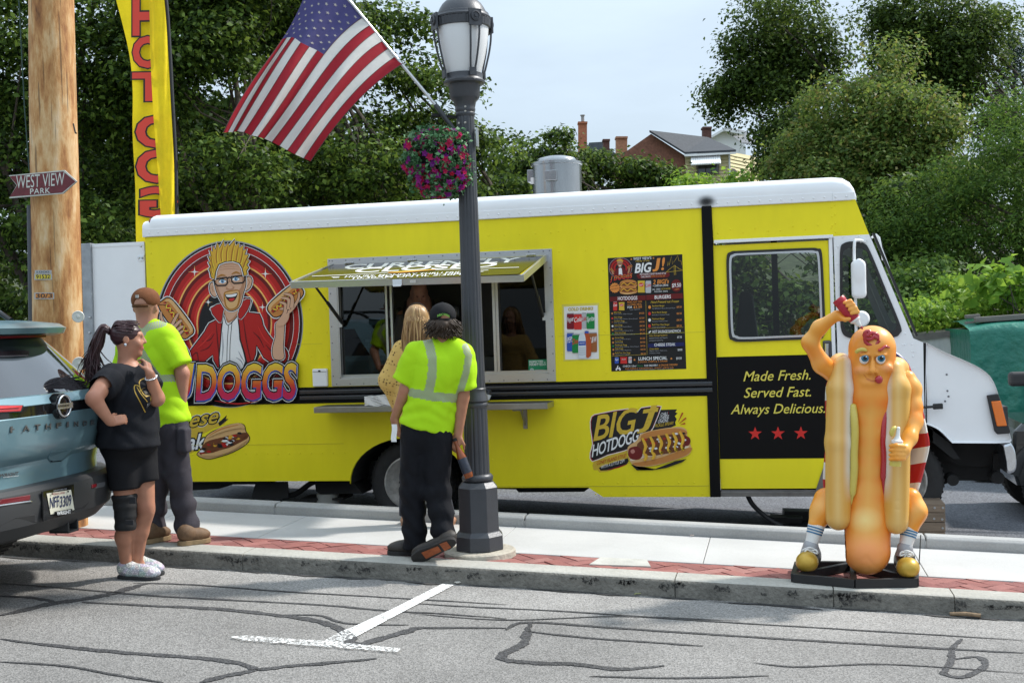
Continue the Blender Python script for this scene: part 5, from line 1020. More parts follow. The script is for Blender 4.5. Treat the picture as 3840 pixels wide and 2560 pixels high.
for a in([(1420,210),(1430,160),(1440,205),(1470,95),(1480,190),(1520,130),(1540,85),(1556,150),(1580,150),(1592,200)],[(1405,285),(1450,245),(1505,205),(1560,245),(1600,260)],[(1405,285),(1600,262)],[(1500,205),(1502,320)],[(1515,205),(1520,318)]):mn.stroke(a,3.5,Gold)
mn.star(803,468,62,Og,14,.84);mn.text('CUSTOMER',760,462,845,446,20,Br,.004);mn.text('FAVORITE!',762,498,848,482,20,Br,.004)
for y in(430,500):
 mn.poly([(860,y+10),(875,y-35),(950,y-58),(1040,y-45),(1068,y),(1050,y+30),(960,y+45),(880,y+38)],Bun,3);mn.poly([(868,y+5),(900,y-25),(1050,y-25),(1062,y),(960,y+20)],Br,3);mn.stroke([(875,y+5),(910,y-20),(950,y+5),(990,y-20),(1030,y-2),(1055,y-15)],10,Mus,4);mn.stroke([(865,y+25),(950,y+38),(1050,y+20)],[5,16,5],Bun2,4)
def bagd(x0,y0,x1,y1,c,word,wc):mn.poly([(x0,y0),(x1,y0-2),(x1-4,(y0+y1)/2),(x1,y1),(x0+2,y1),(x0+5,(y0+y1)/2)],c);mn.disc((x0+x1)/2,y0+(y1-y0)*.34,(x1-x0)*.36,(y1-y0)*.17,RdB if c is not RdB else Rd,20);mn.text(word,x0+(x1-x0)*.22,y0+(y1-y0)*.42,x1-(x1-x0)*.22,y0+(y1-y0)*.38,(y1-y0)*.15,wc,.01)
def cand(x0,y0,x1,y1,c,word,wc,vert=False):
 h=y1-y0;mn.poly([(x0+4,y0),(x1-4,y0-2),(x1,y0+h*.1),(x1,y1-h*.08),(x1-5,y1),(x0+5,y1),(x0,y1-h*.08),(x0,y0+h*.1)],c);mn.stroke([(x0+3,y0+2),(x1-3,y0)],h*.05,Gy);mn.text(word,x0+3,y0+h*.55,x1-2,y0+h*.46,h*.3,wc,.012,.2)
slv=pr('silver',(.45,.46,.48))
bagd(1072,385,1156,523,Gold,"Lay's",Wt);cand(1164,385,1230,528,slv,'Coke',RdB)
mn.text("2 BIGJ's",1254,424,1438,412,48,Og,.02,.18);mn.text('+ CHIPS & A DRINK',1250,457,1434,447,24,Wt,.006);mn.text('CHILI · CHEESE · ',1242,496,1345,491,18,Wt,.003);mn.text('YELLOW MUSTARD',1348,490,1458,485,18,Gold,.003);mn.text('PICKLE SPEAR · ONIONS',1268,522,1426,515,17,Wt,.003)
mn.disc(1527,442,62,74,DR,32);mn.text('$9.50',1476,462,1580,456,46,Wt,.01);mn.stroke([(1502,488),(1530,486),(1560,478)],[2,7,2],Og,3)
mn.poly([(745,575),(1165,555),(1168,612),(748,630)],DR);mn.poly([(1172,552),(1600,530),(1604,592),(1174,612)],DR)
mn.text('HOTDOGGS',840,614,1068,606,42,Wt,.016);mn.text('BURGERS',1272,598,1462,590,40,Wt,.016);mn.text('Hand Pressed not Frozen',1225,650,1558,638,30,Gold,0,.4)
cand(785,632,832,735,RdB,'Coca',Wt);bagd(850,638,918,732,Gold,"Lay's",Wt)
mn.text('MAKE ANY ITEM',952,646,1122,640,20,Og,.004);mn.text('A COMBO MEAL',952,675,1122,669,20,Og,.004);mn.text('FOR ',954,710,1008,708,26,Wt,.012);mn.text('$3.50',1024,707,1122,703,26,Og,.012);mn.text('Includes Chips & Drink',980,732,1102,724,13,Gy)
rows_=[('BIGJ Dogg','Chili, Cheese, Yellow Mustard,','$4.50',765),('Plain Dogg','Ketchup and/or Yellow or Brown Mustard','$3.50',822),('Southern Dogg','Chili, Sweet Coleslaw','$4.50',866),('Salty Dogg','Pickle, Brown Mustard, Bacon','$4.50',914),('Ranch Dogg','Ranch, Provolone Cheese, Bacon','$4.50',960),('West View Dogg','BBQ Sauce, Cheddar Cheese, Bacon,','$4.50',1003),('German Dogg','Sauerkraut, Brown Mustard','$4.50',1060),('Coney Dogg','Chili, Onions','$4.50',1105),('Pittsburgh Dogg','Onions, Pickle, Ketchup, Yellow Mustard','$4.50',1148),('Pizza Dogg','Marinara Sauce, Pepperoni,','$4.50',1190),('Build Your Own Dogg','Choose up to 3 toppings','$4.50',1240)]
for nme,sub,pc,y in rows_:
 x=795+(y-765)*.035;mn.text(nme,x,y,x+9.2*len(nme),y-3,17,Gold);mn.text(sub,x,y+18,x+7.2*len(sub),y+13,11,Gy,0);mn.text(pc,1092+(y-765)*.04,y+10,1148+(y-765)*.04,y+9,20,Og,.004);mn.disc(x-22,y+4,11,12,[Bun,Br,RdB,Gn,Wt][int(y)%5],12)
for nme,sub,y in(('Southern Burger','Chili, BBQ Sauce, Bacon, American Cheese',690),('Bacon Ranch Burger','Ranch, Bacon, Provolone Cheese',766),('Mushroom Burger','Mushrooms, Provolone Cheese',842),('Build Your Own Burger','Choose up to 3 toppings',910)):
 mn.text(nme,1243,y,1243+9.8*len(nme),y-4,20,Gold);mn.text(sub,1243,y+27,1243+6.8*len(sub),y+20,13,Gy);mn.text('$8.50',1532,y+14,1590,y+12,22,Og,.004);mn.disc(1214,y+5,16,20,[Og,RdB,Wt][y%3],14)
mn.stroke([(1185,945),(1610,930)],2.5,Gold);mn.stroke([(770,1268),(1178,1250)],2.5,Gold);mn.stroke([(1170,620),(1185,1250)],2.5,Gold)
mn.text('HOT SAUSAGE SANDWICH',1248,998,1578,988,32,Wt,.012);mn.stroke([(1206,998),(1216,985),(1232,974)],[10,16,10],Wt,3);mn.text('Italian Sausage Sandwich',1212,1038,1422,1030,17,Gold);mn.text('Sautéed Onions and Peppers',1212,1066,1424,1058,15,Gy);mn.text('and special seasoning',1212,1094,1372,1088,15,Gy);mn.text('$7.50',1540,1058,1592,1056,24,Wt,.006)
nvy=pr('navy',(.01,.015,.09));mn.poly([(1195,1125),(1620,1105),(1623,1150),(1197,1170)],nvy);mn.text('CHEESE STEAK',1270,1153,1516,1146,33,Wt,.014);mn.text('Cheese Steak',1214,1194,1322,1188,18,Gold);mn.text('Peppers, Onions, Mushrooms,',1216,1214,1420,1207,13,Gy);mn.text('Provolone Cheese',1216,1240,1338,1236,13,Gy);mn.text('$8.00',1544,1206,1598,1204,24,Wt,.006)
cand(806,1282,852,1356,Bl,'Pepsi',Wt);bagd(870,1280,952,1356,RdB,'Sun',Wt);cand(966,1275,1006,1352,slv,'Coke',RdB)
mn.text('LUNCH SPECIAL',1086,1318,1422,1308,38,Wt,.016);mn.star(1038,1312,16,Og);mn.star(1470,1298,16,Og);mn.text('2 DOGS, CHIPS & A DRINK',1078,1346,1428,1336,19,Og,.004);mn.text('$9.50',1528,1308,1590,1305,27,Wt,.008)
mn.text('CHECK Uber ',902,1398,1062,1392,21,Wt,.004);mn.text('Eats',1074,1392,1138,1390,21,Gn,.004);mn.text('FOR DELIVERY ',1154,1390,1310,1385,21,Wt,.006);mn.text('& ONLINE ORDERS!',1322,1385,1544,1378,21,Og,.006);mn.text('420 PERRY HIGHWAY, WEST VIEW PA',928,1424,1498,1408,15,Og,.004);mn.text('HOURS: MONDAY THRU FRIDAY · 10:30 AM - 2:30 PM',950,1442,1485,1424,12,Gy)
for x,y,r in((826,1428,9),(868,1428,9)):mn.disc(x,y,r,r,Wt,14)
mn.poly([(816,1420),(830,1404),(850,1410),(862,1396),(880,1422),(860,1420)],Wt);mn.disc(842,1388,8,9,Wt,12);mn.stroke([(840,1396),(836,1412)],11,Wt)
mn.build('menu_board',truck)
cd=Decal((0,YT-.001,0),N_,L2,.0005)
cd.poly([(180,665),(615,645),(632,1315),(198,1330)],pr('laminate',(.70,.62,.10),.12));cd.poly([(203,690),(598,673),(614,1302),(218,1311)],Wt)
cd.text('COLD DRINKS',254,738,546,727,34,K,.05);cd.text('COLD DRINKS',254,738,546,727,34,Ye,.012)
mn,keep=cd,mn
maroon=pr('maroon',(.20,.008,.02));gcan=pr('can_green',(.01,.22,.05));rbr=pr('rootbeer',(.32,.11,.03))
cand(238,768,322,955,maroon,'Pepper',Wt);cand(412,764,468,946,slv,'Coke',RdB);cand(322,772,414,958,RdB,'Cola',Wt);cand(470,764,565,950,gcan,'Sprite',Wt)
cand(500,995,594,1222,rbr,'A&W',Wt);cand(240,998,322,1212,Bl,'PEPSI',Wt);cand(302,1015,398,1232,gcan,'Dew',RdB)
cd.poly([(450,980),(495,978),(500,1030),(525,1080),(522,1265),(455,1272),(452,1060)],pr('tea',(.45,.08,.02)),2);cd.rect(450,975,496,1002,Bl)
cd.poly([(398,1005),(440,1003),(462,1070),(466,1270),(450,1294),(390,1294),(376,1270),(376,1080)],pr('water',(.62,.68,.74)),2);cd.poly([(378,1095),(462,1092),(463,1142),(378,1146)],Bl);cd.text('water',388,1126,455,1122,22,Wt)
for y in(1170,1195,1220,1245):cd.stroke([(380,y),(420,y+8),(462,y-2)],4,Gy,4)
cd.build('drinks_sheet',truck);mn=keep
L1=lambda x,y:(1060+.4592*x,880+.4592*y)
fl=Decal(n0,fn,L1,.0008)
fl.poly([(395,247),(2140,172),(1925,322),(85,392)],M('flap_gloss_black',(.010,.010,.010),.14,spec=.35))
fl.text('CURRENTLY',495,283,1900,223,36,Wt,.022,0,1,lean=40);fl.text('CLOSED',580,312,1725,262,34,Wt,.022,0,1,lean=40)
fl.text('HOURS: MONDAY THRU FRIDAY',505,354,1560,312,15,Wt,.008,0,1,lean=14);fl.text('10:30AM UNTIL 2:30PM',570,366,1500,330,14,Wt,.008,0,1,lean=12)
fl.stroke([(240,343),(800,318),(860,308)],3,Wt,3);fl.stroke([(1240,293),(1930,271)],3,Wt);fl.stroke([(860,315),(1000,308),(1250,290)],[6,14,6],Bun,4);fl.stroke([(900,312),(1000,306),(1220,292)],[2,5,2],Ye,4)
for a in([(400,352),(465,350)],[(410,360),(460,358)],[(1600,302),(1680,298)],[(1595,312),(1640,310)]):fl.stroke(a,3,Wt)
fl.build('flap_lettering',flap)
L5=lambda x,y:(1700+.37*x,1040+.37*y)
sk_=Decal((0,Yw+.002,0),N_,L5,.0006);sg=pr('sticker_green',(.01,.22,.10))
sk_.poly([(760,835),(972,828),(980,960),(763,966)],sg);sk_.text('INSPECTED',770,868,910,864,24,Wt,.01);sk_.text('PERMITTED',772,895,912,891,22,Wt,.01);sk_.text('&',914,892,944,888,40,pr('pale_green',(.4,.6,.5)));sk_.disc(797,938,20,20,pr('pale_green',(.4,.6,.5)),20);sk_.disc(797,938,13,13,Gy,20);sk_.stroke([(828,936),(915,934)],4,Gy);sk_.stroke([(828,946),(915,944)],4,Gy)
sk_.build('inspection_sticker',hatch)
bg_=Decal((0,YT+.175,0),N_,None,.0006);bg_.text('crunchy',1368,1293,1398,1292,9,Wt,.01);bg_.text('goodness.',1363,1302,1403,1301,9,Wt,.01);bg_.text('everyday',1364,1310,1402,1309,8,Og,.005);bg_.rect(1370,1272,1395,1283,Wt);bg_.build('bag_print',truck)
# ================================================================== LAMP POST, FLAG, BASKET
lpm=M('lamp_grey',(.055,.058,.066),.42,metal=.25,var=.12,vs=5,bump=.12,bs=90,spec=.5)
LX,LY=-2.115,8.38
def lz(py):return P(1790-(2060-py)*.033,py,LY)[2]
lamp=empty('lamp_post',(LX,LY,gz(LX)),'dark grey fluted street lamp with octagonal base and frosted globe','street lamp')
LC=np.array([LX,LY,0])
mb=MB();mb.lathe((LX,LY,gz(LX,-.02)),[(.262,0),(.258,.04),(.245,.05),(.10,.052)],40);mb.build('footing',M('footing_concrete',(.42,.38,.31),.9,var=.25,vs=7,bump=.5,bs=30,dist=.02),lamp,smooth=35)
oc=math.pi/8+.25;zb=gz(LX,.034)
mb=MB();mb.lathe((LX,LY,0),[(.182,zb),(.180,lz(2003)),(.157,lz(1988)),(.154,lz(1985)),(.150,lz(1824)),(.118,lz(1804)),(.10,lz(1803))],8,ph=oc);mb.build('octagon_base',lpm,lamp,bevel=.004)
fl_=lambda t:1-.055*(0.5+.5*math.cos(16*t))**3
mb=MB();mb.lathe((LX,LY,0),[(.10,lz(1803)),(.112,lz(1796)),(.114,lz(1786)),(.104,lz(1778)),(.092,lz(1774))],48);mb.build('base_ring',lpm,lamp,smooth=50)
mb=MB();mb.lathe((LX,LY,0),[(.090,lz(1775)),(.086,lz(1524))],128,flute=fl_);mb.lathe((LX,LY,0),[(.0785,lz(1456)),(.064,lz(434))],128,flute=fl_);mb.build('shaft',lpm,lamp,smooth=40)
mb=MB();mb.lathe((LX,LY,0),[(.085,lz(1528)),(.094,lz(1522)),(.096,lz(1514)),(.086,lz(1508)),(.098,lz(1502)),(.092,lz(1488)),(.082,lz(1472)),(.080,lz(1462)),(.083,lz(1458)),(.078,lz(1454))],48);mb.build('collar',lpm,lamp,smooth=50)
mb=MB();pp=[(.064,440),(.070,434),(.072,428),(.068,424),(.072,418),(.074,412),(.071,406),(.074,400),(.080,385),(.100,374),(.108,366),(.112,330),(.118,322),(.148,316),(.150,309),(.138,303),(.134,297),(.134,281),(.10,280)]
mb.lathe((LX,LY,0),[(r,lz(y))for r,y in pp],56);mb.build('capital',lpm,lamp,smooth=40)
def frosted():
 m=M('frosted_globe',(.72,.73,.74),.32,spec=.5);n=m.node_tree;b=n.nodes['Principled BSDF'];b.inputs['Subsurface Weight'].default_value=.25;b.inputs['Subsurface Radius'].default_value=(.1,.1,.1);return m
mb=MB();gl_=[(.118,281),(.132,260),(.146,235),(.160,205),(.172,175),(.182,140),(.188,105)];mb.lathe((LX,LY,0),[(r,lz(y))for r,y in gl_],56);mb.build('globe',frosted(),lamp,smooth=60)
rb_=lambda t:1+.018*(1 if math.sin(44*t)>0 else 0)
mb=MB();mb.lathe((LX,LY,0),[(.19,lz(110)),(.198,lz(108)),(.202,lz(80)),(.196,lz(76))],176,flute=rb_);mb.build('ribbed_band',lpm,lamp,smooth=30)
mb=MB();mb.lathe((LX,LY,0),[(.205,lz(78)),(.207,lz(72)),(.195,lz(66)),(.192,lz(58)),(.176,lz(54)),(.172,lz(48)),(.160,lz(35)),(.142,lz(20)),(.118,lz(8)),(.095,lz(1)),(.090,lz(-3)),(.094,lz(-6)),(.08,lz(-10)),(.05,lz(-18)),(.03,lz(-40)),(.035,lz(-55)),(.005,lz(-75))],56);mb.build('dome',lpm,lamp,smooth=45)
for k in range(4):
 th=-.89+k*math.pi/2;d=np.array([math.cos(th),math.sin(th),0]);s=np.array([-d[1],d[0],0]);mb=MB()
 for sg in(-1,1):
  path=[LC+d*(r+.022)+s*sg*w_+np.array([0,0,lz(y)])for r,y,w_ in((.188,118,.034),(.184,150,.034),(.172,190,.030),(.156,225,.026),(.138,262,.020),(.130,275,.014))]
  mb.tube(spline(path,False,3),.0075,8)
 for r,y,h,w_ in((.205,92,.115,.095),(.142,284,.055,.05)):mb.box(LC+d*(r+.012)+np.array([0,0,lz(y)]),(.014,w_,h),np.stack([d,s,(0,0,1)],1))
 mb.lathe(LC+d*.222+np.array([0,0,lz(88)]),[(.036,0),(.036,.012),(.026,.014),(.024,.008),(.012,.008),(.010,.016)],20,d);mb.build('strap',lpm,lamp,smooth=40)
mb=MB()
for q in((1744,460),(1721,462),(1745,400),(1745,417)):mb.lathe(P(*q,LY-.07),[(.008,0),(.007,.006)],10,(0,-1,0))
mb.build('bolts',M('bolt_pale',(.4,.38,.34),.5,metal=.5),lamp)
fb,fm,ft=P(1702,487,LY-.06),P(1632,393,LY-.10),P(1505,240,LY-.16);dirp=(ft-fm)/np.linalg.norm(ft-fm);ftop=P(1150,-190,LY-.32)
flag=empty('flag',fb,'worn american flag on a slanted pole fixed to the lamp post','flag')
mb=MB();mb.tube([fb,fm],.017,12);mb.build('sleeve',lpm,flag,smooth=60)
mb=MB();mb.tube([fm,ft,ftop],.0115,10);mb.lathe(ftop,[(.02,0),(.035,.03),(.02,.06),(.001,.065)],16,dirp);mb.build('pole',M('pole_alu',(.62,.63,.64),.3,metal=.9),flag,smooth=60)
hoist=[(1512,237),(1484,212),(1458,181),(1433,156),(1406,122),(1384,97),(1359,66)];hoist+=[(1359-(q)*25.5,66-q*28.5)for q in range(1,8)]
fly=[(1165,605),(1139,594),(1106,579),(1078,564),(1048,547),(1020,533),(991,520),(967,513),(942,508),(915,496),(889,492),(874,496),(855,496),(837,499)]
midc=[(1402,320),(1374,300),(1343,279),(1312,258),(1282,239),(1250,222),(1215,205),(1190,190),(1160,176),(1128,160),(1105,143),(1092,140),(1075,142),(1058,148)]
mid2=[(1292,432),(1266,418),(1236,403),(1207,388),(1178,372),(1150,357),(1120,342),(1095,330),(1066,318),(1036,304),(1008,292),(992,292),(972,294),(950,300)]
def fpx(u,v):
 i=min(int(v*13),12);t=v*13-i;L_=lambda a:np.array(a[i])*(1-t)+np.array(a[i+1])*t
 pts=[L_(hoist),L_(midc),L_(mid2),L_(fly)];us=[0,.4,.7,1.0]
 p=np.zeros(2)
 for a in range(4):
  w_=1.0
  for b in range(4):
   if a!=b:w_*=(u-us[b])/(us[a]-us[b])
  p+=w_*pts[a]
 return p
def fpos(u,v,o=0.0):
 p=fpx(u,v);Y=LY-.16-.16*v-.55*u+.05*math.sin(v*15+u*2.2)*(.25+u)+.03*math.sin(v*31+1+u*5)*u-(.22*max(0,v-.7)*(1-u))*0
 return P(p[0],p[1],Y-o)
NU,NV=40,52;G=[[fpos(i/NU,j/NV)for j in range(NV+1)]for i in range(NU+1)]
def clothmat(name,c,tl=.4):
 m=M(name,c,.75,var=.10,vs=6,var2=.05,vs2=60,spec=.2,bump=.2,bs=25,dist=.012);n=m.node_tree;b=n.nodes['Principled BSDF'];out=n.nodes['Material Output']
 t=n.nodes.new('ShaderNodeBsdfTranslucent');t.inputs[0].default_value=(*c,1);mx=n.nodes.new('ShaderNodeMixShader');mx.inputs[0].default_value=tl;n.links.new(b.outputs[0],mx.inputs[1]);n.links.new(t.outputs[0],mx.inputs[2]);n.links.new(mx.outputs[0],out.inputs[0]);return m
fr_,fw_,fb_=clothmat('flag_red',(.36,.022,.035)),clothmat('flag_white',(.68,.67,.65)),clothmat('flag_blue',(.075,.072,.20))
mb=MB();mb.grid(G);mi=[]
for i in range(NU):
 for j in range(NV):
  u,v=(i+.5)/NU,(j+.5)/NV;s=int(v*13);mi.append(2 if(u<.4 and s>=6)else(0 if s%2==0 else 1))
mb.mi=mi;cl=mb.build('cloth',[fr_,fw_,fb_],flag,smooth=180)
sm_=MB()
for r in range(9):
 for c in range(6 if r%2==0 else 5):
  u0=.4*((c+.5+(.5 if r%2 else 0))/6);v0=6/13+(7/13)*((r+.6)/9.2);rr=.016
  pts=[]
  for k in range(10):a=k*math.pi/5+.3;q=rr*(1 if k%2==0 else .42);pts.append(fpos(u0+q*math.cos(a)*.62,v0+q*math.sin(a)*1.25,.004))
  c0=fpos(u0,v0,.004);k0=len(sm_.V);sm_.add([c0]+pts,[(0,1+k,1+(k+1)%10)for k in range(10)])
tag(sm_.build('stars',M('flag_star',(.34,.32,.30),.8),cl),kind='stuff')
hem=MB()
for v in np.arange(0,14)/13:hem.tube([fpos(u,v,.003)for u in np.linspace(0.40 if v>6.2/13 else 0,1,26)],.0022,4)
hem.build('stripe_seam',M('seam_thread',(.10,.05,.05),.9),cl)
bk_=P(1640,590,LY-.12);fc0=bk_
bas=empty('flower_basket',bk_,'hanging basket of red and purple petunias beside the lamp post','flower basket')
rg=np.random.default_rng(5);k_=8.45/FPX
lob=[(P(1640,545,LY-.12),np.array([120,110,60])*k_),(P(1635,610,LY-.12),np.array([125,115,75])*k_),(P(1650,665,LY-.12),np.array([110,100,75])*k_)]
Cc=clumps(lob,420,rg,.6)
LM['petunia']=leafmat('petunia_leaf',[(.03,.09,.03),(.06,.17,.07),(.11,.25,.12),(.18,.33,.18)],.2)
leaves('foliage',Cc,rg,6500,.032,LM['petunia'],bas,.022,asp=.6)
pet=leafmat('petunia_petal',[(.36,.012,.05),(.50,.02,.09),(.42,.015,.03),(.28,.02,.20),(.20,.025,.26),(.30,.02,.22),(.55,.03,.13)],.2,.6)
fm_=MB();Cf=clumps(lob,430,rg,.88)
for c in Cf:
 d=c-fc0;d=d/np.linalg.norm(d)+rg.normal(0,.35,3)+np.array([0,-.25,0]);d/=np.linalg.norm(d)
 t=c[2];
 if rg.random()<.28 and abs(c[2]-P(1640,570,LY)[2])<.05:continue
 a=np.cross(d,(0,0,1));a/=np.linalg.norm(a);b=np.cross(d,a);r=rg.uniform(.018,.032);ph=rg.uniform(0,6)
 V=[c]
 for q in range(10):rr=r*(1.1 if q%2==0 else .62);V.append(c+d*.010+rr*(a*math.cos(ph+q*.6283)+b*math.sin(ph+q*.6283)))
 fm_.add(V,[(0,1+q,1+(q+1)%10)for q in range(10)])
tag(fm_.build('flowers',pet,bas),kind='stuff')
mb=MB();mb.lathe(bk_+np.array([0,0,-.12]),[(.06,0),(.13,.04),(.16,.16),(.165,.165),(.15,.16)],24);mb.build('pot',und,bas,smooth=50)
mb=MB();hk=np.array([LX-.22,LY-.1,lz(432)])
mb.beam((LX,LY,lz(445)),hk,.02,.02)
for a in(0,2.1,4.2):mb.tube([hk,bk_+np.array([.15*math.cos(a),.15*math.sin(a),.04])],.003,5)
mb.build('hanger',und,bas)
mb=MB();mb.box((LX+.085,LY-.01,lz(520)),(.012,.04,.13));mb.build('metal_clip',alu,lamp)
# ================================================================== UTILITY POLE, SIGN, BANNER
def woodpole():
 m=bpy.data.materials.new('pine_pole');m.use_nodes=True;n=m.node_tree;L=n.links.new;b=n.nodes['Principled BSDF'];b.inputs['Roughness'].default_value=.75
 tc=n.nodes.new('ShaderNodeTexCoord');mp=n.nodes.new('ShaderNodeMapping');mp.inputs['Scale'].default_value=(1,1,.26);L(tc.outputs['Object'],mp.inputs[0])
 a=n.nodes.new('ShaderNodeTexNoise');a.inputs['Scale'].default_value=9;a.inputs['Detail'].default_value=9;a.inputs['Roughness'].default_value=.68;L(mp.outputs[0],a.inputs['Vector'])
 r=ramp(n,[(.30,(.13,.05,.016)),(.41,(.33,.14,.042)),(.50,(.48,.25,.09)),(.59,(.60,.39,.19)),(.72,(.68,.52,.34))]);L(a.outputs['Fac'],r.inputs[0])
 m2=n.nodes.new('ShaderNodeMapping');m2.inputs['Scale'].default_value=(14,14,.5);L(tc.outputs['Object'],m2.inputs[0]);c=n.nodes.new('ShaderNodeTexNoise');c.inputs['Scale'].default_value=2.2;c.inputs['Detail'].default_value=2;L(m2.outputs[0],c.inputs['Vector'])
 cr=n.nodes.new('ShaderNodeMapRange');cr.inputs['From Min'].default_value=.33;cr.inputs['From Max'].default_value=.36;cr.inputs['To Min'].default_value=.45;L(c.outputs['Fac'],cr.inputs['Value'])
 mx=n.nodes.new('ShaderNodeMix');mx.data_type='RGBA';mx.blend_type='MULTIPLY';mx.inputs[0].default_value=1;L(r.outputs[0],mx.inputs['A']);L(cr.outputs[0],mx.inputs['B']);L(mx.outputs['Result'],b.inputs['Base Color'])
 bp=n.nodes.new('ShaderNodeBump');bp.inputs['Strength'].default_value=.5;bp.inputs['Distance'].default_value=.02;L(a.outputs['Fac'],bp.inputs['Height']);L(bp.outputs[0],b.inputs['Normal']);return m
PYc=8.52
def pcx(py):return(P(192+py*.0195,py,PYc)[0],P(192+py*.0195,py,PYc)[2])
pole=empty('utility_pole',(pcx(2100)[0],PYc,gz(-5.5)),'thick brown wooden utility pole carrying an arrow sign and number tags','utility pole')
mb=MB();rows=[]
for py,r in((2150,.205),(1700,.198),(1200,.189),(700,.182),(300,.176),(0,.170),(-400,.166),(-1500,.15)):
 x,z=pcx(py);rows.append([(x+r*(1+.012*math.sin(3*t+py*.01))*math.cos(t),PYc+r*math.sin(t),z)for t in np.linspace(0,2*math.pi,40,False)])
mb.grid(spline(rows,False,4),True);mb.build('shaft',woodpole(),pole,smooth=180)
def tagp(px0,py0,px1,py1,mat,name,txt=None,tc=None,hh=.7):
 o=PYc-.18;a=P((px0+px1)/2,(py0+py1)/2,o);d=Decal(a+np.array([0,-.014,0]),(-.12,-1,0),None,.001);d.rect(px0,py0,px1,py1,M('tag_rim',(.45,.45,.44),.4,metal=.7));d.rect(px0+5,py0+3,px1-5,py1-3,mat)
 if txt:h=(py1-py0)*hh;d.text(txt,px0+8,py1-(py1-py0)*.16,px1-8,py1-(py1-py0)*.2,h,tc,.012)
 d.build(name,pole)
tagp(131,1013,194,1025,M('tag_grey',(.4,.4,.4),.5),'metal_tag','1000',M('tag_dark',(.1,.1,.1),.5),.6)
tagp(129,1026,196,1049,M('tag_yellow',(.66,.50,.03),.5),'number_tag','91532',M('tag_ink',(.02,.02,.02),.5));tagp(129,1097,204,1121,M('tag_orange',(.60,.22,.04),.5),'date_tag','30/3',M('tag_ink',(.02,.02,.02),.5))
for(x,y,r)in((293,1187,.046),(297,1363,.052)):
 d=np.array([.55,-.83,0]);mb=MB();mb.lathe(P(x,y,PYc-.11),[(r,-.012),(r,.004),(r*.9,.008),(r*.88,.004),(.012,.004),(.010,.012),(.001,.013)],32,d);mb.build('disc_marker',M('ceramic_white',(.62,.62,.58),.35),pole,smooth=40)
mb=MB();mb.tube([P(113,770,PYc-.1),P(119,1200,PYc-.1),P(125,1700,PYc-.1)],.026,10);mb.build('conduit',M('conduit_grey',(.07,.075,.085),.5),pole,smooth=60)
mb=MB();mb.tube([P(68,-60,PYc-.05),P(92,400,PYc-.05),P(110,642,PYc-.06)],.005,6);mb.build('guy_wire',M('green_wire',(.02,.06,.05),.5),pole,smooth=60)
mb=MB();mb.tube([P(275,465,PYc-.12),P(283,500,PYc-.18),P(288,500,PYc-.17)],.006,6);mb.build('nail',und,pole)
sgn=Decal((0,PYc-.24,0),N_,lambda x,y:(.5738*x,.5738*y),.0012)
ar_=[(58,1147),(420,1112),(502,1186),(412,1266),(60,1296),(110,1212)];shp=[P(.5738*a,.5738*b,PYc-.24)for a,b in ar_]
sign=empty('arrow_sign',np.mean(shp,0),'weathered maroon arrow shaped direction sign nailed to the utility pole','sign')
mb=MB();mb.prism(shp,(0,0,0),(0,.012,0));mb.build('plate',M('sign_back',(.35,.35,.33),.6),sign)
sgn.poly(ar_,M('sign_rim',(.52,.52,.46),.6,var=.15,vs=20));c_=np.mean(ar_,0);sgn.poly([tuple(c_+(np.array(p)-c_)*np.array([.972,.90]))for p in ar_],M('sign_maroon',(.13,.015,.02),.5,var=.25,vs=14,var2=.2,vs2=60));sc_=M('sign_cream',(.56,.56,.50),.6,var=.2,vs=25)
sgn.text('WEST VIEW',108,1232,424,1210,84,sc_,.0,0,1.0);sgn.text('PARK',200,1270,330,1262,36,sc_,.01,0,1.1);sgn.build('lettering',sign)
BY=12.5
ban=empty('feather_banner',(P(640,1300,BY)[0],BY,gz(-7.5,ZL)),'tall yellow feather banner with red HOT DOG letters seen from behind','banner')
bm=clothmat('banner_yellow',(.92,.70,.02),.22);br_=M('banner_red',(.72,.06,.035),.7);bkk=M('banner_ink',(.015,.012,.012),.7)
le=spline([(390,-160),(435,0),(482,190),(497,330),(497,500),(507,700),(510,900),(520,1100)],False,6);fo_=spline([(520,-160),(557,0),(563,190),(575,430),(590,620),(602,800),(610,1000),(612,1100)],False,6);ri=spline([(590,-160),(616,0),(630,190),(640,380),(652,600),(656,800),(660,1000),(662,1100)],False,6)
mb=MB();G=[]
for a,b in zip(le,fo_):
 b2=b+np.array([34,0]);G.append([P(*(a+(b2-a)*t),BY+.05*t+.015*math.sin(t*9+a[1]*.01))for t in np.linspace(0,1,12)])
mb.grid(G);mb.build('panel',bm,ban,smooth=180)
mb=MB();G=[]
for a,b in zip(fo_,ri):G.append([P(*(a+(b-a)*t),BY-.05-.05*math.sin(t*3.1)+.012*math.sin(t*11+a[1]*.012))for t in np.linspace(0,1,9)])
mb.grid(G);mb.build('folded_panel',bm,ban,smooth=180)
mb=MB();mb.tube([P(p[0]+6,p[1],BY-.02)for p in ri],.024,8);mb.tube([P(ri[-1][0]+6,ri[-1][1],BY-.02),(P(ri[-1][0]+6,ri[-1][1],BY)[0],BY-.02,gz(-7.5,ZL)-.1)],.02,8);mb.build('pole_sleeve',M('sleeve_black',(.012,.013,.016),.6),ban,smooth=60)
bt=Decal((0,BY-.02,0),N_,None,.001)
for ch,x0,x1,yb,h in(('H',499,592,128,135),('O',499,606,250,108),('T',500,622,376,100),('D',514,642,550,112),('O',516,658,680,112),('G',530,662,808,102)):
 for bo,m in((.070,bkk),(.036,br_)):bt.text(ch,x0+4,yb,x1,yb-2,h,m,bo,mirror=True)
bt.build('lettering',ban)
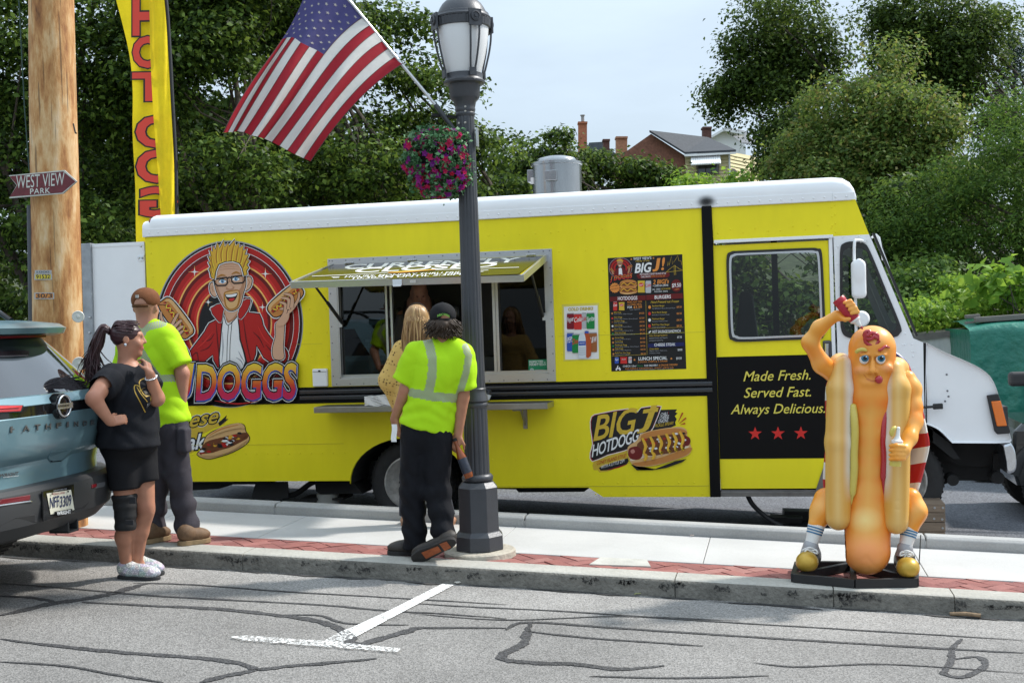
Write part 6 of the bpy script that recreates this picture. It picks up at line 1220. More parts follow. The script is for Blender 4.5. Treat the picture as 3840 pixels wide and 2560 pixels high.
# ================================================================== PARKED SUV (rear view)
SY=6.75;KS=6.75/6.57
suv=empty('parked_suv',(-6.5,SY,gz(-6.5,ZS)),'blue grey sport utility vehicle parked at the curb, seen from behind','car')
pnt=M('blue_grey_paint',(.135,.235,.275),.34,metal=.25,coat=.45,spec=.5);pl1=M('bumper_grey',(.032,.033,.035),.5);pl2=M('bumper_black',(.018,.018,.019),.6);gb=M('gloss_black',(.008,.008,.009),.06,spec=.6);tint=M('tinted_glass',(.012,.013,.016),.03,spec=.9,coat=1.0)
lev=[(.445,-4.66,.80,.25),(.455,-4.50,.86,.28),(.50,-4.35,.92,.29),(.58,-4.27,.955,.29),(.70,-4.25,.96,.29),(.77,-4.265,.96,.29),(.795,-4.30,.958,.29),(.80,-4.375,.955,.27),(.86,-4.385,.96,.26),(.93,-4.37,.965,.26),(.975,-4.325,.965,.26),(1.05,-4.30,.965,.26),(1.205,-4.282,.96,.26),(1.21,-4.286,.96,.26),(1.27,-4.290,.958,.26),(1.275,-4.284,.955,.26),(1.325,-4.33,.945,.27),(1.33,-4.345,.94,.27),(1.48,-4.475,.86,.27),(1.60,-4.585,.79,.25),(1.665,-4.645,.745,.24),(1.70,-4.70,.72,.22),(1.755,-4.88,.68,.2),(1.79,-5.2,.58,.15)]
levo=lev;sz_=lambda z:ZC+(z-ZC)*KS;lev=[(sz_(z),x*KS,h*KS,d_*KS)for z,x,h,d_ in lev]
def rearx(z,y):
 for a,b in zip(lev[:-1],lev[1:]):
  if a[0]<=z<=b[0]:
   t=(z-a[0])/(b[0]-a[0]);xr,hw,dp=[a[i]*(1-t)+b[i]*t for i in(1,2,3)];s=min(1,abs(y-SY)/hw);return xr-dp*s**3.2
 return-4.62
S_s=np.linspace(-1,1,33)
def outl(z,xr,hw,dp):
 xf=-9.15+.5*max(0,z-.9)if z<1.12 else(-8.9+3.2*(z-1.12)if z<1.7 else-7.2)
 r=[(xr-dp*abs(s)**3.2,SY+s*hw,z)for s in S_s]
 return[(xf,SY-hw*.96,z),(xf*.5+xr*.5,SY-hw,z),(xr-dp-.25,SY-hw,z)]+r+[(xr-dp-.25,SY+hw,z),(xf*.5+xr*.5,SY+hw,z),(xf,SY+hw*.96,z)]
rows=[outl(*l)for l in lev];nr=len(rows[0]);V=[p for r in rows for p in r]
bands={'body':(pnt,[]),'bumper':(pl1,[]),'lower_bumper':(pl2,[]),'rear_window':(tint,[]),'trim_band':(gb,[])}
for i in range(len(rows)-1):
 z=(levo[i][0]+levo[i+1][0])/2
 for j in range(nr):
  f=(i*nr+j,i*nr+(j+1)%nr,(i+1)*nr+(j+1)%nr,(i+1)*nr+j);rear=3<=j<nr-4
  if z<.52:b='lower_bumper'
  elif z<.80:b='bumper' if(rear or z<.6)else 'body'
  elif 1.208<z<1.272 and rear:b='trim_band'
  elif 1.33<z<1.66 and(rear and 4<j<nr-6 or(j in(0,1,2,nr-3,nr-2)and 1.36<z)):b='rear_window'
  elif z>=1.66 and z<1.70 and rear:b='trim_band'
  else:b='body'
  bands[b][1].append(f)
bands['body'][1].append(tuple((len(rows)-1)*nr+j for j in range(nr)));bands['lower_bumper'][1].append(tuple(range(nr))[::-1])
for nm,(m,F)in bands.items():
 us=sorted({i for f in F for i in f});mp={u:k for k,u in enumerate(us)};mesh(nm,[V[u]for u in us],[[mp[i]for i in f]for f in F],m,suv,smooth=28)
mb=MB();ro=[]
for z,xr,hw,dp in((1.685,-4.60,.70,.16),(1.70,-4.52,.73,.20),(1.735,-4.50,.745,.22),(1.765,-4.56,.74,.20),(1.79,-4.80,.70,.16)):
 z,xr,hw,dp=sz_(z),xr*KS,hw*KS,dp*KS;r=[(xr-dp*abs(s)**4,SY+s*hw,z)for s in S_s];ro.append([(-5.1,SY-hw*.9,z+.005)]+r+[(-5.1,SY+hw*.9,z+.005)])
mb.grid(ro,True);n=len(ro[0]);mb.add(ro[0],[tuple(range(n))[::-1]]);mb.add(ro[-1],[tuple(range(n))]);mb.build('spoiler',pnt,suv,smooth=30)
mb=MB();mb.tube(spline([(-5.13,SY+.6,1.80),(-5.28,SY+.62,1.87),(-5.6,SY+.64,1.895),(-7.0,SY+.64,1.89),(-7.3,SY+.62,1.82)],False,5),.02,8);mb.build('roof_rail',gb,suv,smooth=60)
mb=MB();mb.tube(spline([(-5.13,SY-.6,1.80),(-5.28,SY-.62,1.87),(-5.6,SY-.64,1.895),(-7.0,SY-.64,1.89),(-7.3,SY-.62,1.82)],False,5),.02,8);mb.build('roof_rail',gb,suv,smooth=60)
mb=MB();mb.prism([(-4.69,SY+s*.3,1.69)for s in(-1,1)]+[(-4.70,SY+s*.3,1.675)for s in(1,-1)],(0,0,0),(.03,0,0));mb.build('brake_lamp',M('brake_red',(.10,.006,.008),.2),suv)
C3=lambda x,y:(.3826*x,1480+.3826*y)
def onrear(pts,z_off=.012,thick=.02,name='part',mat=None,par=suv,bev=.003):
 """outline in the photo laid on the tailgate (plane through its own height)"""
 q=[]
 for a,b in pts:
  px,py=C3(a,b);X=-4.42
  for _ in range(6):p=PN(px,py,(X,0,0),(1,0,0));X=rearx(p[2],p[1])+z_off
  q.append(PN(px,py,(X,0,0),(1,0,0)))
 mb=MB();mb.prism(q,(-thick,0,0),(0,0,0));return mb.build(name,mat,par,bevel=bev)
redl=M('tail_red',(.45,.012,.015),.12,spec=.7,coat=.6)
tl=onrear([(-60,100),(235,100),(215,172),(-60,185)],.012,.03,'tail_light',gb);onrear([(-60,104),(225,103),(205,160),(-60,172)],.018,.01,'red_lens',redl,tl);onrear([(-60,120),(195,118),(192,130),(-60,136)],.021,.006,'light_bar',M('tail_bar',(.75,.04,.04),.2),tl)
tr_=onrear([(1000,60),(1100,52),(1100,110),(1000,122)],.012,.03,'tail_light',gb)
rf1=onrear([(20,1022),(300,978),(296,1030),(-10,1075),(-10,1050)],.008,.01,'reflector',M('reflector_red',(.12,.006,.01),.25));onrear([(-10,1075),(300,1034),(330,1046),(-10,1092)],.012,.01,'chrome_lip',chr_,rf1)
rf2=onrear([(905,880),(952,866),(950,900),(905,915)],.008,.01,'reflector',M('reflector_red',(.12,.006,.01),.25));onrear([(952,866),(1035,850),(1025,900),(940,915)],.006,.01,'lamp_recess',M('bumper_light',(.10,.10,.105),.4),rf2)
onrear([(375,950),(450,935),(860,860),(875,900),(870,1060),(830,1110),(730,1130),(345,1170)],.001,.02,'plate_recess',pl2)
onrear([(470,610),(500,556),(706,534),(684,592),(600,655),(498,666)],.004,.012,'release_handle',pnt,suv,.006);onrear([(475,612),(684,590),(600,650),(500,660)],.006,.01,'handle_recess',gb)
onrear([(0,1280),(160,1200),(345,1170),(345,1240),(520,1220),(520,1330),(0,1420)],.003,.02,'diffuser',pl2)
mb=MB();hc=PN(*C3(598,1262),(-4.54,0,0),(1,0,0))
for(dy,dz,w_,h_)in((0,.045,.12,.016),(0,-.045,.12,.016),(-.052,0,.016,.10),(.052,0,.016,.10)):mb.box(hc+np.array([0.02,dy,dz]),(.14,w_,h_))
mb.build('tow_hitch',pl1,suv,bevel=.004)
pt=PN(*C3(590,1052),(-4.352,0,0),(1,0,0))
lp=MB();lp.box((pt[0]-.012,pt[1],pt[2]),(.012,.335,.185));lp=lp.build('license_plate',gb,suv,bevel=.004)
ld=Decal((pt[0]-.004,0,0),(1,0,0),C3,.001);cr_=M('plate_cream',(.66,.64,.52),.4);nv=M('plate_navy',(.02,.03,.09),.4)
ld.poly([(455,965),(693,928),(727,1125),(493,1170)],cr_);ld.text('PENNSYLVANIA',514,985,632,968,24,M('plate_red',(.3,.04,.04),.4),.002);ld.poly([(570,985),(580,1040),(600,1115),(575,1080),(560,1100),(575,1040)],M('plate_grey',(.45,.45,.4),.4));ld.text('NFF',484,1110,572,1092,108,nv,.012);ld.text('3309',583,1098,692,1080,105,nv,.012)
ld.poly([(523,1143),(690,1116),(692,1134),(526,1166)],gb);ld.text('WRIGHT',548,1178,684,1158,34,Wt,.03);ld.text('WRIGHTCARS.COM',512,945,640,925,12,Gy,.006)
for q in((497,968),(652,945),(532,1150),(684,1125)):ld.disc(*q,8,10,gb,12)
ld.build('lettering',lp)
mt_=M('letter_metal',(.16,.16,.17),.3,metal=.6)
for i,ch in enumerate('PATHFINDER'):
 xs_=[98,222,337,446,550,651,722,808,885,960][i];wd_=[62,60,52,48,44,14,40,40,34,34][i];yb=366-(xs_-98)*.094;hh=56-i*1.6
 px,py=C3(xs_,yb);p=PN(px,py,(-4.41,0,0),(1,0,0));X=rearx(p[2],p[1])+.006
 d=Decal((X,0,0),(1,0,0),C3,.001);d.text(ch,xs_+3,yb+3,xs_+wd_+3,yb-2,hh,gb,.03);d.lay=4;d.text(ch,xs_,yb,xs_+wd_,yb-5,hh,mt_,.02);d.build('raised_letter',suv)
em=MB();ec=PN(*C3(617,108),(-4.372,0,0),(1,0,0));em.lathe(ec,[(.084,-.05),(.080,.0),(.06,.006),(.001,.006)],40,(1,0,.06));em=em.build('emblem',gb,suv,smooth=40)
mb=MB()
for a0_,a1_ in((.25,2.9),(3.4,6.03)):mb.tube([ec+np.array([.012,.066*math.cos(t),.066*math.sin(t)])for t in np.linspace(a0_,a1_,20)],.0065,8)
mb.box(ec+np.array([.014,0,0]),(.008,.165,.034));mb.build('badge_ring',M('badge_silver',(.6,.61,.63),.25,metal=.8),em,smooth=50)
ed=Decal((ec[0]+.019,0,0),(1,0,0),C3,.001);ed.text('NISSAN',568,122,677,112,22,gb,.02);ed.build('lettering',em)
mb=MB();wq=[PN(.2232*x,1150+.2232*y,(-4.52,0,0),(1,0,.8))+np.array([.05,0,.03])for x,y in((850,1320),(900,1265),(1060,1225),(1200,1250),(1310,1285))];mb.tube(wq,[.03,.032,.028,.022,.01],10);mb.build('rear_wiper',gb,suv,smooth=60)
dl=Decal((-4.42,0,0),(1,0,0),C3,.001);dl.direct=lambda x,y:(lambda p:np.array([rearx(p[2],p[1])+.006,p[1],p[2]]))(PN(*C3(x,y),(-4.49,0,0),(1,0,0)));dl.text('WRIGHT',30,805,192,782,30,M('decal_dark',(.06,.05,.05),.4),.03);dl.text('AUTOMOTIVE GROUP',62,812,200,795,9,Wt,.01);dl.build('dealer_sticker',suv)
gs=gz(-5.6,ZS)
for X in(-5.70,-8.4):
 wheel(X,gz(X,ZS)+.375,suv,SY+.98,.375,.235,.235,'wheel',alu,1);wheel(X,gz(X,ZS)+.375,suv,SY-.98,.375,.235,.235,'wheel',alu,-1)
# ================================================================== THINGS AT THE RIGHT
rp=empty('wheel_ramp',P(3500,1990,YT-.2),'bolted wooden plank block under the front wheel of the truck','wood block')
wdm=M('block_wood',(.20,.145,.10),.8,var=.3,vs=9,bump=.4,bs=30,stretch=(.3,1,3));Yb=YT-.16
q0,q1=P(3395,1990,Yb)[0],P(3546,1990,Yb)[0];zt_,zb_=P(3546,1886,Yb)[2],P(3546,2030,Yb)[2];hs=(zt_-zb_)/4
for k in range(4):mb=MB();mb.bb(q0+rng.uniform(-.01,.01),q1+rng.uniform(-.004,.004),Yb,Yb+.42,zb_+hs*k+.002,zb_+hs*(k+1)-.002);mb.build('plank',wdm,rp,bevel=.006)
for x,y in((3505,1903),(3536,1903),(3503,1944),(3533,1946),(3535,1979)):mb=MB();mb.lathe(P(x,y,Yb),[(.011,0),(.009,.006),(.004,.006),(.003,.002)],10,(0,-1,0));mb.build('bolt',alu,rp)
for i,(a,b,c,d,Y)in enumerate(((2888,1955,3010,1972,10.45),(2938,1933,3112,1966,10.75))):
 p0,p1=PG(a,(b+d)/2,ZL),PG(c,(b+d)/2+6,ZL);mb=MB();z=gz((p0[0]+p1[0])/2,ZL);mb.beam((p0[0],p0[1],gz(p0[0],ZL)+.06),(p1[0],p1[1],gz(p1[0],ZL)+.06),.22,.10 if i else .05);tag(mb.build('leveling_pad',rub,bevel=.004),['thin black board lying in front, end of the drain hose','thicker black board behind, left of the wooden wheel block'][i],'board','black boards under the truck step')
WY=17.5;wl=empty('storage_trailer',P(3500,1500,WY),'weathered grey white trailer wall with a dark top rail behind the hood','trailer')
mb=MB();mb.prism([P(3230,1300,WY),P(3640,1248,WY),P(3640,1620,WY),P(3230,1660,WY)],(0,0,0),(0,1.8,0));mb.build('side_wall',M('trailer_white',(.50,.53,.55),.55,var=.10,vs=3,var2=.12,vs2=12,stretch=(1,1,.25)),wl)
mb=MB();mb.prism([P(3230,1276,WY-.04),P(3640,1232,WY-.04),P(3640,1252,WY-.04),P(3230,1302,WY-.04)],(0,0,0),(0,1.9,0));mb.build('top_rail',M('rail_grey',(.14,.135,.13),.8,var=.25,vs=8),wl)
TYy=16.3;gm=M('green_tarp',(.014,.155,.11),.38,var=.12,vs=3,bump=.55,bs=9,dist=.05,spec=.45)
tp_=empty('tarp_load',P(3740,1600,TYy),'green plastic tarp draped over a tall load beside the trailer','tarp')
def tz(px,py):return P(px,py,TYy)[2]
xl,xr_=P(3634,1300,TYy)[0],P(3634,1300,TYy)[0]+2.6;ztop=tz(3640,1234);zg=gz(xl,ZL);ns=Vector((0,0,0))
def tn(a,b,s=1.0):return noise.noise((a*s,b*s,3.1))
mb=MB();G=[]
for i in range(70):
 u=i/69;x=xl+(xr_-xl)*u;col_=[]
 for j in range(12):v=j/11;col_.append((x+.02*tn(x,v,5),TYy+1.6*(1-v),ztop+.09+.05*math.sin(u*5)+.03*tn(x*2,v*3)-(.09*v**3)))
 for j in range(1,40):v=j/39;fold=.07*tn(x*4+v*.7,v*.8)+.05*tn(x*11+v*3,v*1.5)+.015*tn(x*20,v*14);col_.append((x+.03*tn(x*3,v*4),TYy-.04-.16*v-fold*(.3+v),ztop+.02-(ztop-zg-.03)*v))
 G.append(col_)
mb.grid(G)
side=[[(g[0]-.10*(k/8)+.05*tn(g[1]*5,g[2]*3)*k/8,g[1]+(1.5 if False else 0)+.22*k,g[2])for g in G[0][11:]]for k in range(8)]
mb.grid(side[::-1]);mb.build('tarp',gm,tp_,smooth=60)
mb=MB();mb.bb(xl+.12,xr_-.1,TYy+.15,TYy+1.5,zg,ztop-.05);mb.build('covered_load',M('load_brown',(.1,.08,.06),.9),tp_)
tb_=empty('timber_stack',P(3740,1210,TYy+.4),'grey weathered timbers lying on top of the green tarp','timber');tw_=M('grey_timber',(.17,.16,.15),.9,var=.25,vs=8,bump=.4,stretch=(.2,1,2));zt2=ztop+.12
for a,b,w_,h_ in((P(3655,1200,TYy+.3),P(3960,1178,TYy+.3),.16,.07),(P(3620,1188,TYy+.5),P(3672,1184,TYy+.5),.16,.05),(P(3620,1213,TYy+.5),P(3655,1211,TYy+.5),.16,.05),(P(3738,1212,TYy+.4),P(3812,1208,TYy+.4),.2,.04)):mb=MB();mb.beam(a,b,w_,h_);mb.build('beam',tw_,tb_,bevel=.008)
mb=MB();mb.beam(P(3684,1216,TYy+.45),P(3736,1212,TYy+.45),.18,.06);mb.build('white_block',wht,tb_,bevel=.006)
mb=MB();mb.beam(P(3815,1216,TYy+.45),P(3850,1212,TYy+.45),.18,.04);mb.build('white_block',wht,tb_,bevel=.006)
JY=12.9;j0=PG(3800,1752,ZL);jp=empty('parked_car',(P(3960,1740,JY)[0],JY+.9,gz(4,ZL)),'black off road vehicle cut off by the right edge of the frame','car')
jm=M('jeep_black',(.010,.012,.012),.2,coat=.6);jx=P(3798,1600,JY)[0];jz=gz(jx+1,ZL)
def jr(z,x0,x1,i):return[(jx+x0,JY+i,jz+z),(jx+x1,JY+i*.6,jz+z),(jx+x1,JY+1.7-i*.6,jz+z),(jx+x0,JY+1.7-i,jz+z)]
mb=MB();mb.grid([jr(.42,.06,4.1,.16),jr(.62,.0,4.1,.12),jr(.98,.03,4.1,.12),jr(1.06,.12,4.1,.16)],True);mb.add(jr(1.06,.12,4.1,.16),[(0,1,2,3)]);mb.add(jr(.42,.06,4.1,.16),[(3,2,1,0)]);mb.build('body',jm,jp,bevel=.03)
mb=MB();mb.grid([jr(1.06,1.35,4.0,.16),jr(1.72,1.62,3.95,.25)],True);mb.add(jr(1.72,1.62,3.95,.25),[(0,1,2,3)]);mb.build('cabin',tint,jp,bevel=.03)
for dx in(.52,3.3):
 wheel(jx+dx,jz+.39,jp,JY+.10,.39,.22,.24,'wheel',alu);wheel(jx+dx,jz+.39,jp,JY+1.6,.39,.22,.24,'wheel',alu,1)
 mb=MB();mb.tube([(jx+dx+.52*math.cos(t),JY+.11,jz+.42+.50*math.sin(t))for t in np.linspace(2.9,.2,14)],.06,8,flat=1.0);mb.build('fender_flare',M('flare_black',(.02,.021,.022),.7),jp,smooth=60)
mc=P(3832,1420,JY-.18);mm=MB();mm.box(mc,(.26,.10,.145));mm=mm.build('side_mirror',rub,jp,bevel=.04,seg=3);mb=MB();mb.tube([mc+np.array([.05,.05,-.03]),mc+np.array([.2,.3,-.12]),(jx+1.5,JY+.18,jz+1.1)],.03,8);mb.build('mirror_arm',rub,mm,smooth=60)
# ================================================================== FIGURES: shared tools
def proj(V):
 q=np.asarray(V,float)-CAM;z=q@FW;return 1920+FPX*(q@RT)/z,1280-FPX*(q@UP)/z
RGT=np.array([math.cos(TH),math.sin(TH),0]);AWY=np.array([-math.sin(TH),math.cos(TH),0]);TOC=-AWY;ZUP=np.array([0,0,1.0])
def cyl(s,a,b,ra,rb,k=.02,flat=None,e=.008):
 """tapered tube with flat ends (hems, cuffs)"""
 a=np.asarray(a,float);b=np.asarray(b,float);R=max(ra,rb);sl=s._sl(np.minimum(a,b)-R,np.maximum(a,b)+R);x,y,z=s._co(sl)
 d=b-a;L=float(np.linalg.norm(d));u=d/L;px,py,pz=x-a[0],y-a[1],z-a[2];t=px*u[0]+py*u[1]+pz*u[2]
 qx,qy,qz=px-t*u[0],py-t*u[1],pz-t*u[2]
 if flat is not None:
  w_=np.asarray(flat[0],float);w_=w_/np.linalg.norm(w_);g=(qx*w_[0]+qy*w_[1]+qz*w_[2])*(1/flat[1]-1);qx,qy,qz=qx+g*w_[0],qy+g*w_[1],qz+g*w_[2]
 r=np.sqrt(qx*qx+qy*qy+qz*qz)-(ra+np.clip(t/L,0,1)*(rb-ra));ends=np.maximum(-t,t-L)
 q0,q1=r+e,ends+e;dd=np.sqrt(np.maximum(q0,0)**2+np.maximum(q1,0)**2)+np.minimum(np.maximum(q0,q1),0)-e
 s._put(sl,dd,k)
def sleeve(s,a,b,ra,rb):
 m=a*.55+b*.45;s.cone(a,m,ra,(ra+rb)/2,.06);cyl(s,a*.75+b*.25,b,ra*.97,rb,.03)
def folds(seed,amp,f,zs=1.0,n=4,sharp=2.0):
 rg=np.random.default_rng(seed);D=rg.normal(0,1,(n,3))*f*np.array([1,1,zs]);ph=rg.uniform(0,6.3,n)
 def fn(x,y,z):
  a=0
  for i in range(n):
   w_=D[i][0]*x+D[i][1]*y+D[i][2]*z+ph[i];w_=w_+.8*np.sin(.37*w_+2.1*ph[i]);a=a+(1-2*np.abs(np.sin(w_*.5))**(1/sharp))
  return amp*a/math.sqrt(n)
 return fn
def paintmat(name,rough=.5,spec=.4,coat=0.0,sss=0.0,bump=0.0,bs=60):
 m=bpy.data.materials.new(name);m.use_nodes=True;n=m.node_tree;b=n.nodes['Principled BSDF'];b.inputs['Roughness'].default_value=rough;b.inputs['Specular IOR Level'].default_value=spec;b.inputs['Coat Weight'].default_value=coat;b.inputs['Coat Roughness'].default_value=.15
 a=n.nodes.new('ShaderNodeAttribute');a.attribute_name='paint';n.links.new(a.outputs['Color'],b.inputs['Base Color'])
 if sss:b.inputs['Subsurface Weight'].default_value=sss;b.inputs['Subsurface Radius'].default_value=(.012,.005,.003)
 if bump:
  tc=n.nodes.new('ShaderNodeTexCoord');nb=n.nodes.new('ShaderNodeTexNoise');nb.inputs['Scale'].default_value=bs;n.links.new(tc.outputs['Object'],nb.inputs['Vector']);bp=n.nodes.new('ShaderNodeBump');bp.inputs['Strength'].default_value=bump;bp.inputs['Distance'].default_value=.004;n.links.new(nb.outputs['Fac'],bp.inputs['Height']);n.links.new(bp.outputs[0],b.inputs['Normal'])
 return m
def paint(o,s,fn):
 V=s.VF[0];c=fn(V);c=np.concatenate([c,np.ones((len(V),1))],1).astype(np.float32)
 at=o.data.color_attributes.new('paint','FLOAT_COLOR','POINT');at.data.foreach_set('color',c.ravel())
def mixc(base,col,w_):return base*(1-w_[:,None])+np.asarray(col)*w_[:,None]
def near(V,p,r):return np.clip(1-np.linalg.norm(V-np.asarray(p),axis=1)/r,0,1)
def hand(s,wr,d,n,curl=.5,side=1,sz=1.0,thumb=.5,k=.004):
 """palm plus five fingers; d along the hand, n where the palm faces; side puts the thumb on +-cross(d,n)"""
 d=np.asarray(d,float);d=d/np.linalg.norm(d);n=np.asarray(n,float);n=n-d*(n@d);n/=np.linalg.norm(n);q=np.cross(d,n)*side;wr=np.asarray(wr,float)
 s.box(wr+d*.05*sz,np.array([.040,.047,.015])*sz,.014,.013*sz,np.stack([q,d,n],1))
 for i,(o,L)in enumerate(((.030,.068),(.010,.076),(-.010,.071),(-.029,.055))):
  p=wr+d*.092*sz+q*o*sz;a=curl*(.5+.1*i)+.12
  for j,f in enumerate((.45,.32,.26)):
   e=d*math.cos(a)+n*math.sin(a);p2=p+e*L*f*sz+q*o*.06*sz*f;s.cone(p,p2,(.0100-.0008*j)*sz,(.0092-.0008*j)*sz,k);p=p2;a+=curl*.85
 p=wr+d*.022*sz+q*.034*sz;e=d*.65+q*.75*(1-thumb*.6)+n*thumb*.9;e/=np.linalg.norm(e);p2=p+e*.042*sz;s.cone(p,p2,.0135*sz,.011*sz,.010);e2=d*.9+n*(.2+thumb*.5)+q*.1;e2/=np.linalg.norm(e2);s.cone(p2,p2+e2*.036*sz,.0108*sz,.0085*sz,.004)
def head(s,c,f,sz=1.0,jaw=1.0,ears=True):
 """skull, jaw, nose, brow, lips, chin and ears; f = where the face looks"""
 R=frame(f);q,f,u=R[:,0],R[:,1],R[:,2];c=np.asarray(c,float);A=lambda x,y,z:c+(q*x+f*y+u*z)*sz
 s.ell(A(0,-.012,.028),np.array([.078,.098,.090])*sz,.02,R);s.ell(A(0,.020,-.040),np.array([.062*jaw,.072,.085])*sz,.03,R);s.ell(A(0,.066,-.103),np.array([.028,.022,.020])*sz,.02,R)
 s.ell(A(0,.078,.030),np.array([.050,.016,.012])*sz,.02,R)
 s.cone(A(0,.090,.020),A(0,.108,-.022),.009*sz,.013*sz,.012);s.ell(A(.012,.095,-.026),.009*sz,.008);s.ell(A(-.012,.095,-.026),.009*sz,.008)
 for sg in(-1,1):
  s.ell(A(sg*.030,.086,.012),np.array([.015,.010,.010])*sz,.006,R,sub=True);s.ell(A(sg*.030,.078,.010),np.array([.012,.010,.011])*sz,.002)
  s.ell(A(sg*.040,.066,-.030),np.array([.026,.022,.024])*sz,.025,R)
  if ears:s.ell(A(sg*.082,-.010,-.005),np.array([.010,.020,.032])*sz,.010,R);s.ell(A(sg*.090,-.004,0),np.array([.006,.010,.016])*sz,.003,R,sub=True)
 s.ell(A(0,.090,-.058),np.array([.024,.010,.007])*sz,.006,R);s.ell(A(0,.088,-.070),np.array([.021,.010,.007])*sz,.006,R)
 return A
skm=paintmat('skin',.5,.35,sss=.08,bump=.12,bs=90)
def skinpaint(base,spots=(),dark=()):
 base=np.asarray(base)
 def fn(V):
  c=np.repeat(base[None],len(V),0);nz=.5+.5*np.sin(V[:,0]*41+3*np.sin(V[:,2]*23))*np.sin(V[:,2]*37+2*np.sin(V[:,1]*31));c=c*(.93+.14*nz[:,None])
  for p,r,cc,w_ in spots:c=mixc(c,cc,np.clip(near(V,p,r)*2.2,0,1)*w_)
  return c
 return fn
def strands(name,mat,parent,specs,seed,n=6):
 """hair: many thin tapered locks; specs = list of (points, radius)"""
 mb=MB()
 for pts,r in specs:
  p=spline(pts,False,4);m=len(p);mb.tube(p,[r*(1-.75*(i/(m-1))**2)for i in range(m)],n)
 return mb.build(name,mat,parent,smooth=180)
def capcloth(name,c):return M(name,c,.85,var=.12,vs=30,bump=.25,bs=160,spec=.15)
hiv=M('hi_vis_yellow',(.40,.68,.010),.72,var=.02,vs=6,spec=.2,bump=.10,bs=260)
def reflmat(name,rot):
 m=bpy.data.materials.new(name);m.use_nodes=True;n=m.node_tree;L=n.links.new;b=n.nodes['Principled BSDF'];b.inputs['Roughness'].default_value=.55
 tc=n.nodes.new('ShaderNodeTexCoord');mp=n.nodes.new('ShaderNodeMapping');mp.inputs['Rotation'].default_value=(0,rot,0);L(tc.outputs['Object'],mp.inputs[0]);wv=n.nodes.new('ShaderNodeTexWave');wv.bands_direction='X';wv.inputs['Scale'].default_value=28;wv.inputs['Distortion'].default_value=.4;L(mp.outputs[0],wv.inputs['Vector'])
 r=ramp(n,[(.35,(.30,.42,.06)),(.5,(.27,.28,.27))]);L(wv.outputs['Fac'],r.inputs[0]);L(r.outputs[0],b.inputs['Base Color']);return m
refl=reflmat('reflective_tape',.6)
def inband(px,py,poly,w_):
 """distance to a polyline in the photo < w/2"""
 m=np.zeros(len(px),bool)
 for(ax,ay),(bx,by)in zip(poly[:-1],poly[1:]):
  dx,dy=bx-ax,by-ay;t=np.clip(((px-ax)*dx+(py-ay)*dy)/(dx*dx+dy*dy),0,1);m|=np.hypot(px-ax-t*dx,py-ay-t*dy)<w_/2
 return m
def bandmi(polys):
 def fn(x,y,z):
  px,py=proj(np.stack([x,y,z],1));m=np.zeros(len(px),bool)
  for p,w_ in polys:m|=inband(px,py,p,w_)
  return m.astype(int)
 return fn
def boot(name,heel,toe,mats,parent,h=.095,w_=.05,sole=.03,ank=None,hh=.0075,up=ZUP,shaft=.0):
 """shoe from heel point to toe point on the ground, sole below"""
 heel,toe=np.asarray(heel,float),np.asarray(toe,float);d=toe-heel;L=np.linalg.norm(d);d=d/L;up=np.asarray(up,float);up=up-d*(up@d);up/=np.linalg.norm(up);q=np.cross(d,up);R=np.stack([q,d,up],1)
 lo=np.minimum(heel,toe)-.16;hi=np.maximum(heel,toe)+.2;s=Soft(lo,hi,hh)
 s.ell(heel+d*.05+up*(sole+h*.42),(w_*.86,.062,h*.52),.02,R);s.ell(heel+d*L*.5+up*(sole+h*.30),(w_*.92,L*.33,h*.40),.04,R);s.ell(toe-d*.062+up*(sole+h*.22),(w_,.070,h*.33),.04,R)
 if ank is not None:s.cone(heel+d*.06+up*(sole+h*.5),ank,w_*.85,w_*.9,.03)
 s.cut(heel+up*(sole*.6),-up);s.warp(folds(3,.0016,90,1))
 sh_=s.build(name,mats[0],parent)
 mb=MB();ol=[];
 for t in np.linspace(0,2*math.pi,36,False):
  cx_=math.cos(t);sx_=math.sin(t);wl_=w_*(1.03 if cx_>0 else .90)*(.86 if abs(cx_+.1)<.35 else 1);ol.append(heel+d*(L/2+(L/2+.008)*np.sign(cx_)*abs(cx_)**.8)+q*(wl_+.004)*np.sign(sx_)*abs(sx_)**.75)
 mb.prism(ol,up*0.0,up*sole);mb.build('sole',mats[1],sh_,smooth=40,bevel=.004)
 return sh_
def pbox(pts,m=.2):
 a=np.array(pts);return a.min(0)-m,a.max(0)+m
# ================================================================== MAN WITH BLACK CAP, LEANING ON THE LAMP
J=lambda x,y,dy=0.0:P(x,y,8.10+dy)
Jn=dict(hd=J(1660,1208,.02),nk=J(1668,1275),ch=J(1650,1385),wa=J(1612,1500),pe=J(1598,1600),sl=J(1552,1328),sr=J(1745,1340,.02),el=J(1522,1460,-.02),wl=J(1478,1572,.0),er=J(1735,1490,.03),wr=J(1718,1632,.02),hl=J(1552,1640),hr=J(1645,1650),kl=J(1543,1835,.02),kr=J(1640,1845,.0),al=J(1555,2035,.03),ar=J(1668,2000,-.06))
m2=empty('person',PG(1600,2095),'person in black cap and neon yellow safety shirt leaning beside the lamp, holding a bottle','person')
s=Soft(*pbox(list(Jn.values())+[J(1461,2090),J(1700,2090)],.16),.0085)
fdir=AWY*.95-RGT*.25;A=head(s,Jn['hd'],fdir,.98)
s.cone(Jn['hd']+np.array([0,0,-.03]),Jn['nk']+np.array([0,0,-.04]),.056,.062,.03)
s.cone(Jn['ch'],Jn['pe'],.12,.12,.05,(AWY,.7));s.cone(Jn['sl']-ZUP*.03,Jn['sr']-ZUP*.03,.045,.045,.05)
for a,b,c in(('sl','el','wl'),('sr','er','wr')):s.cone(Jn[a]-ZUP*.03,Jn[b],.050,.046,.02);s.cone(Jn[b],Jn[c],.047,.030,.015)
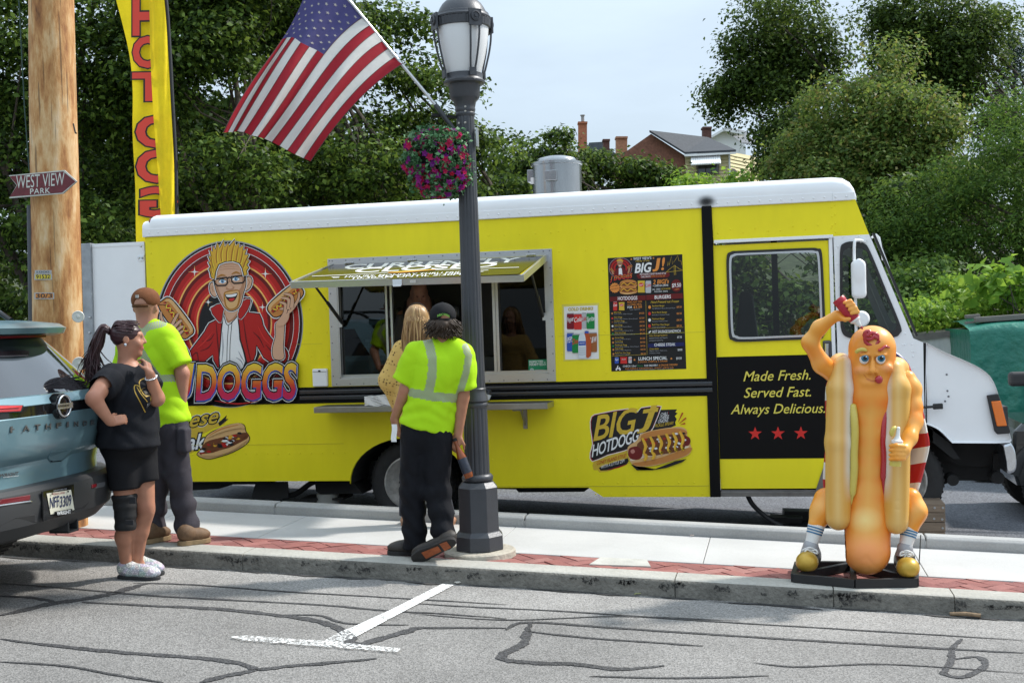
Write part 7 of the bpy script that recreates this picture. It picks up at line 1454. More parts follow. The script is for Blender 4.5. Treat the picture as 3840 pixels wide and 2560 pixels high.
for a,b,c in(('hl','kl','al'),('hr','kr','ar')):s.cone(Jn[a],Jn[b],.075,.055,.03);s.cone(Jn[b],Jn[c],.055,.04,.02)
hand(s,Jn['wl'],J(1500,1640)-Jn['wl'],RGT*.7+TOC*-.5,.5,-1);bt0,bt1=J(1712,1665,-.01),J(1760,1790,-.01)
hand(s,Jn['wr'],J(1700,1690,.0)-Jn['wr'],RGT*.5+TOC*-.85,1.1,1)
b=s.build('body',skm,m2);paint(b,s,skinpaint((.36,.165,.095),[(Jn['el'],.09,(.44,.19,.12),.6)]))
s=Soft(*pbox([J(1490,1270),J(1780,1650),J(1600,1400,.2),J(1600,1400,-.2)],.06),.0085)
s.ell(J(1650,1348),(.205,.108,.085),.05);s.ell(J(1650,1400),(.176,.126,.13),.06);cyl(s,J(1655,1350),J(1600,1604),.150,.188,.06,(AWY,.70));s.cone(J(1605,1305),J(1725,1312),.055,.055,.06);s.cone(J(1645,1287),J(1692,1289),.040,.040,.05)
sleeve(s,J(1562,1325),J(1514,1432,-.01),.080,.082);sleeve(s,J(1737,1335,.01),J(1748,1455,.02),.074,.068)
s.warp(folds(21,.0085,24,.5));s.warp(lambda x,y,z:.006*np.sin(70*z+22*x+3*np.sin(14*x))*np.clip((1.30-z)/.25,0,1)*np.clip((z-.95)/.1,0,1))
tp=[([(1598,1262),(1612,1300),(1622,1350),(1620,1410),(1606,1480)],34),([(1745,1300),(1758,1335),(1748,1395),(1722,1480)],26),([(1545,1472),(1620,1486),(1730,1494)],33)]
c=s.build('shirt',[hiv,refl],m2,bandmi(tp))
s=Soft(*pbox([J(1500,1560),J(1700,2060),J(1600,1700,.15),J(1600,1700,-.2)],.07),.0085);nav=M('navy_cotton',(.0065,.007,.010),.8,var=.25,vs=8,bump=.3,bs=200,spec=.2)
s.ell(J(1600,1610),(.176,.120,.13),.04);s.cone(J(1560,1650),J(1548,1840,.02),.098,.083,.05);cyl(s,J(1548,1830,.02),J(1556,2052,.03),.084,.078,.04);s.cone(J(1642,1660),J(1640,1845),.095,.082,.05);cyl(s,J(1640,1835),J(1666,2020,-.05),.082,.078,.04)
s.warp(folds(22,.0055,34,.5));s.warp(lambda x,y,z:.008*np.sin(46*z+16*x+2*np.sin(20*x))*np.clip((.75-z)/.5,0,1));s.build('trousers',nav,m2)
bw=M('worn_leather',(.030,.024,.019),.6,var=.3,vs=18,bump=.3,bs=60);sol=M('rubber_sole',(.018,.016,.015),.8,var=.2,vs=20,bump=.6,bs=40)
g0,g1=PG(1578,2078),PG(1456,2078);boot('shoe',g0,g1,(bw,sol),m2,.10,.050,.03,Jn['al'])
tq,hq=PG(1552,2104)+np.array([0,-.02,.012]),J(1705,2030,-.16)
bt=boot('shoe',hq,tq,(bw,sol),m2,.10,.052,.03,Jn['ar']+np.array([.0,.02,.0]),up=AWY*1.0+ZUP*.55-RGT*.1)
dd=(tq-hq);dd/=np.linalg.norm(dd);un=AWY*1.0+ZUP*.55-RGT*.1;un=un-dd*(un@dd);un/=np.linalg.norm(un);qq=np.cross(dd,un);mb=MB();LL=np.linalg.norm(tq-hq)
for a_,b_,ww in((.14,.30,.030),(.36,.74,.026)):mb.prism([hq+dd*LL*a_+qq*ww,hq+dd*LL*b_+qq*ww*1.2,hq+dd*LL*b_-qq*ww*1.2,hq+dd*LL*a_-qq*ww],un*-.004,un*.004)
mb.build('sole_insert',M('sole_orange',(.28,.07,.02),.7,var=.3,vs=30),bt)
cpm=capcloth('cap_black',(.016,.016,.018));R=frame(fdir);hc_=Jn['hd']
s=Soft(hc_-.22,hc_+.22,.0065);s.ell(hc_+np.array([0,0,.048])-fdir*.008,(.094,.112,.090),.0,R);s.cut(hc_+np.array([0,0,.012]),-ZUP+fdir*-.10);s.ell(hc_-fdir/np.linalg.norm(fdir)*.112+np.array([0,0,.010]),(.040,.05,.045),0,R,sub=True)
s.box(hc_+fdir*.13+np.array([0,0,.020]),(.07,.06,.006),.01,.005,R);cp=s.build('cap',cpm,m2)
mb=MB();mb.lathe(hc_+np.array([0,0,.137])-fdir*.008,[(.010,0),(.008,.006)],12);mb.build('button',cpm,cp);fu=fdir/np.linalg.norm(fdir)
mb=MB();mb.tube([hc_-fu*(.108)+R[:,0]*x+np.array([0,0,.018])+fu*.5*x*x*12 for x in np.linspace(-.045,.045,7)],.009,6);mb.build('strap',cpm,cp)
d=Decal(hc_-fu*.119+np.array([0,0,.07]),-fu+ZUP*.2,None,.001);d.text('PUBLIC WORKS',1640,1189,1686,1191,8.5,M('cap_green',(.16,.42,.05),.7),.02,arc=7);d.build('embroidery',cp)
rg=np.random.default_rng(3);hb_=M('brown_hair',(.036,.020,.010),.55,var=.35,vs=60,spec=.4);sp_=[]
s=Soft(hc_-.2,hc_+.2,.009);s.ell(hc_-fu*.02-ZUP*.022,(.088,.098,.072),0,R);s.cut(hc_+fu*.03,fdir);s.cut(hc_+ZUP*.03,ZUP);s.warp(folds(5,.008,60,1));s.build('hair_volume',hb_,m2)
for k in range(620):
 a=rg.uniform(-1.75,1.75);z0=rg.uniform(-.06,.02);o=hc_+(R[:,0]*math.sin(a)*.086-fu*math.cos(a)*.104)+ZUP*z0;ou=(R[:,0]*math.sin(a)-fu*math.cos(a));l=rg.uniform(.03,.065)*(1-.3*abs(a)/1.7);cu=rg.uniform(-.03,.03);sp_.append(([o,o+ou*.010-ZUP*l*.5+R[:,0]*cu*.5,o+ou*rg.uniform(.004,.03)-ZUP*l+R[:,0]*cu,o+ou*rg.uniform(.0,.016)-ZUP*(l+.012)+R[:,0]*cu*1.5],rg.uniform(.003,.006)))
strands('hair',hb_,m2,sp_,3,5)
nb_=MB();G=[[J(1468+20*i/3+2*math.sin(j),1590+11*j,-.10+.006*math.sin(i*2+j))for i in range(4)]for j in range(7)];nb_.grid(G);nb_.build('pocket_napkin',M('napkin_white',(.78,.78,.77),.9),m2,smooth=180)
btl=empty('bottle',bt1,'orange drink bottle with dark label held in the hand next to the lamp post','bottle');bd=(bt1-bt0);bl_len=np.linalg.norm(bd);bd=bd/bl_len
mb=MB();mb.lathe(bt0,[(.001,-.04),(.013,-.038),(.014,-.015),(.013,.0),(.016,.03),(.030,.085),(.033,.10),(.033,bl_len-.02),(.028,bl_len),(.001,bl_len)],24,bd);mb.build('glass',M('amber_tea',(.30,.07,.012),.12,spec=.6,trans=.35),btl,smooth=50)
mb=MB();mb.lathe(bt0+bd*.105,[(.0335,0),(.0337,.005),(.0337,bl_len-.145),(.0335,bl_len-.14)],24,bd,False,False);mb.build('label',M('bottle_label',(.02,.025,.04),.4,var=.5,vs=40),btl,smooth=50);mb=MB();mb.lathe(bt0-bd*.045,[(.001,0),(.015,.001),(.015,.022)],16,bd);mb.build('cap',und,btl,smooth=40)
# ================================================================== MAN WITH BROWN CAP
J=lambda x,y,dy=0.0:P(x,y,8.14+dy)
Jn=dict(hd=J(547,1150),nk=J(550,1215),ch=J(565,1320),pe=J(612,1575),sl=J(478,1258),sr=J(640,1272),el=J(462,1400,.05),wl=J(520,1500,.12),er=J(684,1400,.0),wr=J(682,1515,.02),hl=J(588,1620),hr=J(648,1610),kl=J(588,1790,.02),kr=J(665,1770),al=J(570,1985,.02),ar=J(707,1990))
m1=empty('person',PG(660,2040),'person in brown cap, neon yellow safety shirt and grey trousers facing the truck','person')
s=Soft(*pbox(list(Jn.values())+[J(540,2050),J(760,2050)],.15),.0085);fdir=AWY*1.0+RGT*.12;fu=fdir/np.linalg.norm(fdir);head(s,Jn['hd'],fdir,1.06,1.12)
s.cone(Jn['hd']+np.array([0,0,-.04]),Jn['nk']+np.array([0,0,-.04]),.068,.078,.03);s.cone(Jn['ch'],Jn['pe'],.12,.12,.05,(AWY,.7));s.cone(Jn['sl']-ZUP*.03,Jn['sr']-ZUP*.03,.045,.045,.05)
for a,b,c in(('sl','el','wl'),('sr','er','wr')):s.cone(Jn[a]-ZUP*.03,Jn[b],.052,.052,.02);s.cone(Jn[b],Jn[c],.053,.034,.015)
for a,b,c in(('hl','kl','al'),('hr','kr','ar')):s.cone(Jn[a],Jn[b],.075,.058,.03);s.cone(Jn[b],Jn[c],.058,.042,.02)
hand(s,Jn['wr'],J(668,1590)-Jn['wr'],-RGT*.8+AWY*.3,.4,1);hand(s,Jn['wl'],RGT*.8-ZUP*.3,AWY,.5,1)
b=s.build('body',skm,m1);paint(b,s,skinpaint((.42,.21,.135),[(Jn['er'],.12,(.46,.20,.14),.6),(Jn['nk']+np.array([0,-.06,.03]),.10,(.46,.21,.14),.5)]))
s=Soft(*pbox([J(450,1210),J(720,1640),J(560,1400,.2),J(560,1400,-.2)],.06),.0085)
s.ell(J(562,1280),(.200,.114,.090),.06);s.cone(J(505,1243),J(615,1250),.058,.062,.06);s.ell(J(572,1350),(.178,.130,.15),.06);cyl(s,J(565,1300),J(622,1592),.155,.175,.06,(AWY,.74));s.cone(J(530,1226),J(572,1228),.052,.052,.05);sleeve(s,J(622,1275),J(674,1372),.088,.092);sleeve(s,J(492,1262),J(465,1370,.03),.080,.085)
s.warp(folds(31,.0085,24,.5));s.warp(lambda x,y,z:.004*np.sin(60*z-18*x+3*np.sin(13*x))*np.clip((1.35-z)/.3,0,1)*np.clip((z-.9)/.1,0,1))
s.build('shirt',[hiv,refl],m1,bandmi([([(530,1240),(560,1224),(612,1212)],26),([(535,1245),(515,1290),(560,1370),(596,1420)],27),([(560,1418),(650,1418),(690,1412)],27)]))
s=Soft(*pbox([J(560,1530),J(740,2030),J(620,1700,.15),J(620,1700,-.15)],.08),.0085);gt=M('grey_work_trousers',(.050,.046,.055),.85,var=.12,vs=7,bump=.25,bs=220,spec=.15)
s.ell(J(622,1590),(.165,.122,.12),.04);s.cone(J(590,1640),J(588,1800,.02),.092,.082,.05);cyl(s,J(588,1790,.02),J(574,1995,.02),.083,.080,.04);s.cone(J(652,1630),J(668,1775),.098,.085,.05);cyl(s,J(668,1765),J(708,2012),.085,.080,.04);s.box(J(690,1650,-.06),(.035,.05,.085),.02,.015)
s.warp(folds(32,.0055,34,.5));s.warp(lambda x,y,z:.009*np.sin(40*z+16*x+2*np.sin(17*x))*np.clip((.85-z)/.5,0,1));s.build('trousers',gt,m1)
tan=M('tan_boot',(.13,.072,.034),.7,var=.25,vs=14,bump=.35,bs=50);tso=M('tan_sole',(.24,.165,.085),.8,var=.2,vs=25)
boot('boot',PG(672,2046),PG(783,2030),(tan,tso),m1,.12,.055,.035,Jn['ar']+np.array([0,0,-.02]));boot('boot',PG(540,2040),PG(632,2020),(tan,tso),m1,.12,.055,.035,Jn['al']+np.array([0,0,-.02]))
hc_=Jn['hd'];R=frame(fdir);cpm=capcloth('cap_brown',(.155,.062,.028));s=Soft(hc_-.24,hc_+.24,.0065);s.ell(hc_+np.array([0,0,.050]),(.102,.120,.094),0,R);s.cut(hc_+np.array([0,0,.004]),-ZUP-fdir*.06);s.ell(hc_-fu*.118+np.array([0,0,.008]),(.052,.05,.055),0,R,sub=True);s.box(hc_+fu*.14+np.array([0,0,.018]),(.082,.07,.006),.01,.005,R);cp=s.build('cap',cpm,m1)
mb=MB();mb.tube([hc_-fu*(.116-14*x*x*.5)+R[:,0]*x+np.array([0,0,.006])for x in np.linspace(-.056,.056,7)],.013,6);mb.build('strap',capcloth('cap_strap',(.10,.045,.02)),cp);mb=MB();mb.box(hc_-fu*.121+np.array([-.012,0,.075]),(.024,.006,.022),R);mb.build('label',M('cap_label',(.4,.38,.35),.6),cp)
# ================================================================== WOMAN IN BLACK
J=lambda x,y,dy=0.0:P(x,y,7.42+dy)
w1=empty('person',PG(520,2165,ZS),'person in black t-shirt and shorts with a ponytail and knee brace, hand raised to mouth','person')
fdir=RGT*.98+AWY*.22;fu=fdir/np.linalg.norm(fdir)
Jn=dict(hd=J(482,1272),nk=J(478,1352),sl=J(412,1412,-.18),sr=J(540,1400,.06),el=J(352,1494,-.42),wl=J(412,1580,-.36),er=J(588,1494,-.02),wr=J(562,1400,-.10),hl=J(455,1680,-.05),hr=J(525,1680,.06),kl=J(470,1915,-.05),kr=J(546,1890,.05),al=J(474,2126,.03),ar=J(514,2110,.11))
s=Soft(*pbox(list(Jn.values())+[J(440,2180),J(610,2180)],.15),.008);A=head(s,Jn['hd'],fdir,1.0)
s.cone(Jn['hd']+np.array([0,0,-.05])-fu*.02,Jn['nk']+np.array([0,0,-.03]),.052,.066,.03);s.cone(J(478,1430),J(480,1640),.12,.14,.05);s.cone(Jn['sl'],Jn['sr'],.05,.05,.05)
for a,b,c in(('sl','el','wl'),('sr','er','wr')):s.cone(Jn[a],Jn[b],.062,.054,.02);s.cone(Jn[b],Jn[c],.052,.031,.015)
for a,b,c in(('hl','kl','al'),('hr','kr','ar')):s.cone(Jn[a],Jn[b],.095,.062,.03);s.cone(Jn[b]+np.array([0,.01,-.05]),Jn[b]*.55+Jn[c]*.45-fu*.012,.056,.058,.03);s.cone(Jn[b]*.55+Jn[c]*.45-fu*.012,Jn[c],.056,.036,.03);s.cone(Jn[c],Jn[c]+fu*.09-ZUP*.055,.034,.022,.02)
hand(s,Jn['wl'],J(445,1572,-.30)-Jn['wl']+RGT*.02,AWY+ZUP*-.3,.5,1,.9);hand(s,Jn['wr'],J(546,1340,-.06)-Jn['wr'],-RGT*.9+AWY*.3,.75,1,.9)
b=s.build('body',skm,w1);hd=Jn['hd'];paint(b,s,skinpaint((.40,.185,.115),[(A(.03,.09,-.062),.03,(.36,.10,.085),.8),(A(.03,.085,.012),.016,(.05,.03,.025),.8),(A(-.03,.085,.012),.016,(.05,.03,.025),.8),(Jn['kr'],.08,(.46,.19,.13),.6),(Jn['el'],.10,(.46,.20,.13),.5),(Jn['sl']*.6+Jn['el']*.4,.07,(.46,.22,.15),.6)]))
tdir=RGT*.72+TOC*.62
tb1=M('black_tshirt',(.014,.015,.019),.8,var=.15,vs=8,bump=.25,bs=230,spec=.15)
s=Soft(*pbox([J(340,1340),J(600,1700),J(480,1500,.25),J(480,1500,-.28)],.05),.008);td=frame(tdir)
s.ell(J(474,1415,-.02),(.165,.105,.09),.06,td);s.ell(J(478,1480,-.02),(.160,.135,.12),.06,td);s.ell(J(520,1490,-.10),(.085,.085,.075),.06);s.ell(J(545,1480,.03),(.075,.08,.07),.06);s.ell(J(485,1570,-.02),(.175,.165,.14),.06,td);cyl(s,J(480,1500,-.02),J(480,1668,-.02),.165,.205,.06);sleeve(s,J(424,1412,-.15),J(380,1462,-.32),.078,.078);sleeve(s,J(538,1402,.05),J(578,1454,.03),.066,.066)
s.cone(J(505,1345,-.08),J(500,1405,-.16),.030,.012,.01,sub=True);s.warp(folds(41,.008,24,.5));s.warp(lambda x,y,z:.004*np.sin(55*z+24*x+3*np.sin(15*x))*np.clip((1.25-z)/.3,0,1)*np.clip((z-.88)/.08,0,1));s.build('tshirt',tb1,w1)
S_V,S_F=s.VF
def onsurf(px,py,o=.004):
 """front most shirt point at this pixel"""
 ax_,ay_=PXY
 k=np.argsort((ax_-px)**2+(ay_-py)**2)[:14];q=S_V[k];dep=(q-CAM)@FW;p=q[dep<dep.min()+.03];dm=float(((p-CAM)@FW).mean());r=ray(px,py);return CAM+r*(dm-o)
PXY=proj(S_V);d=Decal((0,0,0),tuple(-AWY),lambda x,y:(.7908*x,1000+.7908*y),.0012);d.direct=lambda x,y:onsurf(.7908*x,1000+.7908*y)
gp=M('shirt_gold',(.42,.26,.03),.5)
d.stroke([(690,690),(665,640),(640,590),(640,562),(662,568),(668,590),(662,560),(664,540),(690,530),(702,560),(712,600),(716,640)],5,gp,4);d.stroke([(700,640),(668,600),(650,570)],4,gp,4);d.poly([(668,582),(690,572),(712,590),(708,612),(694,618),(676,600)],gp);d.poly([(680,588),(694,584),(702,598),(692,606)],M('shirt_gold_dark',(.03,.025,.015),.6));d.text('Pirates',698,668,726,640,16,M('shirt_silver',(.4,.4,.42),.5),.01,.3);d.build('shirt_print',w1)
s=Soft(*pbox([J(390,1620),J(590,1850),J(480,1700,.25),J(480,1700,-.25)],.05),.008);s.ell(J(480,1665,-.01),(.192,.175,.12),.05);cyl(s,J(458,1690,-.05),J(468,1832,-.05),.115,.098,.04);cyl(s,J(528,1690,.06),J(546,1806,.05),.105,.090,.04);s.warp(folds(42,.0022,18,1));s.build('shorts',M('black_shorts',(.010,.010,.012),.8,var=.15,vs=9,bump=.2,bs=260,spec=.2),w1)
s=Soft(*pbox([J(420,1840),J(520,1995),J(470,1900,.1),J(470,1900,-.15)],.04),.0075);nb2=M('neoprene',(.008,.008,.009),.75,var=.2,vs=20);cyl(s,J(466,1852,-.05),J(471,1920,-.05),.086,.074,.02);cyl(s,J(471,1915,-.05),J(470,1988,-.055),.074,.070,.02);s.warp(lambda x,y,z:.003*np.sin(95*z));kb=s.build('knee_brace',nb2,w1)
mb=MB()
for x,y,w_,h_ in((497,1875,.05,.045),(486,1958,.06,.035)):mb.box(J(x,y,-.135),(w_,.01,h_))
mb.build('strap',M('brace_strap',(.022,.022,.025),.8),kb,bevel=.004)
def floral():
 m=bpy.data.materials.new('floral_clog');m.use_nodes=True;n=m.node_tree;L=n.links.new;b=n.nodes['Principled BSDF'];b.inputs['Roughness'].default_value=.6;tc=n.nodes.new('ShaderNodeTexCoord');v=n.nodes.new('ShaderNodeTexVoronoi');v.inputs['Scale'].default_value=95;L(tc.outputs['Object'],v.inputs['Vector'])
 r=ramp(n,[(.0,(.72,.70,.70)),(.34,(.66,.62,.64)),(.42,(.30,.25,.30)),(.8,(.22,.24,.34))]);L(v.outputs['Distance'],r.inputs[0]);v2=n.nodes.new('ShaderNodeTexVoronoi');v2.inputs['Scale'].default_value=30;L(tc.outputs['Object'],v2.inputs['Vector']);mx=n.nodes.new('ShaderNodeMix');mx.data_type='RGBA';mx.inputs[0].default_value=.25;L(r.outputs[0],mx.inputs['A']);L(v2.outputs['Color'],mx.inputs['B']);hs=n.nodes.new('ShaderNodeHueSaturation');hs.inputs['Saturation'].default_value=.45;L(mx.outputs['Result'],hs.inputs['Color']);L(hs.outputs[0],b.inputs['Base Color']);return m
fm=floral();cs_=M('clog_sole',(.02,.02,.022),.7)
boot('clog',PG(446,2166,ZS),PG(596,2172,ZS),(fm,cs_),w1,.115,.056,.022);boot('clog',PG(500,2152,ZS),PG(612,2154,ZS),(fm,cs_),w1,.115,.054,.022)
rg=np.random.default_rng(8);hm=M('dark_red_hair',(.035,.010,.012),.38,var=.4,vs=50,spec=.5);R=frame(fdir);sp_=[];tie=A(0,-.118,.058)
s=Soft(hd-.2,hd+.2,.007);s.ell(A(0,-.018,.034),(.086,.104,.094),0,R);s.cut(A(0,.055,.0),fdir*1.0-ZUP*.75);s.cut(A(0,0,-.06),-ZUP+fdir*.4);s.warp(lambda x,y,z:.0016*np.sin(220*z+40*x));s.build('scalp_hair',hm,w1)
for k in range(260):
 a=rg.uniform(0,6.28);e=rg.uniform(0,.022);o=tie+R[:,0]*e*math.cos(a)+ZUP*e*math.sin(a);l=rg.uniform(.22,.36);j1,j2=rg.normal(0,.016,3),rg.normal(0,.024,3);sp_.append(([o,o-fu*.05+ZUP*.015+j1*.5,o-fu*(.085+e)-ZUP*l*.35+j1,o-fu*(.10+e*2)-ZUP*l*.75+j2,o-fu*rg.uniform(.08,.15)-ZUP*l+j2*1.6],rg.uniform(.004,.0085)))
for k in range(70):
 a=rg.uniform(-1.5,1.5);y0=rg.uniform(-.05,.075);st_=A(math.sin(a)*.088,y0,.03+math.cos(a)*.09);sp_.append(([st_,st_*.5+tie*.5+(R[:,0]*math.sin(a)*.035+ZUP*math.cos(a)*.035),tie],.005))
strands('ponytail',hm,w1,sp_,8,5);mb=MB();mb.lathe(tie-fu*.008,[(.020,-.008),(.026,0),(.020,.008)],14,fu);mb.build('hair_tie',und,w1,smooth=60)
mb=MB();er_=A(.09,-.012,-.036);mb.lathe(er_,[(.001,.01),(.010,.006),(.010,-.004)],10,TOC);mb.build('earring',chr_,w1,smooth=50)
br0=Jn['wr']*.94+Jn['er']*.06;bd=(Jn['er']-Jn['wr']);bd/=np.linalg.norm(bd);q1_=np.cross(bd,ZUP+RGT*.3);q1_/=np.linalg.norm(q1_);q2_=np.cross(bd,q1_);mb=MB()
for t in np.linspace(0,6.283,22,False):mb.lathe(br0+bd*.02+.037*(q1_*math.cos(t)+q2_*math.sin(t)),[(.001,-.007),(.007,-.003),(.007,.003),(.001,.007)],6,bd)
tag(mb.build('bracelet',M('silver_beads',(.6,.6,.62),.25,metal=.8),w1,smooth=60))
# ================================================================== BLONDE WOMAN AT THE HATCH
J=lambda x,y,dy=0.0:P(x,y,9.32+dy)
w2=empty('person',PG(1600,1972),'person with long blonde hair in a yellow crochet sweater standing at the serving hatch','person');fdir=AWY*1.0+RGT*.1;fu=fdir/np.linalg.norm(fdir)
Jn=dict(hd=J(1566,1202),nk=J(1566,1268),sl=J(1498,1312),sr=J(1636,1312),el=J(1452,1430,-.02),wl=J(1490,1530,.12),er=J(1680,1440),wr=J(1650,1520,.12),hl=J(1540,1620),hr=J(1610,1620),kl=J(1530,1780),kr=J(1640,1780),al=J(1522,1945),ar=J(1686,1945))
s=Soft(*pbox(list(Jn.values()),.15),.01);A=head(s,Jn['hd'],fdir,.98);s.cone(Jn['hd']-ZUP*.04,Jn['nk']-ZUP*.04,.05,.055,.03);s.cone(J(1566,1380),J(1570,1600),.12,.12,.05,(AWY,.7));s.cone(Jn['sl'],Jn['sr'],.05,.05,.05)
for a,b,c in(('sl','el','wl'),('sr','er','wr')):s.cone(Jn[a],Jn[b],.05,.042,.02);s.cone(Jn[b],Jn[c],.042,.028,.015)
for a,b,c in(('hl','kl','al'),('hr','kr','ar')):s.cone(Jn[a],Jn[b],.08,.055,.03);s.cone(Jn[b],Jn[c],.052,.035,.02);s.cone(Jn[c],Jn[c]+fu*.14-ZUP*.03,.034,.028,.02)
hand(s,Jn['wl'],AWY,-ZUP,.5,1,.9);hand(s,Jn['wr'],AWY,-ZUP,.5,-1,.9);b=s.build('body',skm,w2);paint(b,s,skinpaint((.46,.24,.16)))
def crochet():
 m=bpy.data.materials.new('yellow_crochet');m.use_nodes=True;n=m.node_tree;L=n.links.new;b=n.nodes['Principled BSDF'];b.inputs['Roughness'].default_value=.9;tc=n.nodes.new('ShaderNodeTexCoord');mp=n.nodes.new('ShaderNodeMapping');mp.inputs['Rotation'].default_value=(0,-.25,0);mp.inputs['Scale'].default_value=(1,1,1.0);L(tc.outputs['Object'],mp.inputs[0])
 v=n.nodes.new('ShaderNodeTexVoronoi');v.inputs['Scale'].default_value=42;v.inputs['Randomness'].default_value=.35;L(mp.outputs[0],v.inputs['Vector']);w=n.nodes.new('ShaderNodeTexWave');w.bands_direction='Z';w.inputs['Scale'].default_value=4.2;L(mp.outputs[0],w.inputs['Vector'])
 mu=n.nodes.new('ShaderNodeMath');mu.operation='MULTIPLY';st_=n.nodes.new('ShaderNodeMapRange');st_.inputs['From Min'].default_value=.18;st_.inputs['From Max'].default_value=.36;st_.inputs['To Min'].default_value=1;st_.inputs['To Max'].default_value=0;L(v.outputs['Distance'],st_.inputs['Value']);L(st_.outputs[0],mu.inputs[0]);gt=n.nodes.new('ShaderNodeMath');gt.operation='GREATER_THAN';gt.inputs[1].default_value=.3;L(w.outputs['Fac'],gt.inputs[0]);L(gt.outputs[0],mu.inputs[1])
 r=ramp(n,[(0,(.62,.41,.12)),(.5,(.50,.31,.09)),(1,(.13,.07,.025))]);L(mu.outputs[0],r.inputs[0]);L(r.outputs[0],b.inputs['Base Color']);bp=n.nodes.new('ShaderNodeBump');bp.inputs['Strength'].default_value=.8;bp.inputs['Distance'].default_value=.015;bp.invert=True;L(mu.outputs[0],bp.inputs['Height']);L(bp.outputs[0],b.inputs['Normal']);return m
s=Soft(*pbox([J(1420,1270),J(1700,1580),J(1560,1400,.25),J(1560,1400,-.2)],.05),.009);s.ell(J(1566,1330),(.165,.10,.09),.06);cyl(s,J(1566,1330),J(1556,1560),.15,.175,.06,(AWY,.75));s.cone(J(1510,1315),J(1462,1425,-.02),.085,.085,.05);s.cone(J(1462,1425,-.02),J(1492,1510,.08),.085,.062,.04);s.cone(J(1622,1315),J(1672,1430),.08,.08,.05);s.cone(J(1672,1430),J(1650,1510,.08),.08,.06,.04);s.warp(folds(51,.004,16,.8));s.build('sweater',crochet(),w2)
s=Soft(*pbox([J(1500,1540),J(1700,1940),J(1560,1700,.15),J(1560,1700,-.15)],.06),.01);s.ell(J(1572,1590),(.15,.115,.12),.04);s.cone(J(1542,1640),J(1532,1790),.088,.068,.04);cyl(s,J(1532,1780),J(1522,1935),.066,.055,.03);s.cone(J(1604,1640),J(1636,1790),.088,.068,.04);cyl(s,J(1636,1780),J(1684,1935),.066,.055,.03);s.warp(folds(52,.003,20,1));s.build('trousers',M('dark_denim',(.014,.016,.026),.85,var=.2,vs=9),w2)
sd=M('tan_sandal',(.35,.18,.10),.7)
for x in(1522,1686):g=PG(x,1968);boot('sandal',g-fu*.06,g+fu*.17,(sd,sd),w2,.05,.042,.018)
hc_=Jn['hd'];R=frame(fdir);bm_=bpy.data.materials.new('blonde_hair');bm_.use_nodes=True;n=bm_.node_tree;b_=n.nodes['Principled BSDF'];b_.inputs['Roughness'].default_value=.42;gi=n.nodes.new('ShaderNodeNewGeometry');r_=ramp(n,[(0,(.17,.085,.032)),(.35,(.30,.165,.06)),(.7,(.42,.25,.10)),(1,(.55,.36,.16))]);n.links.new(gi.outputs['Random Per Island'],r_.inputs[0]);n.links.new(r_.outputs[0],b_.inputs['Base Color'])
s=Soft(hc_-.22,hc_+.2,.009);s.ell(A(0,-.016,.034),(.090,.108,.094),0,R);s.cone(A(0,-.06,.02),A(0,-.085,-.18),.085,.085,.05,(fu,.5));s.cut(A(0,.045,0),fdir);s.build('hair_volume',bm_,w2)
rg=np.random.default_rng(9);sp_=[]
for k in range(520):
 a=rg.uniform(-1.75,1.75);z0=rg.uniform(.0,.118);r0=math.sqrt(max(.0004,1-(z0/.125)**2));o=A(math.sin(a)*.090*r0,-math.cos(a)*.108*r0-.014,z0+.006);ou=R[:,0]*math.sin(a)-fu*math.cos(a);l=rg.uniform(.24,.33)-.12*(abs(a)>1.6);j=rg.normal(0,.012,3)
 m_=A(math.sin(a)*(.098),-math.cos(a)*.112-.012,-.03);e_=A(math.sin(a)*.105+rg.normal(0,.008),-math.cos(a)*.095-.03,-.03-l*.5);f_=A(math.sin(a)*.10+rg.normal(0,.014),-math.cos(a)*.085-.04,-.03-l);sp_.append(([o,(o+m_)/2+ou*.012,m_+ou*.006+j*.3,e_+j,f_+j*1.3],rg.uniform(.004,.0078)))
for k in range(260):
 a=rg.uniform(-2.2,2.2);r0=rg.uniform(.0,.03);o=A(math.sin(a)*r0,-math.cos(a)*r0-.0,.131);m_=A(math.sin(a)*.070,-math.cos(a)*.085-.014,.100);e_=A(math.sin(a)*.096,-math.cos(a)*.113-.012,.02+rg.uniform(-.02,.02));sp_.append(([o,m_,e_,e_-ZUP*rg.uniform(.04,.14)],rg.uniform(.004,.007)))
strands('hair',bm_,w2,sp_,9,5)
mb=MB();mb.tube([A(.094*math.sin(a),-.02,.02+.112*math.cos(a))+ZUP*.012 for a in np.linspace(-1.3,1.3,14)],.009,6,flat=.5);mb.build('sunglasses_band',und,w2,smooth=60)
# ================================================================== SERVER INSIDE THE TRUCK
J=lambda x,y,dy=0.0:P(x,y,YT+.95+dy)
sv=empty('person',(J(1580,1400)[0],YT+.65,.66),'bald person in a grey shirt and apron bending down inside the serving hatch','person');fdir=TOC*.8-ZUP*.55+RGT*.15
Jn=dict(hd=J(1572,1098,-.12),nk=J(1572,1140),sl=J(1510,1185),sr=J(1640,1190),el=J(1480,1320,-.05),er=J(1665,1330,-.05),wl=J(1530,1420,-.3),wr=J(1630,1425,-.3),pe=J(1580,1480,.15))
s=Soft(*pbox(list(Jn.values())+[np.array([J(1580,1480)[0],YT+.7,.70])],.18),.011);A=head(s,Jn['hd'],fdir,1.05,1.1);s.cone(Jn['hd']-ZUP*.03+AWY*.06,Jn['nk']+AWY*.05,.065,.07,.03);s.cone(Jn['nk'],Jn['pe'],.13,.13,.05);s.cone(Jn['sl'],Jn['sr'],.06,.06,.05)
for a,b,c in(('sl','el','wl'),('sr','er','wr')):s.cone(Jn[a],Jn[b],.055,.046,.02);s.cone(Jn[b],Jn[c],.045,.032,.015)
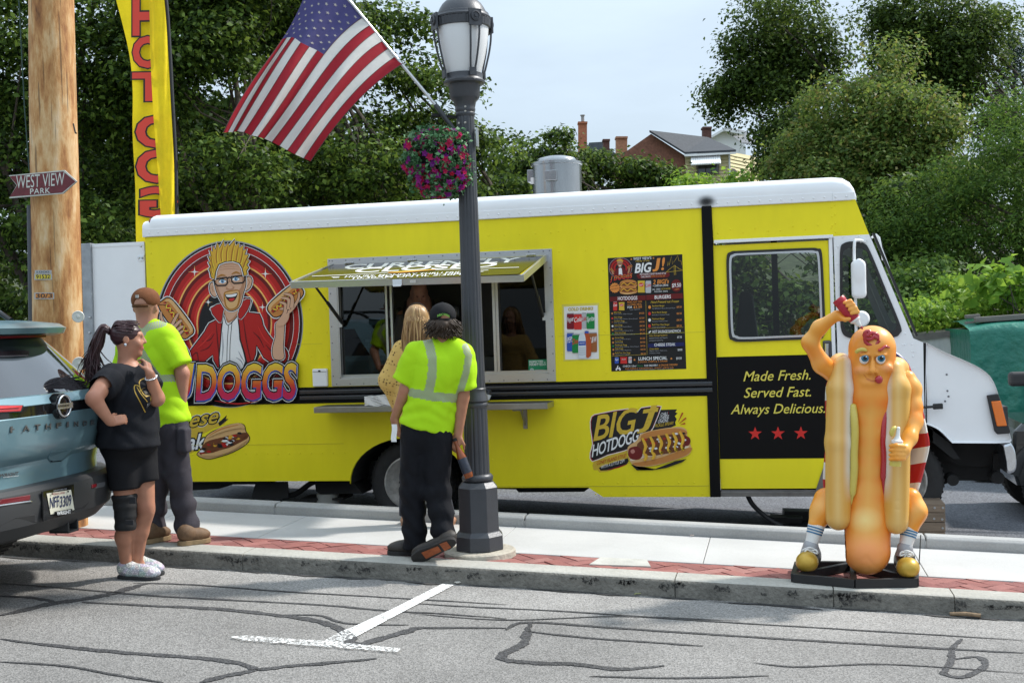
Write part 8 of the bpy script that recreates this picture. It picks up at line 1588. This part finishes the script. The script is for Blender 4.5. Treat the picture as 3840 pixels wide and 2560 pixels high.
for o in(-.09,.09):s.cone(Jn['pe']+RGT*o,np.array([Jn['pe'][0]+o,YT+.75,.72]),.08,.05,.03);s.cone(np.array([Jn['pe'][0]+o,YT+.75,.72]),np.array([Jn['pe'][0]+o,YT+.63,.70]),.045,.035,.02)
hand(s,Jn['wl'],TOC*.6-ZUP*.5,-ZUP,.5,1);hand(s,Jn['wr'],TOC*.6-ZUP*.5,-ZUP,.5,-1);b=s.build('body',skm,sv);paint(b,s,skinpaint((.42,.21,.14),[(A(.03,.085,.012),.016,(.05,.03,.025),.8),(A(-.03,.085,.012),.016,(.05,.03,.025),.8),(A(0,.095,-.062),.03,(.36,.12,.1),.7)]))
s=Soft(*pbox([J(1450,1130),J(1690,1520),J(1580,1300,.35),J(1580,1300,-.25)],.06),.011);s.ell(J(1575,1195,.04),(.20,.13,.09),.06);cyl(s,J(1575,1180,.04),J(1582,1500,.15),.165,.18,.06,(AWY,.8));cyl(s,J(1520,1188),J(1486,1290,-.04),.085,.085,.05);cyl(s,J(1632,1192),J(1662,1296,-.04),.085,.085,.05);s.warp(folds(61,.004,18,.8));s.build('shirt',M('grey_tshirt',(.12,.12,.125),.85),sv)
mb=MB();mb.tube([J(1622,1125,-.02),J(1635,1170,-.12),J(1630,1230,-.15)],.014,6,flat=.5);mb.build('apron_strap',und,sv);mb=MB();mb.tube([J(1522,1130,-.02),J(1515,1170,-.12),J(1525,1230,-.15)],.014,6,flat=.5);mb.build('apron_strap',und,sv)
# ================================================================== HOT DOG STATUE
J=lambda x,y,dy=0.0:P(2900+.7656*x,1060+.7656*y,8.30+dy)
st=empty('hot_dog_statue',PG(3205,2170),'life size grinning hot dog statue with a flag cape squirting ketchup on its own head','statue')
pm=paintmat('statue_paint',.36,.3,coat=.18);bs_=M('base_black',(.010,.010,.011),.5)
def band(V):px,py=proj(V);return(px-2900)/.7656,(py-1060)/.7656
s=Soft(*pbox([J(340,190),J(620,1440),J(480,700,-.32),J(480,700,.22)],.03),.008)
s.cone(J(484,322),J(480,560,.0),.153,.150,.02);s.cone(J(480,560),J(470,900,.02),.150,.140,.04);s.cone(J(470,900,.02),J(460,1170,-.02),.140,.148,.04);s.cone(J(460,1170,-.02),J(457,1308,-.08),.148,.152,.04);s.ell(J(462,1330,-.11),(.115,.12,.115),.05)
for a,b in(((440,1395),(458,1340)),((455,1410),(458,1340)),((495,1395),(458,1340)),((420,1370),(458,1340))):s.cone(J(*a,-.235),J(*b,-.25),.007,.004,.012,sub=True)
FY=-.150
s.ell(J(437,428,FY+.03),(.040,.03,.028),.03);s.ell(J(555,420,FY+.03),(.042,.03,.028),.03);s.cone(J(487,385,FY-.005),J(485,432,FY-.038),.014,.022,.02);s.ell(J(468,438,FY-.008),.015,.012);s.ell(J(502,438,FY-.008),.015,.012);s.ell(J(487,492,FY+.02),(.060,.03,.016),.03)
for x in(445,525):s.ell(J(x,372,FY+.006),(.042,.02,.040),.015,sub=True);s.ell(J(x,352,FY+.012),(.040,.028,.016),.012)
mpts=spline([J(447,452,FY-.012),J(458,470,FY-.016),J(480,480,FY-.020),J(520,484,FY-.014)],False,5)
for a,b in zip(mpts[:-1],mpts[1:]):s.cone(a,b,.008,.008,.004,sub=True)
o=s.build('sausage',pm,st)
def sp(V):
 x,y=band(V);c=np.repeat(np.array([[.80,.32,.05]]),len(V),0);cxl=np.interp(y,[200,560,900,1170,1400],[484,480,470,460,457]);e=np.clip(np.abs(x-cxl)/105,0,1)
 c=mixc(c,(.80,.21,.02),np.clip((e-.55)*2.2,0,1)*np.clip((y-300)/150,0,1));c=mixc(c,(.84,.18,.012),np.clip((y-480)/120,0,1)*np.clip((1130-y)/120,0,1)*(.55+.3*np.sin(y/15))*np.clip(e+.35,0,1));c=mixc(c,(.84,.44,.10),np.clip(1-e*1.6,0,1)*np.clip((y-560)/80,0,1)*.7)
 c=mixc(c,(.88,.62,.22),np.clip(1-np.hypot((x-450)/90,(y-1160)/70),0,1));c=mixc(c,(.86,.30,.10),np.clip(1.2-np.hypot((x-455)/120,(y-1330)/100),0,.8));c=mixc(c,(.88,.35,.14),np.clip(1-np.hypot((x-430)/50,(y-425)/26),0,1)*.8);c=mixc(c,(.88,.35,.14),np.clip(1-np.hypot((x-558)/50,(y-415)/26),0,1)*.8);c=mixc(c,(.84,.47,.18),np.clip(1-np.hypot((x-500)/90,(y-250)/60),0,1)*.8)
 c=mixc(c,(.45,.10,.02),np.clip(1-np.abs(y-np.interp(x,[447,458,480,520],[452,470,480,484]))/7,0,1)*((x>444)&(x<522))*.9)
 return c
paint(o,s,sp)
wm_=M('eye_white',(.78,.78,.76),.2,spec=.6);im_=M('eye_iris',(.03,.16,.26),.2,spec=.6)
for x in(445,525):
 e=Soft(J(x,372)-.28,J(x,372)+.12,.0055);e.ell(J(x,375,FY+.014),(.031,.024,.033));e=e.build('eye',wm_,st)
 mb=MB();c=J(x+4,369,FY-.0085);mb.lathe(c,[(.024,0),(.021,.005),(.001,.009)],24,(-.1,-1,.1));mb.build('iris',im_,e,smooth=60);mb=MB();mb.lathe(c+np.array([0,-.0075,0]),[(.013,0),(.009,.002),(.001,.003)],20,(-.1,-1,.1));mb.build('pupil',und,e,smooth=60);mb=MB();mb.lathe(c+np.array([.008,-.011,.009]),[(.0045,0),(.001,.001)],10,(0,-1,0));mb.build('catchlight',wm_,e)
ktc=M('ketchup_red',(.42,.012,.022),.16,spec=.6,coat=.5);mus=M('mustard_yellow',(.62,.50,.10),.3,coat=.3)
mb=MB();mb.tube(spline([J(405,342,FY+.012),J(418,330,FY-.005),J(440,326,FY-.012),J(460,334,FY-.010)],False,5),[.005]+[.013]*12+[.009,.007,.004],8);mb.build('mustard_brow',mus,st,smooth=60)
mb=MB();mb.tube(spline([J(513,332,FY-.010),J(530,326,FY-.010),J(548,312,FY+.004),J(570,318,FY+.03)],False,5),[.004]+[.009]*12+[.007,.006,.004],8);mb.build('ketchup_brow',ktc,st,smooth=60)
mb=MB();sw_=[J(475+r*math.cos(t)*1.15+dx,262+r*math.sin(t)+dy_,FY+.016-z)for r,t,dx,dy_,z in[(30,.2+.5*i,8,14,.0+.0009*i)for i in range(13)]+[(20,.2+.5*i,-6,-6,.014+.001*i)for i in range(10)]+[(9,.2+.6*i,-14,-14,.028)for i in range(7)]];mb.tube(sw_,.014,10);mb.build('ketchup_swirl',ktc,st,smooth=60)
tn_=Soft(J(517,470)-.3,J(517,470)+.1,.006);tn_.ell(J(517,474,FY-.018),(.026,.022,.028),.01);tn_.cone(J(517,462,FY-.038),J(517,485,FY-.036),.003,.003,.006,sub=True);tn_.build('tongue',ktc,st)
for nm,top,bot,x0,x1,sg in(('bun',(330,405),(318,1150),270,390,1),('bun',(602,425),(600,1168),540,655,-1)):
 s=Soft(*pbox([J(x0,top[1]-60),J(x1,bot[1]+70),J(x0,800,-.26),J(x1,800,.26)],.03),.008)
 s.cone(J(top[0]+14*sg,top[1],-.03),J(top[0]-2*sg,520,-.06),.062,.086,.04);s.cone(J(top[0]-2*sg,520,-.06),J((top[0]+bot[0])/2-4*sg,780,-.08),.086,.088,.03);s.cone(J((top[0]+bot[0])/2-4*sg,780,-.08),J(*bot,-.09),.086,.083,.03);s.cone(J(*top,.08),J(*bot,.06),.085,.085,.06)
 for yy in(912,978,1030,1065,1108)[:3 if sg>0 else 5]:
  if sg<0 and yy in(978,1030):continue
  s.cone(J(x0+25,yy,-.172),J(x0+85,yy+2,-.172),.004,.004,.004,sub=True)
 o=s.build(nm,pm,st)
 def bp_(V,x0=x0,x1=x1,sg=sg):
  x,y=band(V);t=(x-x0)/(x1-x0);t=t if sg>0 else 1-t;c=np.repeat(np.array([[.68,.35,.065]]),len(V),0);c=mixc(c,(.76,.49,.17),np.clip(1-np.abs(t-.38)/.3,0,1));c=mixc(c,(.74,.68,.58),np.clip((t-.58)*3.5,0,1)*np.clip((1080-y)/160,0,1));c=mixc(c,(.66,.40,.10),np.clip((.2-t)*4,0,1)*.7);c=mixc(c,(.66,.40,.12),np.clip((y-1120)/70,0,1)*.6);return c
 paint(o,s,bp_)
s=Soft(*pbox([J(280,380),J(650,1180),J(480,700,.05),J(480,700,.36)],.03),.012);s.cone(J(470,480,.16),J(462,1090,.14),.17,.165,.04);o=s.build('bun_back',pm,st);paint(o,s,lambda V:np.repeat(np.array([[.66,.42,.12]]),len(V),0))
mb=MB();mb.tube(spline([J(388,590,-.10),J(396,660,-.125),(J(400,740,-.13)),J(396,830,-.125),J(396,920,-.125),J(388,1010,-.115),J(380,1090,-.10)],False,5),[.004]+[.026]*26+[.014,.010,.006,.003],8);mb.build('mustard_stripe',mus,st,smooth=60)
mb=MB();mb.tube(spline([J(560,560,-.08),J(544,660,-.11),J(538,760,-.12),J(542,860,-.12),J(538,950,-.12),J(545,1080,-.10)],False,5),[.004]+[.020]*20+[.010,.008,.006,.004,.002],8);mb.build('ketchup_stripe',ktc,st,smooth=60)
def arm(name,pts,rr,hands):
 s=Soft(*pbox([J(*p)for p in pts]+hands[0],.14),.0075)
 for(a,b),(ra,rb)in zip(zip(pts[:-1],pts[1:]),zip(rr[:-1],rr[1:])):s.cone(J(*a),J(*b),ra,rb,.035)
 hands[1](s);o=s.build(name,pm,st)
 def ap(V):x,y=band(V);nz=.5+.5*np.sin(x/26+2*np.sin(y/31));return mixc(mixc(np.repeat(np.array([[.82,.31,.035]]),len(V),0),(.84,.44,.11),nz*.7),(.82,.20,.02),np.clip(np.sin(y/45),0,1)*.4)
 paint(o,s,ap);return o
kb0,kb1=J(318,80,-.16),J(398,178,-.16);kd_=(kb1-kb0)/np.linalg.norm(kb1-kb0)
def h1(s):
 w_=J(318,158,-.14);s.ell(J(345,160,-.12),(.045,.03,.035),.03)
 for i,(x,y)in enumerate(((377,90),(390,106),(402,124),(412,142))):s.cone(J(x-30,y+8,-.215+.0*i),J(x,y,-.200),.012,.015,.006);s.cone(J(x,y,-.200),J(x+2,y+4,-.15),.015,.013,.006)
 s.cone(J(330,170,-.14),J(352,180,-.19),.022,.016,.02);s.cone(J(352,180,-.19),J(374,176,-.205),.016,.012,.006)
arm('raised_arm',[(302,452,.02),(238,400,-.02),(178,292,-.06),(225,220,-.09),(310,160,-.13)],[.062,.058,.050,.046,.034],([J(420,90,-.25),J(300,60,-.1)],h1))
mb=MB();Lb=np.linalg.norm(kb1-kb0);mb.lathe(kb0,[(.001,-.005),(.040,-.003),(.043,.006),(.042,.03),(.0405,.034),(.042,.038),(.041,Lb-.03),(.037,Lb)],28,kd_);kbt=mb.build('ketchup_bottle',M('bottle_red',(.42,.015,.03),.4),st,smooth=40)
mb=MB();mb.lathe(kb1,[(.037,0),(.036,.012),(.030,.014),(.024,.022),(.016,.040),(.009,.062),(.006,.064)],20,kd_*1.0);mb.build('nozzle',wm_,kbt,smooth=40);mb=MB();mb.lathe(kb1+kd_*.062,[(.009,0),(.010,.010),(.004,.020),(.001,.022)],12,kd_);mb.build('ketchup_drip',ktc,kbt,smooth=60)
mb0,mb1=J(597,898,-.285),J(606,785,-.285)
def h2(s):
 s.ell(J(638,832,-.27),(.03,.035,.045),.03)
 for i,y in enumerate((800,820,841,861)):s.cone(J(640,y,-.30),J(604,y-3+i,-.335),.0150,.0150,.005);s.cone(J(604,y-3+i,-.335),J(572,y-2+i*1.5,-.310),.0145,.0125,.004)
 s.cone(J(632,800,-.28),J(600,792,-.32),.016,.012,.012)
arm('lower_arm',[(655,470,.04),(676,520,.02),(688,610,-.03),(690,680,-.08),(668,760,-.18),(645,815,-.26)],[.058,.062,.052,.052,.044,.036],([J(560,900,-.36),J(690,760,-.2)],h2))
md_=(mb1-mb0)/np.linalg.norm(mb1-mb0);Lm=np.linalg.norm(mb1-mb0);mb=MB();mb.lathe(mb0,[(.001,0),(.036,.002),(.038,.01),(.036,.03),(.036,Lm-.02),(.030,Lm)],24,md_);mbt=mb.build('mustard_bottle',mus,st,smooth=40);mb=MB();mb.lathe(mb1,[(.036,0),(.037,.018),(.028,.022),(.022,.03),(.014,.05),(.012,.10),(.006,.106)],20,md_);mb.build('nozzle',wm_,mbt,smooth=40);mb=MB();mb.tube(spline([J(600,705,-.285),J(588,715,-.30),J(580,735,-.30),J(582,752,-.30)],False,4),[.006,.010,.012,.014,.015,.016,.016,.016,.016,.015,.013,.010,.006][:13],8);mb.build('mustard_drip',mus,mbt,smooth=60)
sock=M('sock_white',(.70,.69,.66),.8);skb=M('sock_blue',(.06,.17,.30),.8);shb=M('sneaker_black',(.012,.013,.016),.3);gold=M('toe_gold',(.50,.31,.04),.35,metal=.3);lac=M('lace_white',(.7,.69,.66),.7);grc=M('sneaker_grey',(.33,.33,.34),.5)
for leg,k0,ank,foot in((((255,1060,.02),(240,1120,-.01),(212,1180,-.04)),(212,1185,-.04),(183,1290,-.07),(163,1385)),(((668,1060,.02),(690,1120,-.01),(672,1195,-.03)),(668,1200,-.03),(645,1300,-.06),(648,1412))):
 s=Soft(*pbox([J(*p)for p in leg],.13),.008)
 for(a,b),(ra,rb)in zip(zip(leg[:-1],leg[1:]),((.078,.080),(.080,.056))):s.cone(J(*a),J(*b),ra,rb,.03)
 o=s.build('leg',pm,st);paint(o,s,lambda V:(lambda x,y:mixc(np.repeat(np.array([[.82,.30,.03]]),len(V),0),(.84,.48,.14),np.clip(np.sin((x+y)/40),0,1)*.6))(*band(V)))
 a,b=J(*k0),J(*ank);mb=MB();
 dv=(b-a)/np.linalg.norm(b-a);Ls=np.linalg.norm(b-a);mb.lathe(a,[(.048,-.01),(.056,0),(.052,Ls*.3),(.044,Ls*.7),(.042,Ls+.02)],24,dv);so_=mb.build('sock',sock,st,smooth=50)
 for t in(.14,.26,.38):mb=MB();r_=.056-.012*t;mb.lathe(a+dv*Ls*t,[(r_+.0005,-.004),(r_+.002,0),(r_+.0005,.006)],24,dv,False,False);mb.build('sock_stripe',skb,so_)
 gp_=J(*foot);toe=np.array([gp_[0],gp_[1]-.22,gp_[2]]);hl_=np.array([b[0],b[1]+.05,toe[2]]);R=frame(np.array([toe[0]-hl_[0],toe[1]-hl_[1],0]))
 s=Soft(np.minimum(hl_,toe)-.16,np.maximum(hl_,toe)+.3,.008);zf=toe[2]
 s.ell(hl_+ZUP*.075,(.060,.075,.085),.03,R);s.cone(hl_+ZUP*.06,toe+ZUP*.055+np.array([0,.08,0]),.060,.058,.03);s.cone(hl_+ZUP*.08,b-ZUP*.0,.058,.052,.03);s.ell(toe+ZUP*.058+np.array([0,.06,0]),(.074,.085,.068),.02,R);s.cut(hl_+ZUP*.006,-ZUP)
 sh_=s.build('sneaker',[shb,gold,grc],st,lambda x,y,z,toe=toe,b=b:np.where(np.hypot(x-toe[0],y-toe[1]-.02)<.085-.3*np.maximum(0,z-toe[2]-.09),1,np.where(z>b[2]-.045,2,0)))
 mb=MB();tq_=toe+np.array([0,.11,.125])
 for i in range(3):c=tq_*(1-i/3)+(b+np.array([0,-.055,.0]))*(i/3);mb.tube(spline([c+np.array([-.030,.0,.0]),c+np.array([0,-.016,.012]),c+np.array([.030,.0,0])],False,4),.006,6)
 for sg in(-1,1):c=b+np.array([0,-.06,-.02]);mb.tube(spline([c,c+np.array([sg*.03,-.02,.012]),c+np.array([sg*.04,-.02,-.012]),c+np.array([sg*.01,-.012,-.004])],False,4),.006,6);mb.tube([c,c+np.array([sg*.025,-.03,-.05])],.006,6)
 mb.build('laces',lac,sh_,smooth=60)
cr,cw,cbl=M('cape_red',(.42,.018,.02),.4,spec=.4),M('cape_white',(.68,.66,.62),.4),M('cape_blue',(.012,.03,.16),.4)
lf=spline([(350,372),(285,470),(262,520),(258,620),(268,740),(258,880),(254,980),(264,1038)],False,5);rt=spline([(590,345),(650,400),(690,520),(722,630),(745,720),(760,800),(735,900),(700,1015)],False,5)
mb=MB();G=[];mi=[]
for i,(a,b)in enumerate(zip(lf,rt)):
 G.append([J(a[0]+(b[0]-a[0])*t,a[1]+(b[1]-a[1])*t,.17+.14*math.sin(math.pi*t)+.02*math.sin(t*14+i*.2)-(.10*max(0,t-.8)*5*min(1,i/12)*.3))for t in np.linspace(0,1,26)])
mb.grid(G);nl=len(lf)
for i in range(nl-1):
 for j in range(25):mi.append(2 if i<5 else((i-5)//4)%2)
mb.mi=mi;cp_=mb.build('cape',[cr,cw,cbl],st,smooth=180);so=cp_.modifiers.new('solid','SOLIDIFY');so.thickness=.02;so.offset=1
d=Decal(J(618,372,.15),(.5,-.85,.2),lambda x,y:(2900+.7656*x,1060+.7656*y),.001);d.star(620,376,13,cw);d.star(650,410,9,cw);d.build('cape_stars',cp_)
mb=MB();pts=[PG(2976,2182),PG(3205,2204),PG(3436,2200),PG(3436,2146),PG(3195,2136),PG(2990,2134)]
for p in pts:p[2]=gz(p[0],.03)
for a,b in((0,1),(1,2),(2,3),(3,4),(4,5),(5,0),(1,4),(0,4),(2,4)):mb.beam(pts[a],pts[b],.035,.058-.003*((a+b)%3))
mb.build('base_frame',bs_,st,bevel=.002)
mb=MB();mb.tube([P(3453,2005,8.6),P(3450,2060,8.5),P(3444,2150,8.42)],.004,5);mb.build('tie_wire',und,st)
